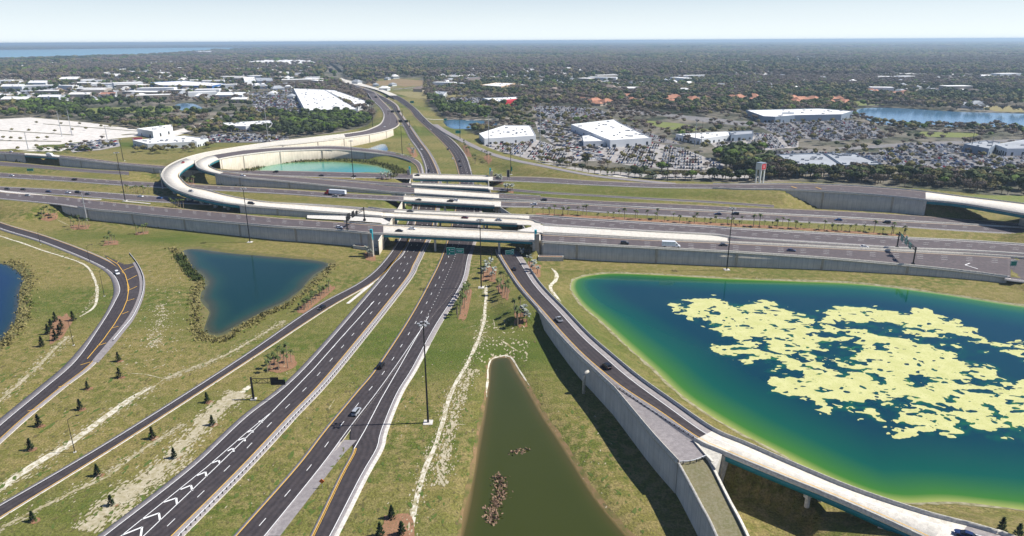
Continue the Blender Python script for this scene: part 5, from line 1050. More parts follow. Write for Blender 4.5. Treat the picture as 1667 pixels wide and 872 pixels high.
# local road crossing under the distant parkway and the brownish fields
streak([(690, 193), (720, 194.5), (760, 195.5), (840, 192)], 5, 5, PALE, 'road', seed=52, amp=.03)
for pts, m_ in (([(572, 146), (600, 134), (650, 128), (690, 131), (698, 138), (660, 141), (640, 138), (610, 140)], MULCH), ([(640, 150), (690, 148), (740, 150), (770, 154), (735, 162), (700, 163), (665, 158)], DRY)):
    drape('field', PP(pts), two_scale('brown_field', [(0.26, 0.15, 0.085), (0.3, 0.2, 0.11), (0.2, 0.17, 0.08)], .02, .1) if m_ is MULCH else m_, .12, 40)
streak([(664, 132), (690, 132.5), (697, 136), (688, 140), (672, 142), (640, 146)], 14, 8, SHLD, 'road', seed=53, amp=.03)
streak([(628, 142), (690, 146), (760, 149), (800, 152)], 9, 9, SHLD, 'road', seed=54, amp=.03)
# ================================================================== vehicles
GLASS = mat('car_glass', (0.012, 0.015, 0.02), .12, spec=.6); TYRE = mat('tyre', (0.015, 0.015, 0.016), .8); RIM = mat('rim', (0.35, 0.35, 0.37), .35, .6)
HLT = mat('headlight', (0.7, 0.72, 0.75), .2); TLT = mat('tail_light', (0.35, 0.01, 0.01), .3)
CCOL = {'white': (0.75, 0.76, 0.77), 'silver': (0.42, 0.44, 0.46), 'black': (0.012, 0.012, 0.015), 'grey': (0.11, 0.115, 0.125), 'navy': (0.02, 0.04, 0.12), 'blue': (0.02, 0.09, 0.28), 'red': (0.4, 0.015, 0.02), 'tan': (0.4, 0.33, 0.22), 'maroon': (0.12, 0.015, 0.02)}
def paint(c): return mat('car_paint_' + c, CCOL[c], .28, 0.2 if c not in ('white',) else 0, spec=.5)
def loft(secs, m, mi=0):
    "secs: (x, half width bottom, half width top, z bottom, z top)"
    V = []; F = []
    for x, wb, wt, zb, zt in secs:
        V += [(x, -wb, zb), (x, -max(wb, wt) * 1.0, zb + (zt - zb) * .45), (x, -wt, zt), (x, wt, zt), (x, max(wb, wt), zb + (zt - zb) * .45), (x, wb, zb)]
    n = len(secs)
    for i in range(n - 1):
        for k in range(6): a = i * 6 + k; b = i * 6 + (k + 1) % 6; F.append((a, b, b + 6, a + 6))
    F.append(tuple(range(6))[::-1]); F.append(tuple((n - 1) * 6 + k for k in range(6))); m.add(V, F, mi)
PROTO = {}
def car_parts(kind, colour):
    if (kind, colour) in PROTO: return PROTO[(kind, colour)]
    P_ = paint(colour); out = []
    if kind == 'sedan':
        L, W_, body = 4.7, .9, [(-2.35, .72, .66, .35, .78), (-2.2, .84, .76, .25, .9), (-1.5, .9, .84, .22, .98), (-.9, .9, .86, .2, .98), (.6, .9, .86, .2, .95), (1.4, .89, .8, .22, .88), (2.15, .82, .68, .28, .72), (2.35, .7, .6, .36, .62)]
        cab = [(-1.95, .74, .7, .93, .97), (-1.25, .8, .62, .93, 1.38), (-.4, .82, .64, .93, 1.45), (.35, .82, .62, .93, 1.42), (1.2, .78, .7, .88, .93)]; roof = (-1.15, .3, .58, 1.385, 1.475)
    elif kind == 'suv':
        L, W_, body = 4.8, .95, [(-2.4, .82, .76, .4, 1.0), (-2.3, .9, .85, .3, 1.08), (-1.4, .95, .9, .26, 1.12), (.7, .95, .9, .26, 1.1), (1.5, .94, .84, .28, 1.05), (2.25, .88, .74, .34, .92), (2.4, .76, .66, .42, .8)]
        cab = [(-2.28, .84, .7, 1.08, 1.62), (-1.9, .86, .7, 1.08, 1.7), (-.2, .87, .7, 1.08, 1.74), (.55, .86, .7, 1.08, 1.7), (1.3, .82, .74, 1.05, 1.1)]; roof = (-2.05, .45, .66, 1.69, 1.79)
    else:  # pickup
        L, W_, body = 5.6, .98, [(-2.8, .88, .86, .5, 1.0), (-2.7, .95, .93, .42, 1.05), (-.6, .97, .93, .36, 1.08), (1.6, .97, .88, .36, 1.1), (2.6, .92, .78, .42, 1.0), (2.8, .8, .7, .5, .85)]
        cab = [(-.75, .86, .72, 1.06, 1.72), (-.4, .88, .72, 1.06, 1.8), (.6, .88, .72, 1.06, 1.78), (1.35, .84, .76, 1.06, 1.12)]; roof = (-.6, .5, .68, 1.77, 1.86)
    m = MB(); loft(body, m); out.append(('body', m, P_, True))
    m = MB(); loft(cab, m); out.append(('window_glass', m, GLASS, True))
    m = MB(); x0, x1, w, z0, z1 = roof; m.box(x0, x1, -w, w, z0, z1); out.append(('roof', m, P_, False))
    if kind == 'pickup':
        m = MB(); m.box(-2.55, -.8, -.78, .78, 1.05, 1.075); out.append(('cargo_bed', m, BLACKM, False))
    fx = body[-1][0]; bx = body[0][0]
    for s in (-1, 1):
        for x in (bx + .95, fx - .95):
            m = MB(); m.tube([(x, s * (W_ - .2), .34), (x, s * (W_ + .02), .34)], .34, 12); out.append(('wheel', m, TYRE, False))
        m = MB(); m.box(fx - .16, fx + .02, s * .56 - .14, s * .56 + .14, .62, .74); out.append(('headlight', m, HLT, False))
        m = MB(); m.box(bx - .02, bx + .14, s * .6 - .13, s * .6 + .13, .7, .84); out.append(('tail_light', m, TLT, False))
    res = []
    for n, m, mt, sm in out:
        me = bpy.data.meshes.new(n); me.from_pydata(m.v, [], m.f); me.materials.append(mt)
        if sm: me.polygons.foreach_set('use_smooth', [False] * len(m.f))
        me.update(); res.append((n, me))
    PROTO[(kind, colour)] = res; return res
def nearest(r, u, v):
    z = float(r.C[:, 2].mean())
    for _ in range(12):
        p = P(u, v, z + .3); i = int(np.argmin((r.C[:, 0] - p[0]) ** 2 + (r.C[:, 1] - p[1]) ** 2)); z = float(r.C[i, 2])
    p[2] = z; return p, i
def car(key, u, v, dirn, kind, colour, label, name=None):
    r = ROADS[key]; p, i = nearest(r, u, v); d = r.d[i] * dirn; a = math.atan2(d[1], d[0]); sl_ = (r.C[min(i + 1, r.n - 1)] - r.C[max(i - 1, 0)]); pitch = -math.atan2(sl_[2], np.linalg.norm(sl_[:2])) * dirn
    o = thing(name or {'sedan': 'car', 'suv': 'suv', 'pickup': 'pickup_truck'}[kind], label, {'sedan': 'car', 'suv': 'suv', 'pickup': 'pickup truck'}[kind], (float(p[0]), float(p[1]), float(p[2]) + .03), 0, 'vehicles driving on the highways')
    o.rotation_euler = (0, pitch, a)
    for n, me in car_parts(kind, colour):
        c = bpy.data.objects.new(n, me); COL.objects.link(c); c.parent = o
    return o
for a in [('R2', 580, 671, 1, 'suv', 'silver', 'silver car on the middle road by the shadow of the tall mast'), ('R2', 620, 596, 1, 'suv', 'black', 'black car on the middle road above the silver one'),
    ('R0', 524, 501, -1, 'sedan', 'black', 'black car on the narrow ramp beside the left pond'), ('R4', 910, 521, -1, 'pickup', 'silver', 'pale pickup truck on the right ramp where the tall wall begins'), ('R4', 988, 597, -1, 'suv', 'black', 'black off-road car on the right ramp above the tall wall'),
    ('R4', 837, 438, -1, 'sedan', 'black', 'dark car at the top of the right ramp near the front bridge'), ('R4', 1572, 872, -1, 'sedan', 'navy', 'dark car cut by the bottom edge at the end of the ramp bridge'), ('R5', 191, 445, 1, 'suv', 'white', 'white car in the bend of the far left ramp'),
    ('F1', 552, 370, 1, 'sedan', 'white', 'white car under the gantry on the front carriageway'), ('F1', 650, 376, 1, 'sedan', 'black', 'black car on the front bridge'), ('F1', 671, 372.5, 1, 'sedan', 'white', 'white car on the front bridge'), ('F1', 1017, 396.5, 1, 'suv', 'black', 'black car left of the white box truck on the front carriageway'),
    ('F1', 1178, 399, 1, 'sedan', 'grey', 'dark grey car on the front carriageway at the right-hand light mast'), ('F1', 1288, 408, 1, 'sedan', 'navy', 'dark blue car on the front carriageway right of the right-hand light mast'), ('X', 1407, 402, 1, 'sedan', 'white', 'white car left of the green sign gantry'),
    ('F1', 45, 318, 1, 'sedan', 'silver', 'silver car on the front carriageway near the left edge'), ('F2', 12, 307.5, 1, 'sedan', 'black', 'leftmost black car of the row at the left edge'), ('F2', 38, 308.5, 1, 'sedan', 'black', 'second black car from the left edge on the upper road'), ('F2', 79, 312, 1, 'sedan', 'navy', 'navy car left of the white car and the slim pale mast'),
    ('F2', 111, 313.6, 1, 'sedan', 'white', 'white car left of the black car at the slim pale mast'), ('F2', 127, 313.4, 1, 'suv', 'black', 'black car at the top of the slim pale mast'), ('F2', 143, 316, 1, 'sedan', 'grey', 'grey car just right of the top of the slim pale mast'), ('F2', 229, 319.8, 1, 'sedan', 'white', 'white car approaching the shadow of the white flyover'), ('F2', 260, 322.5, 1, 'sedan', 'blue', 'blue car in the shadow under the white flyover'),
    ('F2', 668, 344, 1, 'sedan', 'grey', 'grey car on the narrow deck behind the slanting flyover bridge'), ('L1', 757, 354.5, 1, 'sedan', 'maroon', 'dark red car on the slanting flyover bridge'), ('L1', 812, 358.5, 1, 'sedan', 'silver', 'silver car at the right end of the slanting flyover bridge'),
    ('C', 681, 325.6, -1, 'sedan', 'black', 'left black car on the wide bright bridge deck'), ('C', 733, 327.6, -1, 'suv', 'black', 'right black car on the wide bright bridge deck'), ('C', 741, 326.2, -1, 'sedan', 'white', 'white car beside the right black car on the wide bright bridge deck'), ('C', 121, 292.6, -1, 'suv', 'black', 'black car alone on the central road at the left'), ('C', 19, 286, -1, 'sedan', 'white', 'white car on the central road at the left edge'),
    ('C', 869, 332.5, -1, 'sedan', 'white', 'white car just right of the underpass bridges'), ('L2', 885, 326, -1, 'suv', 'black', 'black car just right of the underpass bridges'), ('C', 1169, 348.5, -1, 'sedan', 'navy', 'dark blue car left of the head of the right-hand mast'), ('C', 1197, 348.5, -1, 'suv', 'black', 'black car right of the head of the right-hand mast'), ('C', 1365, 358, -1, 'sedan', 'blue', 'bright blue car beyond the palm strip'), ('C', 1443, 362.5, -1, 'suv', 'black', 'black car beyond the right end of the palm strip'),
    ('C', 546, 319.4, -1, 'sedan', 'silver', 'silver car beside the red lorry'), ('L1', 298, 264.5, 1, 'sedan', 'red', 'red car on the back of the white flyover loop'), ('L1', 311, 311, 1, 'sedan', 'silver', 'silver car on the near part of the white flyover loop'), ('L1', 409, 331.5, 1, 'suv', 'black', 'black car where the white flyover straightens'),
    ('L2', 395, 286, 1, 'sedan', 'white', 'white car on the inner loop ramp above its shaded wall'), ('F', 449, 280, -1, 'suv', 'black', 'black car in front of the turquoise pond, left one'), ('F', 523, 286, -1, 'sedan', 'black', 'black car in front of the turquoise pond, middle one'), ('F', 576, 287, -1, 'sedan', 'black', 'black car below the foot of the mast by the turquoise pond'), ('F', 679, 285.5, -1, 'sedan', 'black', 'black car at the left end of the rearmost bridge'),
    ('R1', 698, 278, -1, 'suv', 'black', 'black car on the parkway just behind the rearmost bridge'), ('R1', 686, 243, -1, 'sedan', 'white', 'white car on the left lanes of the parkway beyond the bridges'), ('R2', 729, 243, 1, 'suv', 'navy', 'dark car highest of the four on the right lanes of the parkway'), ('R2', 737, 258, 1, 'sedan', 'white', 'white car on the right lanes of the parkway beyond the bridges'), ('R2', 748, 262, 1, 'sedan', 'black', 'black car right of the white one on the parkway'), ('R2', 750, 271, 1, 'sedan', 'black', 'black car lowest on the right lanes of the parkway'),
    ('R2', 690, 197, 1, 'sedan', 'grey', 'distant dark car on the parkway overpass'), ('R2', 701, 211, 1, 'sedan', 'white', 'distant white car at the split of the far right ramp'), ('L1', 626, 206, 1, 'sedan', 'white', 'distant white car on the merging ramps'), ('L1', 631, 178, 1, 'sedan', 'white', 'distant white car on the left lanes by the twin sign gantry'), ('R1', 657, 206, -1, 'sedan', 'white', 'distant white car under the median sign gantry'), ('R2', 661, 172, 1, 'sedan', 'black', 'distant black car high on the right lanes of the parkway'), ('F', 18, 247, -1, 'sedan', 'white', 'white car on the far left ramp above the tan wall'), ('R1', 645, 392, -1, 'sedan', 'grey', 'dark car in the shade under the left end of the front bridge')]:
    car(*a)
def truck(key, u, v, dirn, label, colour, box_len, cabcol, semi):
    r = ROADS[key]; p, i = nearest(r, u, v); d = r.d[i] * dirn; o = thing('truck' if not semi else 'lorry', label, 'truck' if not semi else 'lorry', (float(p[0]), float(p[1]), float(p[2]) + .03), math.atan2(d[1], d[0]), 'vehicles driving on the highways')
    W_ = mat('trailer_white', (0.72, 0.74, 0.76), .4, var=.05, scale=1.5); L = box_len; x0 = -L / 2 - 1; x1 = x0 + L; z0 = 1.15 if semi else 1.0; H = 4.0 if semi else 3.6
    m = MB(); m.box(x0, x1, -1.27, 1.27, z0, H); m.build('cargo_box', [W_], o)
    m = MB(); 
    for k in range(int(L / 1.3)): m.box(x0 + .6 + k * 1.3, x0 + .66 + k * 1.3, -1.3, 1.3, z0 + .1, H - .05)
    m.build('box_rib', [GALV], o); m = MB(); m.box(x0 + .2, x1 + 3, -.5, .5, .7, z0 - .02); m.build('chassis', [BLACKM], o)
    c0 = x1 + .5; m = MB(); loft([(c0, 1.15, 1.1, .6, H - .35), (c0 + 1.5, 1.15, 1.05, .55, H - .5), (c0 + 2.0, 1.15, 1.0, .55, 2.1), (c0 + 3.4, 1.05, .85, .55, 1.75), (c0 + 3.6, .95, .75, .6, 1.5)] if semi else [(c0 - .4, 1.1, 1.05, .5, 2.5), (c0 + .6, 1.1, 1.0, .5, 2.45), (c0 + 1.2, 1.1, .95, .5, 1.6), (c0 + 2.1, 1.0, .8, .5, 1.35), (c0 + 2.3, .9, .7, .55, 1.1)], m); m.build('cab', [paint(cabcol)], o)
    m = MB(); m.box(*( (c0 + 1.2, c0 + 1.85, -1.17, 1.17, 2.15, 2.95) if semi else (c0 + .1, c0 + .75, -1.12, 1.12, 1.55, 2.2))); m.build('window_glass', [GLASS], o)
    if not semi: m = MB(); m.add([(c0 - .4, -.9, 2.5), (c0 + .6, -.9, 2.46), (c0 + .6, .9, 2.46), (c0 - .4, .9, 2.5), (c0 - .4, -.9, 3.3), (c0 - .4, .9, 3.3)], [(0, 1, 4), (2, 3, 5), (1, 2, 5, 4), (0, 4, 5, 3)]); m.build('wind_deflector', [paint(cabcol)], o)
    for x in ([x0 + 1, x0 + 2.2, c0 - 1.2, c0 - .1, c0 + 2.7] if semi else [x0 + 1.4, c0 + 1.3]):
        for s in (-1, 1): m = MB(); m.tube([(x, s * .75, .52), (x, s * 1.2, .52)], .52, 12); m.build('wheel', [TYRE], o)
    return o
truck('C', 548, 316.5, -1, 'lorry with red cab and long white trailer below the inner loop wall', 'white', 13.5, 'red', True)
truck('F1', 1091, 401.5, 1, 'white box truck on the front carriageway above the algae lake', 'white', 7.2, 'white', False)
truck('F', 82, 254.5, 1, 'small white box truck on the far left ramp, right of its teal underpass', 'white', 6, 'white', False)
# ================================================================== plants
def leafmat(name, a, b, rnd=.25):
    m = mat(name, a, .75, col2=b, scale=.9, spec=.15, rnd=rnd, contrast=(.35, .65)); return m
BARK = mat('bark', (0.16, 0.125, 0.09), .9, var=.2, scale=2); PBARK = mat('palm_bark', (0.3, 0.235, 0.16), .9, var=.25, scale=3)
LEAF = {'green': leafmat('leaf_green', (0.075, 0.095, 0.026), (0.03, 0.045, 0.014)), 'dark': leafmat('leaf_dark', (0.05, 0.062, 0.028), (0.018, 0.032, 0.012)), 'bright': leafmat('leaf_bright', (0.11, 0.16, 0.025), (0.045, 0.085, 0.012)), 'olive': leafmat('leaf_olive', (0.17, 0.15, 0.055), (0.08, 0.075, 0.03)), 'bare': leafmat('twig_grey', (0.2, 0.16, 0.12), (0.09, 0.07, 0.06)), 'palm': leafmat('leaf_palm', (0.1, 0.125, 0.04), (0.05, 0.07, 0.02)), 'silver': leafmat('leaf_silver', (0.36, 0.38, 0.33), (0.17, 0.19, 0.15)), 'conifer': leafmat('leaf_conifer', (0.03, 0.055, 0.018), (0.014, 0.028, 0.01))}
def crown_geo(seed, R=4.5, H=5.5, zc=6.5, n=170, size=1.1, core=.62, squash=1.0):
    rr = np.random.default_rng(seed); V = []; F = []
    bm = bmesh.new()
    lobes = [(0, 0, 0, 1)] + [(math.cos(a) * .5, math.sin(a) * .5, rr.uniform(-.25, .3), rr.uniform(.45, .62)) for a in np.linspace(0, 6.28, 6)[:-1] + rr.uniform(0, 1)]
    for lx, ly, lz, ls in lobes:
        if core <= 0: break
        g = bmesh.ops.create_icosphere(bm, subdivisions=1 if ls < .9 else 2, radius=1)
        for v in g['verts']:
            k = 1 + rr.uniform(-.22, .22); v.co = Vector((lx * R + v.co.x * R * ls * core * k, ly * R + v.co.y * R * ls * core * k, zc + lz * H * .5 + v.co.z * H / 2 * ls * core * 1.15 * k))
    V = [tuple(v.co) for v in bm.verts]; F = [tuple(q.index for q in f.verts) for f in bm.faces]; bm.free()
    for i in range(n):
        l = lobes[rr.integers(len(lobes))]; d = rr.normal(size=3); d /= np.linalg.norm(d); d[2] = abs(d[2]) * .9 - .25 if rr.random() < .8 else d[2]
        rad = rr.uniform(.75, 1.05); c = np.array([l[0] * R + d[0] * R * l[3] * rad, l[1] * R + d[1] * R * l[3] * rad, zc + l[2] * H * .5 + d[2] * H / 2 * l[3] * rad])
        a = np.cross(d, rr.normal(size=3)); a /= np.linalg.norm(a); b = np.cross(d + rr.normal(size=3) * .5, a); b /= np.linalg.norm(b) + 1e-6; s = size * rr.uniform(.5, 1.1); k = len(V)
        V += [tuple(c + a * s), tuple(c + b * s * .7), tuple(c - a * s * .8), tuple(c - b * s * .7)]; F.append((k, k + 1, k + 2, k + 3))
    return V, F
def trunk_geo(m, h, r0=.32, limbs=4, seed=0, spread=2.4):
    rr = random.Random(seed); m.tube([(0, 0, -.4), (.1, 0, h * .5), (0, .1, h)], [r0, r0 * .7, r0 * .4], 6)
    for k in range(limbs):
        a = k * 6.28 / limbs + rr.random(); m.tube([(0, 0, h * .5), (math.cos(a) * spread * .5, math.sin(a) * spread * .5, h * .85), (math.cos(a) * spread, math.sin(a) * spread, h * 1.15)], [r0 * .5, r0 * .35, .05], 4)
TREE = {}
def mk(name, V, F, m):
    me = bpy.data.meshes.new(name); me.from_pydata(V, [], F); me.materials.append(m); me.update(); return me
for kd, sd_, kw in (('green', 1, {}), ('dark', 2, dict(H=6.5)), ('bright', 3, dict(n=150)), ('olive', 4, dict(core=.5, n=190)), ('bare', 5, dict(core=.0, n=230, size=.62)), ('green', 6, dict(H=6.2, R=5)), ('olive', 7, dict(R=5, core=.45)), ('bare', 8, dict(core=0.35, n=170, size=.7, R=4))):
    tm = MB(); trunk_geo(tm, 5, limbs=5 if kd != 'bare' else 9, seed=sd_, spread=2.4 if kd != 'bare' else 3.4); TREE.setdefault(kd, []).append((mk('trunk', tm.v, tm.f, BARK), mk('crown', *crown_geo(sd_, **kw), LEAF[kd])))
def palm_geo(kind, seed):
    rr = random.Random(seed); h = {'tall': 6.2, 'mid': 4.4, 'silver': 4.2}[kind]; t = MB(); lean = rr.uniform(-.3, .3); t.tube([(0, 0, -.4), (lean * .4, 0, h * .5), (lean, 0, h)], [.22, .17, .15], 7)
    V = []; F = []; nf = 14 if kind != 'silver' else 20
    for k in range(nf):
        a = k * 2.4 + rr.random() * .4; el = rr.uniform(-.5, 1.1); L = rr.uniform(1.3, 1.8) if kind != 'silver' else rr.uniform(1.5, 2.1); pts = []
        for s in np.linspace(0, 1, 5):
            r_ = L * s; z = h + .05 + math.sin(el) * r_ - .55 * L * s * s * (.5 if kind == 'silver' else 1); pts.append((lean + math.cos(a) * math.cos(el * .8) * r_, math.sin(a) * math.cos(el * .8) * r_, z))
        w = [.06, .34, .42, .3, .03] if kind != 'silver' else [.05, .2, .5, .62, .1]; px_, py_ = -math.sin(a), math.cos(a); b = len(V)
        for (x, y, z), ww in zip(pts, w): V += [(x + px_ * ww, y + py_ * ww, z - ww * .35), (x, y, z), (x - px_ * ww, y - py_ * ww, z - ww * .35)]
        for i in range(4):
            for j in (0, 1): q = b + i * 3 + j; F.append((q, q + 1, q + 4, q + 3))
    return mk('trunk', t.v, t.f, PBARK if kind != 'silver' else BARK), mk('fronds', V, F, LEAF['palm' if kind != 'silver' else 'silver'])
PALM = {k: [palm_geo(k, s) for s in range(3)] for k in ('tall', 'mid', 'silver')}
def conifer_geo(seed):
    rr = random.Random(seed); t = MB(); t.tube([(0, 0, -.3), (0, 0, 3.6)], [.12, .04], 6); V = []; F = []
    for i in range(260):
        z = rr.uniform(.35, 1) ** 1.0 * 0 + .35 + 3.7 * rr.random() ** 1.25; r_ = 1.15 * (1 - (z - .35) / 3.95) * rr.uniform(.35, 1.05) + .03; a = rr.random() * 6.28; c = np.array([math.cos(a) * r_, math.sin(a) * r_, z]); d = np.array([math.cos(a), math.sin(a), .55]); p = np.array([-math.sin(a), math.cos(a), 0]); s = rr.uniform(.18, .36); k = len(V)
        V += [tuple(c - d * s), tuple(c + p * s * .6), tuple(c + d * s), tuple(c - p * s * .6)]; F.append((k, k + 1, k + 2, k + 3))
    return mk('trunk', t.v, t.f, BARK), mk('crown', V, F, LEAF['conifer'])
CONI = [conifer_geo(s) for s in range(3)]
def plant(name, label, cat, loc, parts, group, s=1.0, rz=None, names=('trunk', 'crown'), s3=None):
    o = thing(name, label, cat, tuple(map(float, loc)), random.random() * 6.28 if rz is None else rz, group); o.scale = s3 or (s, s, s)
    for n, me in zip(names, parts):
        if me is None: continue
        c = bpy.data.objects.new(n, me); COL.objects.link(c); c.parent = o
    return o
def mulch(pts, amp=.15, m=None):
    p = PP([(u, v) for u, v in pts]); p = [PT(u, v)[:2] for u, v in pts]; c = np.mean(p, 0); q = [];
    for i in range(len(p)):
        a, b = np.array(p[i]), np.array(p[(i + 1) % len(p)])
        for t in (0, .33, .66): x = a + (b - a) * t; q.append(tuple(c + (x - c) * (1 + random.uniform(-amp, amp))))
    return drape('mulch', q, m or MULCH, .08, 1.6)
ORD = ['leftmost', 'second', 'third', 'fourth', 'fifth', 'sixth', 'seventh', 'eighth', 'ninth', 'tenth', 'eleventh', 'twelfth', 'thirteenth', 'fourteenth', 'fifteenth', 'sixteenth', 'seventeenth', 'eighteenth', 'nineteenth', 'twentieth']
def ordl(i):
    if i < 20: return ORD[i]
    t, r_ = divmod(i + 1, 10); T1 = {2: 'twenty', 3: 'thirty', 4: 'forty', 5: 'fifty'}[t]
    return T1[:-1] + 'ieth' if r_ == 0 else T1 + '-' + ['first', 'second', 'third', 'fourth', 'fifth', 'sixth', 'seventh', 'eighth', 'ninth'][r_ - 1]
def palms(pts, kind, n, desc, jit=(0, 0), bed=None, s=(.85, 1.15)):
    if bed: mulch(bed)
    q = []
    for i in range(n):
        u, v = pts[i % len(pts)] if len(pts) >= n else (pts[0][0] + (pts[1][0] - pts[0][0]) * (i + .5) / n, pts[0][1] + (pts[1][1] - pts[0][1]) * (i + .5) / n)
        q.append((u + random.uniform(-jit[0], jit[0]), v + random.uniform(-jit[1], jit[1])))
    q.sort(); head, place = desc.split(' | ')
    for i, (u, v) in enumerate(q):
        o_ = ordl(i) + (' from left,' if i else ''); o_ = 'rightmost' if i == n - 1 else o_
        plant('palm', f'{o_} {head} {place}', 'palm', PT(u, v), PALM[kind][random.randrange(3)], f'{head}s {place}'.replace('palms', 'palms'), random.uniform(*s), names=('trunk', 'fronds'))
palms([(745, 517), (764, 476)], 'tall', 14, 'slim palm | in the mulched row right of the middle road', (5, 2), [(745, 522), (759, 522), (770, 470), (758, 470)])
palms([(820, 458), (826, 464), (815, 470), (822, 476), (818, 484), (826, 485), (816, 463), (823, 480), (812, 476), (828, 474)], 'tall', 10, 'slim palm | in the upper mulch bed left of the right ramp', (1, 1), [(808, 466), (820, 452), (830, 474), (828, 488), (818, 486)])
palms([(846, 505), (838, 510), (842, 520), (850, 523), (843, 530), (856, 515), (852, 530), (838, 525), (848, 512)], 'tall', 5, 'slim green palm | in the lower mulch bed left of the right ramp', (1, 1), [(838, 508), (850, 500), (859, 512), (858, 530), (846, 533), (838, 526)])
palms([(848, 520), (854, 516), (857, 524), (842, 514)], 'silver', 4, 'silvery palm | in the lower mulch bed left of the right ramp', (1, 1))
palms([(787, 453), (800, 455), (795, 444), (806, 447), (790, 437), (798, 432)], 'silver', 6, 'silvery palm | in the bed before the front bridge', (1, 1), [(785, 456), (806, 458), (808, 436), (790, 430)])
palms([(849, 419), (862, 430), (870, 438), (875, 446), (866, 442)], 'silver', 5, 'silvery palm | at the foot of the front right pylon', (.5, .5), [(858, 424), (880, 432), (880, 450), (866, 452)])
palms([(598, 412), (602, 420), (607, 414)], 'silver', 3, 'silvery palm | at the foot of the front left pylon', (.5, .5), [(592, 410), (612, 410), (612, 424), (596, 424)])
palms([(440, 600), (447, 594), (455, 602), (463, 592), (470, 598), (452, 588), (475, 590), (458, 584), (468, 582), (436, 605)], 'tall', 10, 'palm | in the clump above the cantilever sign', (1, 1), [(434, 604), (446, 580), (474, 576), (484, 590), (470, 604), (450, 608)], (.75, 1))
palms([(488, 508), (540, 470)], 'tall', 22, 'palm | in the long row beside the left pond', (3, 3), [(484, 512), (494, 512), (548, 468), (540, 462), (486, 500)], (.6, .85))
palms([(70, 353), (74, 356), (80, 350), (85, 354), (88, 351), (72, 348), (91, 355)], 'tall', 7, 'palm | in the first mulched clump at far left', (1, 1), [(67, 357), (69, 347), (92, 347), (94, 356), (80, 360)], (.8, 1.1))
palms([(117, 368), (122, 372), (128, 371), (135, 370), (140, 373), (131, 367), (144, 368)], 'tall', 7, 'palm | in the clump below the pale slim mast', (1, 1), [(112, 370), (122, 366), (146, 366), (147, 373), (120, 374)], (.8, 1.1))
palms([(172, 397), (178, 398), (183, 396), (188, 395), (180, 393)], 'tall', 5, 'palm | in the lowest clump on the left slope', (1, 1), [(167, 400), (170, 392), (192, 391), (192, 398)], (.7, 1))
palms([(222, 381), (227, 380), (237, 379), (240, 378), (234, 381)], 'tall', 5, 'palm | in the clump close under the long left wall', (.6, .6), [(219, 383), (222, 378), (242, 376), (242, 381)], (.7, 1))
palms([(205, 313), (244, 316)], 'tall', 11, 'palm | in the row left of the white flyover', (2, 1.5), None, (.8, 1.1))
palms([(277, 336), (300, 338)], 'tall', 8, 'palm | in the row under the curved white flyover', (2, 1), None, (.8, 1.1))
palms([(300, 303), (318, 302)], 'tall', 9, 'palm | in the bed inside the curved white flyover', (2, 3), [(296, 300), (318, 297), (320, 306), (306, 306)], (.8, 1.1))
palms([(805, 293), (818, 296)], 'silver', 6, 'silvery palm | in the rear clump right of the bridges', (2, 2), [(803, 298), (806, 291), (820, 292), (818, 300)])
palms([(822, 308), (836, 312)], 'silver', 6, 'silvery palm | in the nearer clump right of the bridges', (2, 2), [(818, 312), (822, 306), (838, 308), (836, 315)])
palms([(620, 290), (640, 292)], 'silver', 6, 'silvery palm | on mulch left of the rearmost bridge', (5, 2), [(612, 293), (625, 289), (665, 291), (655, 296)])
palms([(668, 241), (676, 252)], 'silver', 5, 'silvery palm | left of the parkway beyond the bridges', (3, 3), [(662, 240), (674, 238), (680, 254), (672, 258)])
palms([(753, 238), (765, 252)], 'tall', 8, 'palm | in the upper clump right of the parkway', (3, 3), [(752, 238), (760, 236), (768, 254), (760, 256)])
palms([(770, 261), (776, 266)], 'tall', 5, 'palm | in the middle clump right of the parkway', (2, 2))
palms([(786, 252), (798, 262)], 'tall', 6, 'palm | in the clump behind the rear right pylon', (3, 2), [(786, 256), (795, 250), (802, 260), (795, 266)])
palms([(985, 289), (1000, 289)], 'tall', 4, 'small palm | beside the far ramp, before three pale palms', (3, 1))
palms([(1023, 292), (1043, 294), (1067, 296)], 'silver', 3, 'pale round palm | of three beside the far ramp', (.5, .3), None, (1.2, 1.4))
strip_bed = [(872, 350), (960, 356), (1060, 361), (1160, 367), (1300, 374.5), (1478, 385), (1480, 382.5), (1300, 370.5), (1160, 362.5), (1060, 356.5), (960, 351), (872, 346.5)]
drape('mulch', [PT(u, v)[:2] for u, v in strip_bed], MULCH, .1, 4)
sb_ = sorted(872 + 606 * i / 57 + random.uniform(-5, 5) for i in range(58))
for i, u in enumerate(sb_):
    v = np.interp(u, [872, 960, 1060, 1160, 1300, 1478], [348.5, 353.5, 358.5, 364.5, 372, 383]) + random.uniform(-3.5, 1.5)
    plant('palm', f'{ordl(i)} palm from left in the long mulched strip at right', 'palm', PT(u, v), PALM['tall' if random.random() < .5 else 'mid'][random.randrange(3)], 'palms of the long right-hand strip', random.uniform(.6, 1.25), names=('trunk', 'fronds'))
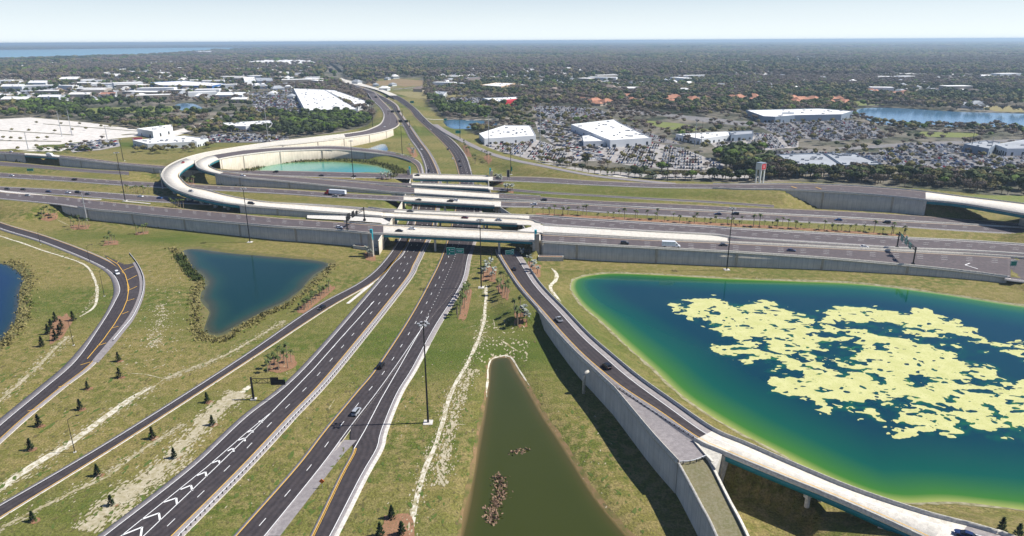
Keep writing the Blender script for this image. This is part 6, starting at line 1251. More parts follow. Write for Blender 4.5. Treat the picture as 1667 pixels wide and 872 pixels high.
# young conifers
cl = [(150, 445, 'lowest small conifer between the wide ditch and the far left ramp'), (190, 330, 'second lowest small conifer between the wide ditch and the far left ramp'), (390, 250, 'small conifer beside the far left ramp, below the wide ditch\'s upper end'), (425, 150, 'small conifer with a mulch ring above the wide ditch'), (575, 15, 'topmost small conifer between the far left ramp and the left pond'), (580, 95, 'small conifer where the thin sandy track meets the ditch'),
      (160, 790, 'small conifer at the lower left corner beside the narrow ramp'), (475, 570, 'small conifer between the sandy tracks at lower left'), (540, 715, 'small conifer at the lower end of the broad sandy track'), (740, 390, 'small conifer below the narrow ramp, left of the broad sandy track'), (845, 485, 'small conifer right of the broad sandy track'), (1005, 215, 'small conifer just below the narrow ramp, left of the cantilever sign'), (1030, 325, 'small conifer right of the upper broad sandy track')]
for x, y, l in cl:
    u, v = x / 2.977, 580 + (y + 8) / 2.977; p = PT(u, v); plant('conifer', l, 'conifer', p, CONI[random.randrange(3)], 'young conifers along the roads', random.uniform(.75, 1.15)); m = MB(); a_ = [(p[0] + math.cos(t) * 1.5 * random.uniform(.7, 1.1) + .5, p[1] + math.sin(t) * 1.4 * random.uniform(.7, 1.1)) for t in np.linspace(0, 6.28, 11)[:-1]]; drape('mulch', a_, MULCH, .07, 1)
mulch([(80, 550), (88, 518), (108, 512), (122, 520), (104, 548), (84, 562)])
for k, (x, y) in enumerate([(270, 665), (355, 660), (235, 725), (250, 700), (300, 700), (290, 730), (270, 755), (205, 785)]):
    plant('conifer', ['conifer at the top left of the mulch bed beside the far left ramp', 'conifer at the top right of the mulch bed beside the far left ramp', 'conifer at the left of the mulch bed beside the far left ramp', 'conifer left of centre in the mulch bed by the far left ramp', 'conifer right of the middle in the mulch bed by the far left ramp', 'conifer right of centre in the mulch bed beside the far left ramp', 'lower conifer of the mulch bed beside the far left ramp', 'lowest conifer of the mulch bed beside the far left ramp'][k], 'conifer', PT(x / 2.977, 300 + y / 2.977), CONI[k % 3], 'young conifers along the roads', 1.15)
mulch([(616, 872), (628, 842), (650, 832), (670, 840), (672, 872), (660, 890), (618, 890)])
for u, v, l in ((619, 872, 'conifer at the left of the mulch bed at the bottom'), (654, 870, 'conifer at the right of the mulch bed at the bottom'), (638, 843, 'conifer at the top of the mulch bed at the bottom'), (1629, 866, 'left one of the two conifers at the bottom right corner'), (1656, 876, 'right one of the two conifers at the bottom right corner'), (1520, 345.5, 'left one of the tall conifers under the bridge at the right'), (1532, 348, 'right one of the tall conifers under the bridge at the right'), (1548, 348.5, 'small conifer under the bridge at the right')):
    plant('conifer', l, 'conifer', PT(u, v), CONI[random.randrange(3)], 'young conifers along the roads', 1.0)
# reeds and rough growth along the left pond and inside the loop
def reeds(name, label, pts, n, w, h, m, seed=0):
    rr = np.random.default_rng(seed); p = np.array([PT(u, v) for u, v in pts]); p = crom(p, 8); V = []; F = []
    for _ in range(n):
        c = p[rr.integers(len(p))] + np.array([*rr.normal(0, w, 2), 0]); c[2] = max(float(hz(c[0], c[1])), -1.05 if 'canal' in label else -9); a = rr.uniform(0, 6.28); hh = h * rr.uniform(.4, 1.2); s = rr.uniform(.25, .6); d = np.array([math.cos(a), math.sin(a), 0]) * s; t = np.array([*rr.normal(0, .35, 2), hh]); k = len(V)
        V += [tuple(c - d), tuple(c + d), tuple(c + t + d * .6), tuple(c + t - d * .6)]; F.append((k, k + 1, k + 2, k + 3))
    return tag(npmesh(name, V, F, [m]), label, 'reeds', kind='stuff')
RD = leafmat('reed_leaf', (0.26, 0.22, 0.09), (0.14, 0.13, 0.045), 0)
reeds('reeds', 'rough reeds and scrub lining the banks of the left pond', [(280, 405), (296, 418), (306, 436), (326, 455), (318, 478), (318, 508), (322, 535), (332, 550), (365, 552), (400, 530), (432, 512), (475, 492), (520, 455), (540, 432)], 2200, 1.5, .7, RD, 1)
reeds('reeds', 'dark green bushes growing on the left corner of the left pond', [(292, 418), (305, 438), (322, 455)], 900, 1.3, 1.5, LEAF['green'], 2)
reeds('reeds', 'tall grass along the shore of the small lake at the left edge', [(15, 425), (35, 440), (48, 460), (40, 485), (38, 515), (18, 545), (5, 562)], 1100, 2.2, .7, RD, 3)
reeds('reeds', 'shrubs and tall grass round the turquoise pond inside the loop', [(405, 282), (420, 274), (450, 266), (500, 262), (560, 261), (600, 264), (630, 270), (645, 276), (655, 283), (640, 288)], 2600, 3, 1.8, leafmat('scrub', (0.15, 0.15, 0.05), (0.07, 0.08, 0.025), 0), 4)
reeds('reeds', 'reddish dry brush floating in the green canal, lower patch', [(812, 790), (815, 815), (805, 838), (802, 860)], 420, 1.0, .4, leafmat('dead_brush', (0.3, 0.2, 0.13), (0.14, 0.09, 0.06), 0), 5)
reeds('reeds', 'reddish dry brush floating in the green canal, upper patch', [(828, 752), (845, 748), (862, 746)], 50, .6, .4, MATS['dead_brush'], 6)
# ================================================================== town: car parks, buildings, woods, haze
LOT = two_scale('car_park_asphalt', [(0.36, 0.335, 0.31), (0.44, 0.41, 0.38), (0.27, 0.255, 0.24)], .02, .12, bump=0)
LOTW = two_scale('white_car_park', [(0.66, 0.62, 0.57), (0.72, 0.68, 0.62), (0.55, 0.52, 0.47)], .02, .12, bump=0)
LOTG = two_scale('dark_car_park', [(0.2, 0.19, 0.19), (0.26, 0.245, 0.24), (0.16, 0.155, 0.15)], .02, .12, bump=0)
EXCL = []   # world polygons kept free of woods
def flat(px, m, z=.12, name='car_park', ex=True, kind='structure'):
    q = PP(px); 
    if ex: EXCL.append(q)
    zz = z + max(0, float(max(hz(x, y) for x, y in q))) if False else z
    o = npmesh(name, [(x, y, zz) for x, y in q], [tuple(range(len(q)))], [m]); return tag(o, kind=kind)
LOTS = {'dealership A': ([(985, 240), (1060, 232), (1110, 241), (1180, 268), (1175, 276), (1100, 277), (1040, 272), (985, 262)], LOT, 'in front of the largest white dealership'),
 'B': ([(783, 236), (870, 226), (905, 238), (950, 262), (925, 268), (860, 259), (812, 246)], LOT, 'in front of the smaller white dealership'),
 'C': ([(870, 195), (915, 196), (945, 222), (985, 240), (985, 262), (950, 262), (905, 238), (876, 215)], LOT, 'between the two white dealerships'),
 'D': ([(1150, 228), (1235, 216), (1300, 224), (1300, 240), (1215, 247), (1165, 240)], LOT, 'around the low dealership building right of centre'),
 'E': ([(1225, 201), (1390, 195), (1430, 208), (1445, 224), (1350, 230), (1270, 222)], LOTG, 'in front of the long grey superstore'),
 'G': ([(1430, 243), (1540, 250), (1700, 254), (1700, 276), (1560, 283), (1440, 268)], LOTG, 'at the right edge behind the tree belt'),
 'H': ([(868, 172), (970, 176), (1000, 188), (930, 197), (872, 190)], LOTG, 'behind the white dealerships'),
 'I': ([(715, 160), (780, 158), (800, 170), (770, 176), (730, 170)], LOTG, 'beside the glass fronted building by the wood'),
 'J': ([(105, 236), (150, 229), (192, 226), (196, 238), (165, 244), (118, 248)], LOT, 'beside the empty white car park'),
 'K': ([(405, 152), (478, 145), (500, 166), (488, 186), (415, 182)], LOTG, 'left of the big white roofed warehouse'),
 'L': ([(325, 222), (395, 216), (470, 222), (470, 232), (400, 232), (340, 232)], LOTG, 'behind the loop ramps'),
 'M': ([(1255, 246), (1440, 250), (1445, 262), (1430, 275), (1300, 278), (1262, 262)], LOTG, 'round the flat grey roofed building'),
 'N': ([(960, 206), (1010, 200), (1075, 222), (1110, 236), (1075, 232)], LOTG, 'along the right side of the largest white dealership'),
 'O': ([(1480, 232), (1560, 236), (1600, 248), (1520, 250), (1440, 243)], LOTG, 'left of the dealership at the far right')}
for k, (px, m, t) in LOTS.items(): flat(px, m, .14 + .01 * (list(LOTS).index(k)))
flat([(-200, 250), (-200, 200), (-40, 196), (50, 191), (150, 200), (225, 211), (235, 221), (190, 225), (130, 232), (100, 246), (0, 246), (-60, 246)], LOTW, .1)
for px in ([(-10, 211), (120, 219), (120, 220.2), (-10, 212.2)], [(-10, 228), (100, 229.5), (100, 230.8), (-10, 229.2)], [(70, 201), (225, 213), (225, 214), (70, 202)]): flat(px, mat('kerb_island', (0.14, 0.13, 0.08), .9), .17, 'kerb_island', False)
for px, w in (([(870, 262), (960, 276), (1060, 284), (1130, 282), (1180, 276), (1240, 284), (1240, 290), (1100, 291), (1000, 289), (930, 280)], LOT),): flat(px, w, .1, 'car_park')
flat([(245, 226), (280, 214), (330, 200), (345, 192), (352, 192), (345, 203), (300, 217), (262, 229)], LOTW, .1, 'road'); flat([(345, 192), (420, 186), (500, 190), (500, 187), (420, 182), (352, 189)], LOTG, .1, 'road')
flat([(1000, 176), (1200, 196), (1300, 207), (1300, 211), (1190, 203), (1000, 181)], LOTG, .1, 'road'); flat([(1180, 268), (1290, 245), (1480, 232), (1667, 226), (1667, 230), (1480, 237), (1300, 250), (1190, 272)], LOTG, .11, 'road'); flat([(1000, 285), (1060, 296), (1036, 297), (960, 281)], PALE, .3, 'path', False)
flat([(1000, 191), (1110, 201), (1160, 212), (1110, 214), (1060, 204)], LUSH, .1, 'field'); flat([(1480, 246), (1600, 246), (1540, 240), (1500, 240)], DRY, .16, 'field'); flat([(1590, 172), (1760, 172), (1760, 186), (1620, 181)], DRY, .1, 'field'); flat([(1500, 214), (1600, 217), (1580, 224), (1490, 222)], LUSH, .1, 'field'); flat([(1000, 139), (1030, 138), (1040, 143), (1005, 143)], LUSH, .1, 'field'); flat([(1390, 165), (1440, 163), (1440, 170), (1395, 172)], LUSH, .1, 'field')
flat([(1560, 318), (1667, 319), (1800, 326), (1800, 338), (1667, 331), (1590, 326)], LUSH, .4, 'field')
flat([(862, 157), (930, 157), (920, 164), (880, 165)], LUSH, .1, 'field'); flat([(130, 176), (300, 172), (300, 180), (150, 186)], LUSH, .1, 'field')
RW = mat('roof_white', (0.78, 0.77, 0.74), .7, var=.05, scale=.05); RG = mat('roof_grey', (0.33, 0.35, 0.37), .8, var=.12, scale=.05); RT = mat('roof_terracotta', (0.42, 0.2, 0.125), .85, var=.15, scale=.1, rnd=.15); RBR = mat('roof_brown', (0.2, 0.16, 0.135), .85, rnd=.3)
WW = mat('wall_white', (0.66, 0.68, 0.68), .7); WG = mat('wall_bluegrey', (0.22, 0.27, 0.33), .7); WT = mat('wall_tan', (0.55, 0.38, 0.22), .8); WB = mat('wall_beige', (0.42, 0.37, 0.3), .8, rnd=.2); WBL = mat('wall_blue', (0.03, 0.13, 0.36), .6); WR = mat('wall_red', (0.5, 0.03, 0.04), .6); DOORM = mat('dark_opening', (0.02, 0.025, 0.03), .3)
BLD = []
def building(px, h, label, wallm, roofm, units=10, doors=4, front=None, name='building', parapet=.9, zpx=None, cat='building'):
    q = np.array([P(u, v, h)[:2] for u, v in px]); EXCL.append([tuple(a) for a in q]); BLD.append(q)
    ar = sum(q[i][0] * q[(i + 1) % len(q)][1] - q[(i + 1) % len(q)][0] * q[i][1] for i in range(len(q)))
    if ar < 0: q = q[::-1]
    c = q.mean(0); r = thing(name, label, cat, (float(c[0]), float(c[1]), 0)); n = len(q); q = q - c
    m = MB(); m.add([(*a, -.5) for a in q] + [(*a, h + parapet) for a in q], [(i, (i + 1) % n, n + (i + 1) % n, n + i) for i in range(n)])
    qi = q * (1 - .6 / max(6, np.abs(q).max())); m.add([(*a, h + parapet) for a in q] + [(*a, h + parapet) for a in qi] + [(*a, h - .1) for a in qi], [(i, (i + 1) % n, n + (i + 1) % n, n + i) for i in range(n)] + [(n + i, n + (i + 1) % n, 2 * n + (i + 1) % n, 2 * n + i) for i in range(n)]); m.build('wall', [wallm], r)
    m = MB(); m.add([(*a, h) for a in qi], [tuple(range(n))]); rf = m.build('roof', [roofm], r)
    rr = random.Random(int(abs(c[0]) * 7 + c[1])); mn, mx_ = q.min(0), q.max(0); k = 0; t = 0
    while k < units and t < 400:
        t += 1; x = rr.uniform(mn[0], mx_[0]); y = rr.uniform(mn[1], mx_[1])
        if inpoly([x], [y], [tuple(a * .88) for a in q])[0]: m = MB(); s = rr.uniform(.9, 2.0); m.box(-s, s, -s * .7, s * .7, 0, rr.uniform(.9, 1.7)); o = m.build('roof_unit', [RG if rr.random() < .6 else GALV], rf); o.location = (x, y, h); k += 1
    # openings on walls facing the camera
    for i in range(n):
        a, b = q[i], q[(i + 1) % n]; d = b - a; L = np.linalg.norm(d); nrm = np.array([d[1], -d[0]]) / L
        if np.dot(nrm, -(c + (a + b) / 2)) > 0 and L > 12:
            for j in range(doors):
                f = (j + .5 + rr.uniform(-.2, .2)) / doors; p = a + d * f + nrm * .06; w = min(rr.uniform(2, 5), L / doors * .6); hh = h * rr.uniform(.35, .6); m = MB(); m.box(-w / 2, w / 2, -.06, .06, .1, hh); o = m.build('window', [DOORM], r); o.location = (*map(float, p), 0); o.rotation_euler = (0, 0, math.atan2(d[1], d[0]))
    return r
building([(780, 218), (822, 204.6), (863, 204.6), (872.5, 221.4), (788.6, 226.4)], 6.5, 'smaller white flat roofed dealership, left of the large one', WW, RW, 16, 4)
building([(929.7, 203), (1000, 195), (1010, 201), (1060.7, 225), (993.5, 229)], 8, 'largest white flat roofed dealership behind crowded car parks', WW, RW, 26, 4)
building([(948, 222), (975, 219), (987, 230), (950, 231)], 5.5, 'lower white front block of the largest dealership', WW, RW, 3, 3)
building([(1214, 179.5), (1334.7, 176.7), (1389, 181), (1370, 186.5), (1294, 188), (1262, 190.5), (1243, 189.7)], 9, 'long superstore with white roof and blue grey walls', WG, RW, 14, 3)
building([(1100, 219), (1185, 214.5), (1200, 219), (1141, 227)], 6, 'low dealership with white front and row of dark windows', WW, RW, 6, 7); building([(1188, 214.5), (1226, 213), (1226, 218), (1190, 221)], 7, 'glass cornered grey block at the end of the low dealership', WG, RG, 3, 4)
building([(1266, 252), (1340, 250), (1370, 270), (1300, 275)], 5.5, 'flat grey roofed building behind the tree belt, left block', WG, RG, 14, 5); building([(1343, 250), (1393, 251), (1437, 268), (1373, 270)], 5.5, 'flat grey roofed building behind the tree belt, right block', WG, RG, 12, 5)
building([(1569, 235), (1605, 229.5), (1628, 232), (1610, 243)], 7, 'grey glass fronted dealership at the right, left block', WG, RG, 5, 4); building([(1620, 236), (1667, 228), (1740, 233), (1740, 242), (1640, 243)], 7, 'pale long dealership cut by the right edge', WW, RG, 8, 6)
building([(782, 138.5), (808.7, 134.5), (839, 135.5), (816, 141)], 13, 'tan box shaped store with a pale front, beyond the car parks', WT, RW, 5, 2)
building([(785, 160), (842, 157.6), (844, 162), (806, 165.5)], 8, 'store with a white roof and a red end, right of the wood', WG, RW, 8, 3); building([(822, 162.8), (843.5, 160.8), (844.5, 163.6), (823, 165.8)], 9, 'bright red entrance block of the white roofed store', WR, WR, 0, 1)
building([(701, 152), (712, 148.5), (728, 149.5), (722, 154)], 9, 'white and glass showroom at the edge of the wood', WW, RG, 4, 4); building([(756, 127), (780, 125), (790, 130), (765, 131)], 10, 'building with a dark pitched roof beyond the wood', WG, RBR, 0, 2)
building([(223, 210), (279, 203.5), (281, 207), (248.6, 214.5)], 8, 'white cube shaped store behind the shop with the red sign', WW, RW, 4, 2)
building([(216, 229), (302, 221.5), (339, 226), (320, 231), (240, 235)], 6, 'long white roofed shop with the slanted red sign', WW, RW, 14, 5)
building([(363, 200.6), (440, 196.5), (444, 202), (400, 206), (372, 206)], 7, 'white flat roofed building behind the loop ramps', WW, RW, 10, 7)
building([(478, 144), (528, 146), (582, 178), (497, 180)], 9, 'big warehouse with bright white stepped roofs by the wood', WW, RW, 30, 4); building([(528, 146), (545, 147), (600, 166), (582, 172)], 9, 'narrow white roofed wing of the big warehouse', WW, RW, 8, 2)
building([(242, 134.5), (300, 131.5), (366, 136), (345, 139.8), (262, 139)], 9, 'wide store with a white roof and blue walls', WBL, RW, 8, 4); building([(396, 126), (414, 125), (416, 130), (398, 131.5)], 14, 'white office block left of the dark slab building', WW, RW, 3, 3); building([(416, 126.5), (443, 126.5), (445, 131.5), (418, 132)], 12, 'dark grey slab building behind the wood', WG, RG, 3, 3)
building([(393, 101.5), (440, 96.5), (500, 96.5), (511, 100.5), (470, 103)], 12, 'very long pale warehouse in the far distance', WW, RW, 6, 3)
for k, (u0, v0, u1, v1, h, l) in enumerate([(0, 107, 48, 109, 9, 'pale long roof at the far left edge'), (180, 96.5, 218, 98.5, 9, 'pale building right of the far orange roofed one'), (226, 101.5, 258, 104, 9, 'white building among the distant left trees'), (145, 99, 165, 101.5, 11, 'far building with an orange roof'), (352, 101, 375, 103, 9, 'small white roof left of the very long warehouse'), (165, 120, 200, 124, 12, 'pale apartment row in the left distance, first'), (205, 115.5, 245, 119.5, 12, 'pale apartment row in the left distance, second'), (250, 117, 280, 120, 12, 'pale apartment row in the left distance, third'), (0, 137, 40, 141, 12, 'white apartment row at the left edge, upper'), (45, 131, 78, 135, 12, 'white apartment row near the left edge, right'), (95, 125, 130, 129, 12, 'white apartment row left of the store with blue walls'), (0, 157, 50, 162, 11, 'grey apartment row at the left edge, lower'), (60, 154, 100, 158, 11, 'grey apartment row lower left, middle'), (110, 150, 150, 154, 11, 'grey apartment row lower left, right'), (160, 150, 190, 154, 9, 'beige shop roofs left of the orange marked one'), (350, 150, 400, 155, 9, 'pale roofs above the left wood'), (375, 158, 405, 162, 7, 'small pale roof left of the dense car park'), (68, 146, 96, 148.5, 8, 'pale low roof in the left distance'), (595, 92.5, 640, 94.5, 10, 'pale roofs beyond the parkway bend'), (800, 82.5, 812, 84.5, 12, 'small white building in the far middle distance'), (1100, 99.5, 1112, 102.5, 12, 'white building in the right distance'), (320, 82.6, 345, 84, 25, 'pale towers on the shore of the bay'), (1000, 141, 1045, 144, 9, 'long building with arched tan front right of centre')]):
    building([(u0, v1), (u0 + (u1 - u0) * .15, v0), (u1, v0), (u1 - (u1 - u0) * .12, v1)], h, l, [WW, WB, WW][k % 3], RW if 'orange' not in l else RT, 2, 4)
# red sign of the shop
def big_sign(px, lab):
    a = P(217, 235, 0); r = thing('shop_sign', lab, 'shop sign', tuple(map(float, a)), .25); m = MB(); m.box(0, 11, -.4, .4, 3.5, 8.3); m.build('panel', [mat('sign_red_pale', (0.62, 0.12, 0.14), .5)], r)
    m = MB(); m.box(2.6, 10.4, -.45, -.41, 4.0, 5.4); m.box(.5, 1.3, -.45, -.41, 4.0, 7.6); m.build('lettering', [WHITE], r); m = MB(); m.box(1, 1.6, -.3, .3, -.2, 3.5); m.box(9, 9.6, -.3, .3, -.2, 3.5); m.build('post', [BLACKM], r)
big_sign(None, 'slanted red and white shop sign at the left end of the white roofed shop')
# sign tower
a = P(1236, 296.5, 0); a = PT(1236, 297); r = thing('sign_tower', 'white legged tower with a red square sign on its head, behind the far right ramp', 'sign tower', tuple(map(float, a)), .55)
for x in (-2.2, 2.2):
    for y in (-2.2, 2.2): m = MB(); m.box(x - .5, x + .5, y - .5, y + .5, -.5, 12); m.build('leg', [WW], r)
m = MB(); m.box(-3, 3, -3, 3, 11.5, 17); m.build('head', [WW], r); m = MB(); m.box(-3.1, 3.1, -3.1, 3.1, 17, 17.5); m.build('cap', [WG], r)
for rz in (0, math.pi / 2):
    m = MB(); m.box(-2.6, 2.6, -3.08, -3.02, 11.9, 16.7); o = m.build('sign_face', [WR], r); o.rotation_euler = (0, 0, rz)
    m = MB(); m.add([(x_, -3.12, z_ - 3.2) for x_, z_ in ((-1.3, 18.9), (-.4, 18.9), (0, 17.8), (.4, 18.9), (1.3, 18.9), (.6, 17.5), (1.3, 16.2), (.4, 16.2), (0, 17.2), (-.4, 16.2), (-1.3, 16.2), (-.6, 17.5))], [tuple(range(12))]); m.build('sign_mark', [mat('sign_pink', (.75, .3, .32), .5)], o)
# the rosette on the superstore front
a = P(1282, 195.5, 0); d_ = -a[:2] / np.linalg.norm(a[:2]); m = MB(); m.box(-9, 9, -1.2, 0, 0, 12); o = m.build('entrance_block', [WW]); o.location = (float(a[0]), float(a[1]) + 2, 0); tag(o, 'pale entrance block with a dark blue square mark on the superstore front', 'entrance')
m = MB(); m.box(-2, 2, -1.28, -1.21, 4.5, 9); m.build('mark', [mat('mark_blue', (0.01, .02, .15), .5)], o)
# houses
def vb(u):
    u = np.asarray(u, float)
    left = np.interp(u, [-900, -200, 0, 60, 200, 208, 300, 345, 365, 430, 455, 560, 600, 612], [185, 190, 194, 189, 205, 222, 216, 228, 230, 229, 228, 213, 204, 190]); right = np.interp(u, [690, 702, 722, 760, 870, 960, 1040, 1200, 1300, 1500, 1667, 1800, 2600], [150, 176, 190, 212, 258, 281, 292, 296, 294.5, 306, 322, 335, 400]); return np.where(u < 612, left, np.where(u > 690, right, 128.0))
def projv(x, y, z=0.0):
    qx = x; qy = y; qz = z - CAMH; X_ = qx * RV[0] + qy * RV[1] + qz * RV[2]; Y_ = qx * UV[0] + qy * UV[1] + qz * UV[2]; W_ = qx * FV[0] + qy * FV[1] + qz * FV[2]; W_ = np.maximum(W_, 1); return CX + FPX * X_ / W_, CY - FPX * Y_ / W_
HV = [(-6, -4.5, 0), (6, -4.5, 0), (6, 4.5, 0), (-6, 4.5, 0), (-6, -4.5, 3.4), (6, -4.5, 3.4), (6, 4.5, 3.4), (-6, 4.5, 3.4)]
RV_ = [(-6.8, -5.2, 3.2), (6.8, -5.2, 3.2), (6.8, 5.2, 3.2), (-6.8, 5.2, 3.2), (-3, 0, 6), (3, 0, 6)]
HM = {k: (mk('wall', HV, [(0, 1, 5, 4), (1, 2, 6, 5), (2, 3, 7, 6), (3, 0, 4, 7)], w), mk('roof', RV_, [(0, 1, 5, 4), (1, 2, 5), (2, 3, 4, 5), (3, 0, 4)], rm)) for k, (w, rm) in {'t': (WB, RT), 'g': (WW, RG), 'b': (WB, RBR), 'w': (WW, RW)}.items()}
HP = []
def house(x, y, k, label, group, s=1.0):
    HP.append((x, y)); (HP2.append((x, y, 13)) if k == 't' else None); return plant('house', label, 'house', (x, y, 0), HM[k], group, s, names=('wall', 'roof'))
# far water kept free of trees
FW = [[tuple(P(u, v, 0)[:2]) for u, v in px] for px in ([(-700, 112), (-300, 106), (0, 99), (80, 96.5), (200, 92.5), (290, 87.5), (360, 83), (430, 80), (430, 77.8), (330, 77.5), (200, 79), (0, 81.5), (-300, 85), (-700, 88)], [(940, 70.2), (1100, 70.4), (1300, 70.4), (1500, 69.8), (1667, 69.4), (2000, 68), (2000, 66.6), (1667, 68), (1300, 68.9), (1100, 69.5)])]
HP2 = []; VB0 = 0; lt_ = []; TG = 'terracotta roofed apartment houses right of centre'
for (u0, v0, u1, v1, n, tn_) in ((945, 158, 1000, 172, 9, 'above the largest dealership'), (1020, 155, 1100, 166, 10, 'right of the largest dealership'), (1100, 160, 1170, 166, 8, 'above the low dealership building'), (1178, 156, 1235, 164, 9, 'above the left end of the superstore'), (1270, 158, 1325, 168, 9, 'above the middle of the superstore'), (1345, 158, 1385, 170, 8, 'above the right end of the superstore'), (1415, 146, 1435, 150, 3, 'above the left end of the far lake'), (1445, 150, 1480, 156, 5, 'above the far lake, in the rightmost cluster')):
    for _ in range(n): p = P(random.uniform(u0, u1), random.uniform(v0, v1), 4); lt_.append((p[0], p[1], tn_))
lh_ = []
for (u0, v0, u1, v1, n, k) in ((0, 140, 180, 162, 30, 'g'), (420, 105, 520, 120, 6, 'b'), (900, 145, 1090, 155, 18, 'b'), (1170, 130, 1260, 146, 10, 'g'), (1420, 128, 1560, 145, 22, 'g'), (1530, 168, 1600, 174, 5, 'g')):
    for _ in range(n): p = P(random.uniform(u0, u1), random.uniform(v0, v1), 4); lh_.append((p[0], p[1], k))
def hlab(x, y, k):
    u, v = proj((x, y, 4)); c = {'g': 'grey', 'b': 'brown', 'w': 'white', 't': 'terracotta'}[k]
    L_ = [(90, 'at the left edge'), (200, 'right of the left edge'), (340, 'above the shop with the red sign'), (480, 'above the big warehouse'), (620, 'beside the far parkway bend'), (760, 'just right of the far parkway'), (880, 'above the smaller dealership'), (1000, 'above the largest dealership'), (1130, 'right of the largest dealership'), (1290, 'above the superstore'), (1430, 'above the left end of the far lake'), (1560, 'above the middle of the far lake'), (9999, 'at the right edge')]
    w = next(t for q, t in L_ if u < q); d = 'very far' if v < 105 else ('distant' if v < 130 else 'nearer'); return f'{d} {c} roofed house in trees {w}', f'{d} {c} roofed houses {w}'
for x, y, t_ in lt_: house(x, y, 't', f'terracotta roofed house among trees {t_}', f'terracotta roofed houses {t_}', random.uniform(1.3, 1.9))
for x, y, k in lh_: l_, g_ = hlab(x, y, k); house(x, y, k, l_, g_, random.uniform(1.1, 1.8))
for _ in range(150):
    D = random.uniform(1500, 4200); th = random.uniform(-.62, .62); x, y = D * math.tan(th), D; k = random.choice('ggwbw'); l_, g_ = hlab(x, y, k); house(x, y, k, l_, g_, random.uniform(1.4, 2.4))
def resid(x, y):
    u, v = projv(np.asarray(x, float), np.asarray(y, float)); n = fbm(x, y, 420, 3, 301); return n - np.where((u < 520) & (v < 172), .40, np.where(v > 128, .485, .5))
V = []; F = []; MI = []; rr = np.random.default_rng(77)
N0 = 42000; Dd = np.sqrt(rr.uniform(1500 ** 2, 10500 ** 2, N0)); th = rr.uniform(-.64, .64, N0); X0 = Dd * np.tan(th); Y0 = Dd; u0, v0 = projv(X0, Y0); rs = resid(X0, Y0); lf = (u0 < 520) & (v0 < 172)
k0 = (rs > 0) & (rr.random(N0) < np.where(lf, .8, .75)) & ~((u0 > 520) & (u0 < 705) & (v0 > 118)) & ~((u0 > 520) & (u0 < 590) & (v0 > 95)) & ~((v0 > 172) & (u0 > 600)) & (v0 < vb(u0) - 4)
for q in EXCL:
    qa = np.array(q); i = np.where(k0 & (np.abs(X0 - qa[:, 0].mean()) < 900) & (np.abs(Y0 - qa[:, 1].mean()) < 1200))[0]
    if len(i): k0[i] &= sdist(X0[i], Y0[i], q) > 18
for q in FW: k0 &= ~inpoly(X0, Y0, q)
for nm in ('east', 'pondc'): k0 &= sdist(X0, Y0, LAKES[nm][0]) > 25
for x, y, D, isl in zip(X0[k0], Y0[k0], Dd[k0], lf[k0]):
    big = rr.random() < (.16 if isl else .035); w, l, h = (rr.uniform(18, 45), rr.uniform(9, 18), rr.uniform(9, 14)) if big else (rr.uniform(6, 11), rr.uniform(5, 9), rr.uniform(6.5, 9)); b = len(V); a = rr.normal(.2, .5); ca, sa_ = math.cos(a), math.sin(a)
    for z, s_ in ((0, 1), (h - (.3 if big else 2.6), 1), (h, .97 if big else .4)):
        for i, j in ((-1, -1), (1, -1), (1, 1), (-1, 1)): V.append((x + (i * w * ca - j * l * sa_) * s_, y + (i * w * sa_ + j * l * ca) * s_, z))
    F += [(b + q, b + (q + 1) % 4, b + 4 + (q + 1) % 4, b + 4 + q) for q in range(4)] + [(b + 4 + q, b + 4 + (q + 1) % 4, b + 8 + (q + 1) % 4, b + 8 + q) for q in range(4)] + [(b + 8, b + 9, b + 10, b + 11)]; k = 1 if big else int(rr.choice([1, 1, 2, 2, 3, 3, 4])); MI += [0 if rr.random() < .5 else 4] * 4 + [k] * 5
    HP2.append((x, y, max(w, l)))
me = bpy.data.meshes.new('far_rooftops'); me.from_pydata(V, [], F); o = link('far_rooftops', me, None, [WW, RW, RG, RBR, WB]); me.polygons.foreach_set('material_index', MI); tag(o, 'pale and grey rooftops scattered through the far woods', 'rooftops', kind='stuff')
# ------------------------------------------------------------------ parked cars
def pc_mesh(colour):
    m = MB(); loft([(-2.2, .85, .8, .3, .85), (-2.0, .9, .85, .25, .95), (2.0, .9, .82, .25, .9), (2.25, .8, .7, .3, .75)], m, 0); loft([(-1.7, .78, .6, .9, 1.35), (.2, .78, .62, .9, 1.42), (1.1, .76, .7, .88, .95)], m, 1); m.box(-1.5, .15, -.56, .56, 1.38, 1.47, 0)
    me = bpy.data.meshes.new('parked_car'); me.from_pydata(m.v, [], m.f); me.materials.append(paint(colour)); me.materials.append(GLASS); me.polygons.foreach_set('material_index', m.m); me.update(); return me, m
CW = ['white'] * 7 + ['silver'] * 4 + ['black'] * 5 + ['grey'] * 4 + ['red', 'navy', 'blue', 'tan', 'maroon']
PCM = {c: pc_mesh(c) for c in set(CW)}; PTS = []
BEX = BLD
for k, (px, m_, t) in LOTS.items():
    q = PP(px); a = {'B': -.15, 'C': -.9}.get(k, -.25); x0, y0 = np.min(q, 0); x1, y1 = np.max(q, 0); c = np.array([(x0 + x1) / 2, (y0 + y1) / 2]); R = max(x1 - x0, y1 - y0)
    ca, sa_ = math.cos(a), math.sin(a); row = 0; yy = -R
    while yy < R:
        xx = -R
        while xx < R:
            x = c[0] + xx * ca - yy * sa_; y = c[1] + xx * sa_ + yy * ca
            if random.random() < .8: PTS.append((x, y, a + math.pi / 2 + (math.pi if random.random() < .5 else 0), random.choice(CW), t, k))
            xx += 2.75 if (int((xx + R) / 2.75) % 17) else 9
        row += 1; yy += 5.3 if row % 2 else 12.5
    bad = None
A = np.array([(p[0], p[1]) for p in PTS]); ok = np.zeros(len(A), bool)
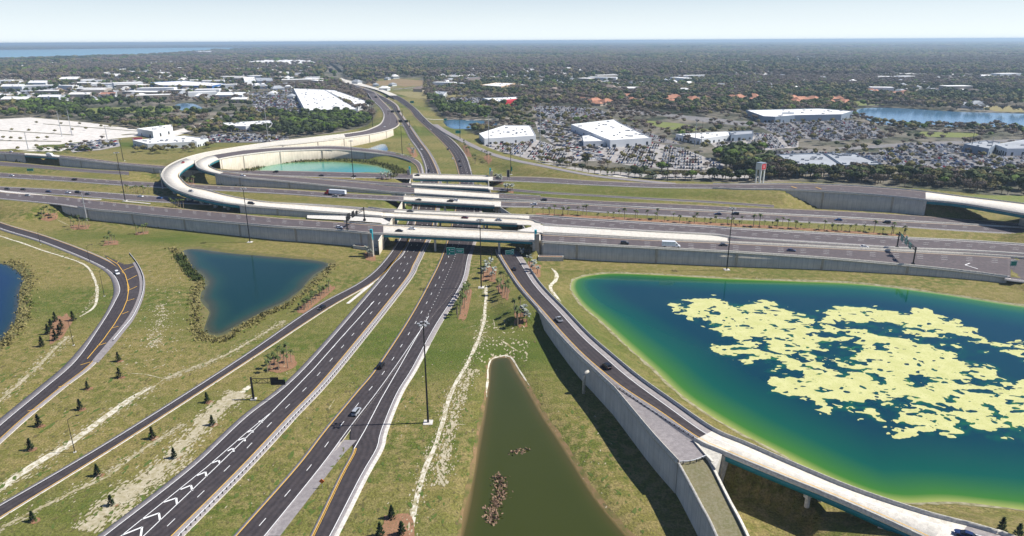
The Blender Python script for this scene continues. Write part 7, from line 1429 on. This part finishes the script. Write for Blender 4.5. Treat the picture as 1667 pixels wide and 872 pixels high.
for k, (px, m_, t) in LOTS.items():
    q = PP(px); same = np.array([p[5] == k for p in PTS]); ok |= same & (sdist(A[:, 0], A[:, 1], q) < -2)
for q in BLD:
    ok &= sdist(A[:, 0], A[:, 1], [tuple(a) for a in q]) > 3
okr = np.array([abs(proj((x, y, 0))[0] - 833) < 860 for x, y in A]); ok &= okr
PTS = [p for p, o_ in zip(PTS, ok) if o_]; PTS.sort(key=lambda p: p[0] ** 2 + p[1] ** 2); NIND = 255
for x, y, a, c, t, k in PTS[:NIND]:
    o = bpy.data.objects.new('parked_car', PCM[c][0]); COL.objects.link(o); o.location = (x, y, .3); o.rotation_euler = (0, 0, a + random.uniform(-.05, .05)); tag(o, f'{c} car parked {t}', 'car', f'parked cars {t}')
cols = sorted(set(CW)); V = []; F = []; MI = []
for x, y, a, c, t, k in PTS[NIND:]:
    m = PCM[c][1]; b = len(V); ca, sa_ = math.cos(a), math.sin(a); V += [(x + p[0] * ca - p[1] * sa_, y + p[0] * sa_ + p[1] * ca, p[2] + .3) for p in m.v]; F += [tuple(b + i for i in f) for f in m.f]; MI += [(cols.index(c) if q == 0 else len(cols)) for q in m.m]
me = bpy.data.meshes.new('parked_cars'); me.from_pydata(V, [], F); o = link('parked_cars', me, None, [paint(c) for c in cols] + [GLASS]); me.polygons.foreach_set('material_index', MI); tag(o, 'hundreds of parked cars filling the distant car parks', 'cars', kind='stuff')
print('cars', len(PTS))
# ------------------------------------------------------------------ trees
VB = np.array([(-900, 185), (-200, 190), (0, 194), (60, 189), (225, 206), (240, 215), (330, 232), (430, 229), (455, 228), (560, 213), (600, 204), (612, 190), (606, 172), (590, 158), (575, 148), (560, 140), (545, 134), (600, 128), (690, 130), (700, 150), (702, 176), (722, 192), (760, 212), (870, 258), (960, 281), (1040, 292), (1200, 296), (1300, 294.5), (1500, 306), (1667, 322), (1800, 335), (2600, 400)])
KEEP = [PP(p) for p in ([(232, 221), (345, 232), (470, 234), (470, 216), (600, 200), (470, 190), (345, 205)],)]
RP = np.concatenate([np.c_[r.C[:, :2], r.hw] for r in ROADS.values()])
def free(x, y, rad):
    ok = np.ones(len(x), bool); u, v = projv(x, y); ok &= v < vb(u)
    for q in EXCL: 
        qa = np.array(q); 
        if np.abs(qa).max() > 1e5: continue
        bb = (x > qa[:, 0].min() - 20) & (x < qa[:, 0].max() + 20) & (y > qa[:, 1].min() - 20) & (y < qa[:, 1].max() + 20); i = np.where(bb & ok)[0]
        if len(i): ok[i] &= sdist(x[i], y[i], q) > rad * .6
    for nm in ('east', 'pondb', 'pondc', 'small', 'loop'):
        q = LAKES[nm][0]; qa = np.array(q); i = np.where(ok & (x > qa[:, 0].min() - 20) & (x < qa[:, 0].max() + 20) & (y > qa[:, 1].min() - 20) & (y < qa[:, 1].max() + 20))[0]
        if len(i): ok[i] &= sdist(x[i], y[i], q) > rad
    i = np.where(ok & (y < 3500))[0]
    for s in range(0, len(i), 8000):
        k = i[s:s + 8000]; d = np.hypot(x[k][:, None] - RP[None, ::2, 0], y[k][:, None] - RP[None, ::2, 1]) - RP[None, ::2, 2]; ok[k] &= d.min(1) > rad + 7
    if HP:
        H = np.array(HP)
        for s in range(0, len(i), 20000):
            k = i[s:s + 20000]; d = np.hypot(x[k][:, None] - H[:, 0], (y[k][:, None] - H[:, 1] + 14) * .6); ok[k] &= d.min(1) > 13
    if HP2:
        H = np.array(HP2); cell = {}
        for q, (hx_, hy_, hw_) in enumerate(HP2): 
            for di in (-1, 0, 1):
                for dj in (-1, 0, 1): cell.setdefault((int(hx_ // 60) + di, int(hy_ // 60) + dj), []).append(q)
        for k in np.where(ok)[0]:
            for q in cell.get((int(x[k] // 60), int(y[k] // 60)), ()):
                hx_, hy_, hw_ = HP2[q]; dy_ = y[k] - hy_
                if abs(x[k] - hx_) < hw_ * .9 + 1 and -28 - hw_ < dy_ < hw_ * .8 + 4: ok[k] = False; break
    return ok
def grid(y0, y1, sp, seed):
    rr = np.random.default_rng(seed); ys = np.arange(y0, y1, sp); X_ = []; Y_ = []
    for y in ys:
        w = .8 * y + 40; xs = np.arange(-w, w, sp); X_.append(xs); Y_.append(np.full(len(xs), y))
    x = np.concatenate(X_); y = np.concatenate(Y_); return x + rr.uniform(-.48, .48, len(x)) * sp, y + rr.uniform(-.48, .48, len(x)) * sp
PT_ = []
for y0, y1, sp, rad, sc, hz_ in ((430, 1150, 8.5, 4, 1.0, 1.0), (1150, 2300, 10.5, 4, 1.25, 1.1), (2300, 4200, 16, 5, 1.9, 1.2), (4200, 9500, 34, 8, 4.2, 1.3), (9500, 30000, 110, 20, 14, 1.7)):
    x, y = grid(y0, y1, sp, int(y0)); rr = np.random.default_rng(int(y1)); dens = fbm(x, y, 160 if y0 < 4000 else 900, 4, 81)
    # car-park country is thinner, the wooded parts are closed
    u, v = projv(x, y); thin = inpoly(u, v, [(780, 190), (1000, 172), (1230, 200), (1667, 222), (1667, 262), (1500, 270), (1300, 262), (1180, 270), (1040, 292), (870, 258)]) | inpoly(u, v, [(-50, 140), (300, 140), (480, 140), (480, 160), (400, 190), (-50, 160)])
    pr = np.clip((dens - .30) / .12, .35, .97); pr = np.where(thin, pr * .42, pr); pr = np.where((resid(x, y) > -.01) & (y < 11000), pr * .62, pr); k = rr.random(len(x)) < pr; x, y = x[k], y[k]
    if y0 < 4200: k = free(x, y, rad)
    else:
        k = np.ones(len(x), bool)
        for q in FW: k &= ~inpoly(x, y, q)
        u, v = projv(x, y); k &= ~((np.abs(u - 548) < 16) & (v > 99)) 
    x, y = x[k], y[k]; n = len(x); s = sc * rr.uniform(.65, 1.25, n); kind_n = .5 * fbm(x, y, 70 if y0 < 4000 else 500, 3, 91) + .5 * fbm(x, y, 520, 3, 92) + rr.uniform(-.1, .1, n) + .03 * np.clip((y - 1200) / 2000, -1, .4) + .06
    kd = np.where(kind_n < .42, 0, np.where(kind_n < .50, 1, np.where(kind_n < .56, 3, 4))); kd = np.where(rr.random(n) < .04, 2, kd)
    u, v = projv(x, y)
    for wp in ([(455, 185), (560, 183), (605, 195), (605, 207), (560, 214), (500, 218), (455, 205)], [(27, 158), (270, 168), (280, 190), (130, 196), (27, 185)], [(690, 160), (760, 165), (800, 195), (720, 190)], [(1160, 250), (1235, 246), (1260, 268), (1200, 282)]):
        w_ = inpoly(u, v, wp); kd = np.where(w_, np.where(rr.random(n) < .5, 1, np.where(rr.random(n) < .5, 2, 0)), kd)
    PT_.append(np.c_[x, y, s, s * hz_ / (1 if y0 < 4000 else (sc * .5 if y0 < 9000 else sc * .45)), kd])
# car park trees
for k, (px, m_, t) in LOTS.items():
    q = PP(px); x0, y0 = np.min(q, 0); x1, y1 = np.max(q, 0); rr = np.random.default_rng(len(px)); n = int((x1 - x0) * (y1 - y0) / 420); x = rr.uniform(x0, x1, n); y = rr.uniform(y0, y1, n); ok = sdist(x, y, q) < 0
    for b in BLD: ok &= sdist(x, y, [tuple(a) for a in b]) > 4
    x, y = x[ok], y[ok]; s = rr.uniform(.45, .8, len(x)); PT_.append(np.c_[x, y, s, s, np.where(rr.random(len(x)) < .6, 3, 4)])
wl = [(u, 207 + rnd_) for u, rnd_ in []]
for u, v in [(6, 226), (19, 227), (34, 228), (62, 227), (77, 226), (48, 214), (20, 213), (90, 215), (118, 213), (140, 211), (165, 207), (180, 207), (100, 203), (60, 201), (130, 203), (60, 240), (75, 243), (100, 244), (110, 243), (30, 244)]:
    p = P(u, v + 1, 0); PT_.append(np.array([[p[0], p[1], .55, .55, 3]]))
for i in range(34):
    u = 880 + i * 11 + random.uniform(-2, 2); p = PT(u, np.interp(u, [870, 960, 1060, 1240], [262, 283, 291, 293]) + random.uniform(-3, 0)); PT_.append(np.array([[p[0], p[1], .8, .8, 3 if random.random() < .8 else 0]]))
for i in range(26):
    p = P(random.uniform(62, 150), random.uniform(242, 248), 0); PT_.append(np.array([[p[0], p[1], .45, .45, 1]]))
BLD_Q = [tuple(a) for a in min(BLD, key=lambda q: abs(proj((*q.mean(0), 6))[0] - 280) + abs(proj((*q.mean(0), 6))[1] - 228) * 3)]
for wp, n_, ks in (([(1130, 262), (1240, 250), (1262, 272), (1300, 282), (1480, 287), (1590, 290), (1667, 294), (1760, 300), (1760, 322), (1667, 312), (1580, 306), (1490, 301), (1300, 292), (1245, 292), (1180, 290), (1130, 284)], 330, (0, 1, 1, 3, 4)), ([(1155, 252), (1235, 244), (1262, 268), (1235, 280), (1180, 276)], 60, (1, 1, 2, 2, 0)), ([(202, 247), (235, 243), (330, 237), (352, 236), (340, 246), (215, 253)], 24, (3, 3, 4)), ([(455, 187), (560, 184), (604, 196), (604, 206), (560, 213), (490, 219), (455, 208)], 150, (0, 1, 1, 2))):
    q = PP(wp); x0, y0 = np.min(q, 0); x1, y1 = np.max(q, 0); rr = np.random.default_rng(n_); x = rr.uniform(x0, x1, n_ * 3); y = rr.uniform(y0, y1, n_ * 3); ok = inpoly(x, y, q); x, y = x[ok], y[ok]; ok = free(x, y, 3) if n_ != 24 else sdist(x, y, BLD_Q) > 4; x, y = x[ok][:n_], y[ok][:n_]; s = rr.uniform(.85, 1.45, len(x)) * (.62 if n_ == 24 else 1); PT_.append(np.c_[x, y, s, s, rr.choice(ks, len(x))])
T_ = np.concatenate(PT_); T_ = T_[np.argsort(np.hypot(T_[:, 0], T_[:, 1]))]; u, v = projv(T_[:, 0], T_[:, 1]); T_ = T_[(u > -60) & (u < 1727)]
print('trees', len(T_))
KN = ['dark', 'green', 'bright', 'olive', 'bare']; KD = {'dark': 'dark green dense tree', 'green': 'mid green leafy tree', 'bright': 'bright green tree', 'olive': 'olive tinted thinly leafed tree', 'bare': 'grey brown almost bare tree'}
NT = 296
TLM = [(120, 'beside the empty white car park'), (240, 'left of the shop with the red sign'), (300, 'in front of the shop with the red sign'), (400, 'behind the back of the flyover loop'), (500, 'in the wood behind the merging ramps, left part'), (640, 'in the wood behind the merging ramps, right part'), (860, 'below the smaller dealership'), (920, 'between the two white dealerships'), (980, 'below the largest dealership, left side'), (1060, 'below the largest dealership, right side'), (1130, 'right of the dark mast behind the far ramp'),
       (1180, 'well left of the sign tower'), (1228, 'just left of the sign tower'), (1262, 'just right of the sign tower'), (1310, 'behind the start of the far right wall'), (1360, 'behind the far right wall, left half'), (1420, 'behind the middle of the far right wall'), (1500, 'behind the far right wall, right half'), (1560, 'behind the left end of the far right bridge'), (1620, 'behind the middle of the far right bridge'), (9999, 'at the right edge behind the far right bridge')]
for x, y, s, sz, k in T_[:NT]:
    k = int(k); u_, v_ = proj((x, y, 0)); where = next(t for q, t in TLM if u_ < q)
    plant('tree', f'{KD[KN[k]]} {where}', 'tree', (x, y, float(hz(x, y))), random.choice(TREE[KN[k]]), f'trees {where}', s, s3=(s, s, sz))
R2_ = T_[NT:]; me = bpy.data.meshes.new('woods'); n = len(R2_); me.vertices.add(n); zz = hz(R2_[:, 0], R2_[:, 1]); me.vertices.foreach_set('co', np.c_[R2_[:, 0], R2_[:, 1], zz].ravel())
a_ = me.attributes.new('sc', 'FLOAT_VECTOR', 'POINT'); a_.data.foreach_set('vector', np.c_[R2_[:, 2], R2_[:, 2], R2_[:, 3]].astype(np.float32).ravel()); a_ = me.attributes.new('rot', 'FLOAT', 'POINT'); a_.data.foreach_set('value', RNG.uniform(0, 6.28, n).astype(np.float32)); a_ = me.attributes.new('kd', 'INT', 'POINT'); a_.data.foreach_set('value', R2_[:, 4].astype(np.int32))
woods = link('woods', me); tag(woods, 'woods of mixed green and bare trees stretching to the horizon', 'woods', kind='stuff')
tc = bpy.data.collections.new('tree_kinds')
for i, k in enumerate(KN):
    # low detail crown for the distance
    V, F = crown_geo(30 + i, n={'bare': 60}.get(k, 46), size=1.6 if k != 'bare' else 1.1, core=.72 if k != 'bare' else .5, R=4.6, H=6.2); me2 = mk('t%d' % i, V, F, LEAF[k]); tc.objects.link(bpy.data.objects.new('t%d' % i, me2))
ng = bpy.data.node_groups.new('scatter', 'GeometryNodeTree'); ng.interface.new_socket('Geometry', in_out='INPUT', socket_type='NodeSocketGeometry'); ng.interface.new_socket('Geometry', in_out='OUTPUT', socket_type='NodeSocketGeometry'); N = ng.nodes; L = ng.links
gi = N.new('NodeGroupInput'); go = N.new('NodeGroupOutput'); ci = N.new('GeometryNodeCollectionInfo'); ci.inputs['Collection'].default_value = tc; ci.inputs['Separate Children'].default_value = True; ci.inputs['Reset Children'].default_value = True
ip = N.new('GeometryNodeInstanceOnPoints'); ip.inputs['Pick Instance'].default_value = True
def na(nm, t): q = N.new('GeometryNodeInputNamedAttribute'); q.data_type = t; q.inputs['Name'].default_value = nm; return q.outputs[0]
cx = N.new('ShaderNodeCombineXYZ'); L.new(na('rot', 'FLOAT'), cx.inputs[2]); L.new(gi.outputs[0], ip.inputs['Points']); L.new(ci.outputs[0], ip.inputs['Instance']); L.new(na('kd', 'INT'), ip.inputs['Instance Index']); L.new(na('sc', 'FLOAT_VECTOR'), ip.inputs['Scale']); L.new(cx.outputs[0], ip.inputs['Rotation']); L.new(ip.outputs[0], go.inputs[0])
woods.modifiers.new('scatter', 'NODES').node_group = ng
# ------------------------------------------------------------------ woodland floor: a second ground colour under the trees
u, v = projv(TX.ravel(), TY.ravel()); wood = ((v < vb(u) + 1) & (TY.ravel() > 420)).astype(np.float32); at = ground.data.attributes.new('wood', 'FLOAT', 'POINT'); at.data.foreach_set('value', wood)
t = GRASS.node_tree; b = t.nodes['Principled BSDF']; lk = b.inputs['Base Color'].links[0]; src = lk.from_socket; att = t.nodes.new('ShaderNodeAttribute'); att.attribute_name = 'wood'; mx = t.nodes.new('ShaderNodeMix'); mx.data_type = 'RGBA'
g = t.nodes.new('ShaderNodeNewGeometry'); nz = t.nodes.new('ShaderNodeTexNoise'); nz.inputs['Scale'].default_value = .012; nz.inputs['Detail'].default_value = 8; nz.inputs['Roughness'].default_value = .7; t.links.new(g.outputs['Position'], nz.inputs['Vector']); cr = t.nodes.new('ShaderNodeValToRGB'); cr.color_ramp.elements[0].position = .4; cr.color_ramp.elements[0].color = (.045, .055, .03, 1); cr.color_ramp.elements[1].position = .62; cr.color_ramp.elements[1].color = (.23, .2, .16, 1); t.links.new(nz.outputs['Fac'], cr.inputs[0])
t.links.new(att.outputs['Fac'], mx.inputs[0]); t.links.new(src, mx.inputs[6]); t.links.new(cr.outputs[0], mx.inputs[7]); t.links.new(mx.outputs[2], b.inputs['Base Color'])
# ------------------------------------------------------------------ haze
hm = bpy.data.materials.new('haze'); hm.use_nodes = True; hm.node_tree.nodes.clear(); ho = hm.node_tree.nodes.new('ShaderNodeOutputMaterial'); pv = hm.node_tree.nodes.new('ShaderNodeVolumePrincipled'); pv.inputs['Color'].default_value = (.62, .82, 1, 1); pv.inputs['Density'].default_value = 8.5e-5; pv.inputs['Anisotropy'].default_value = 0.2; hm.node_tree.links.new(pv.outputs[0], ho.inputs['Volume'])
m = MB(); m.box(-64000, 64000, -900, 64000, -5, 126); tag(m.build('haze', [hm]), 'thin pale blue haze over the far land', 'haze', kind='stuff')
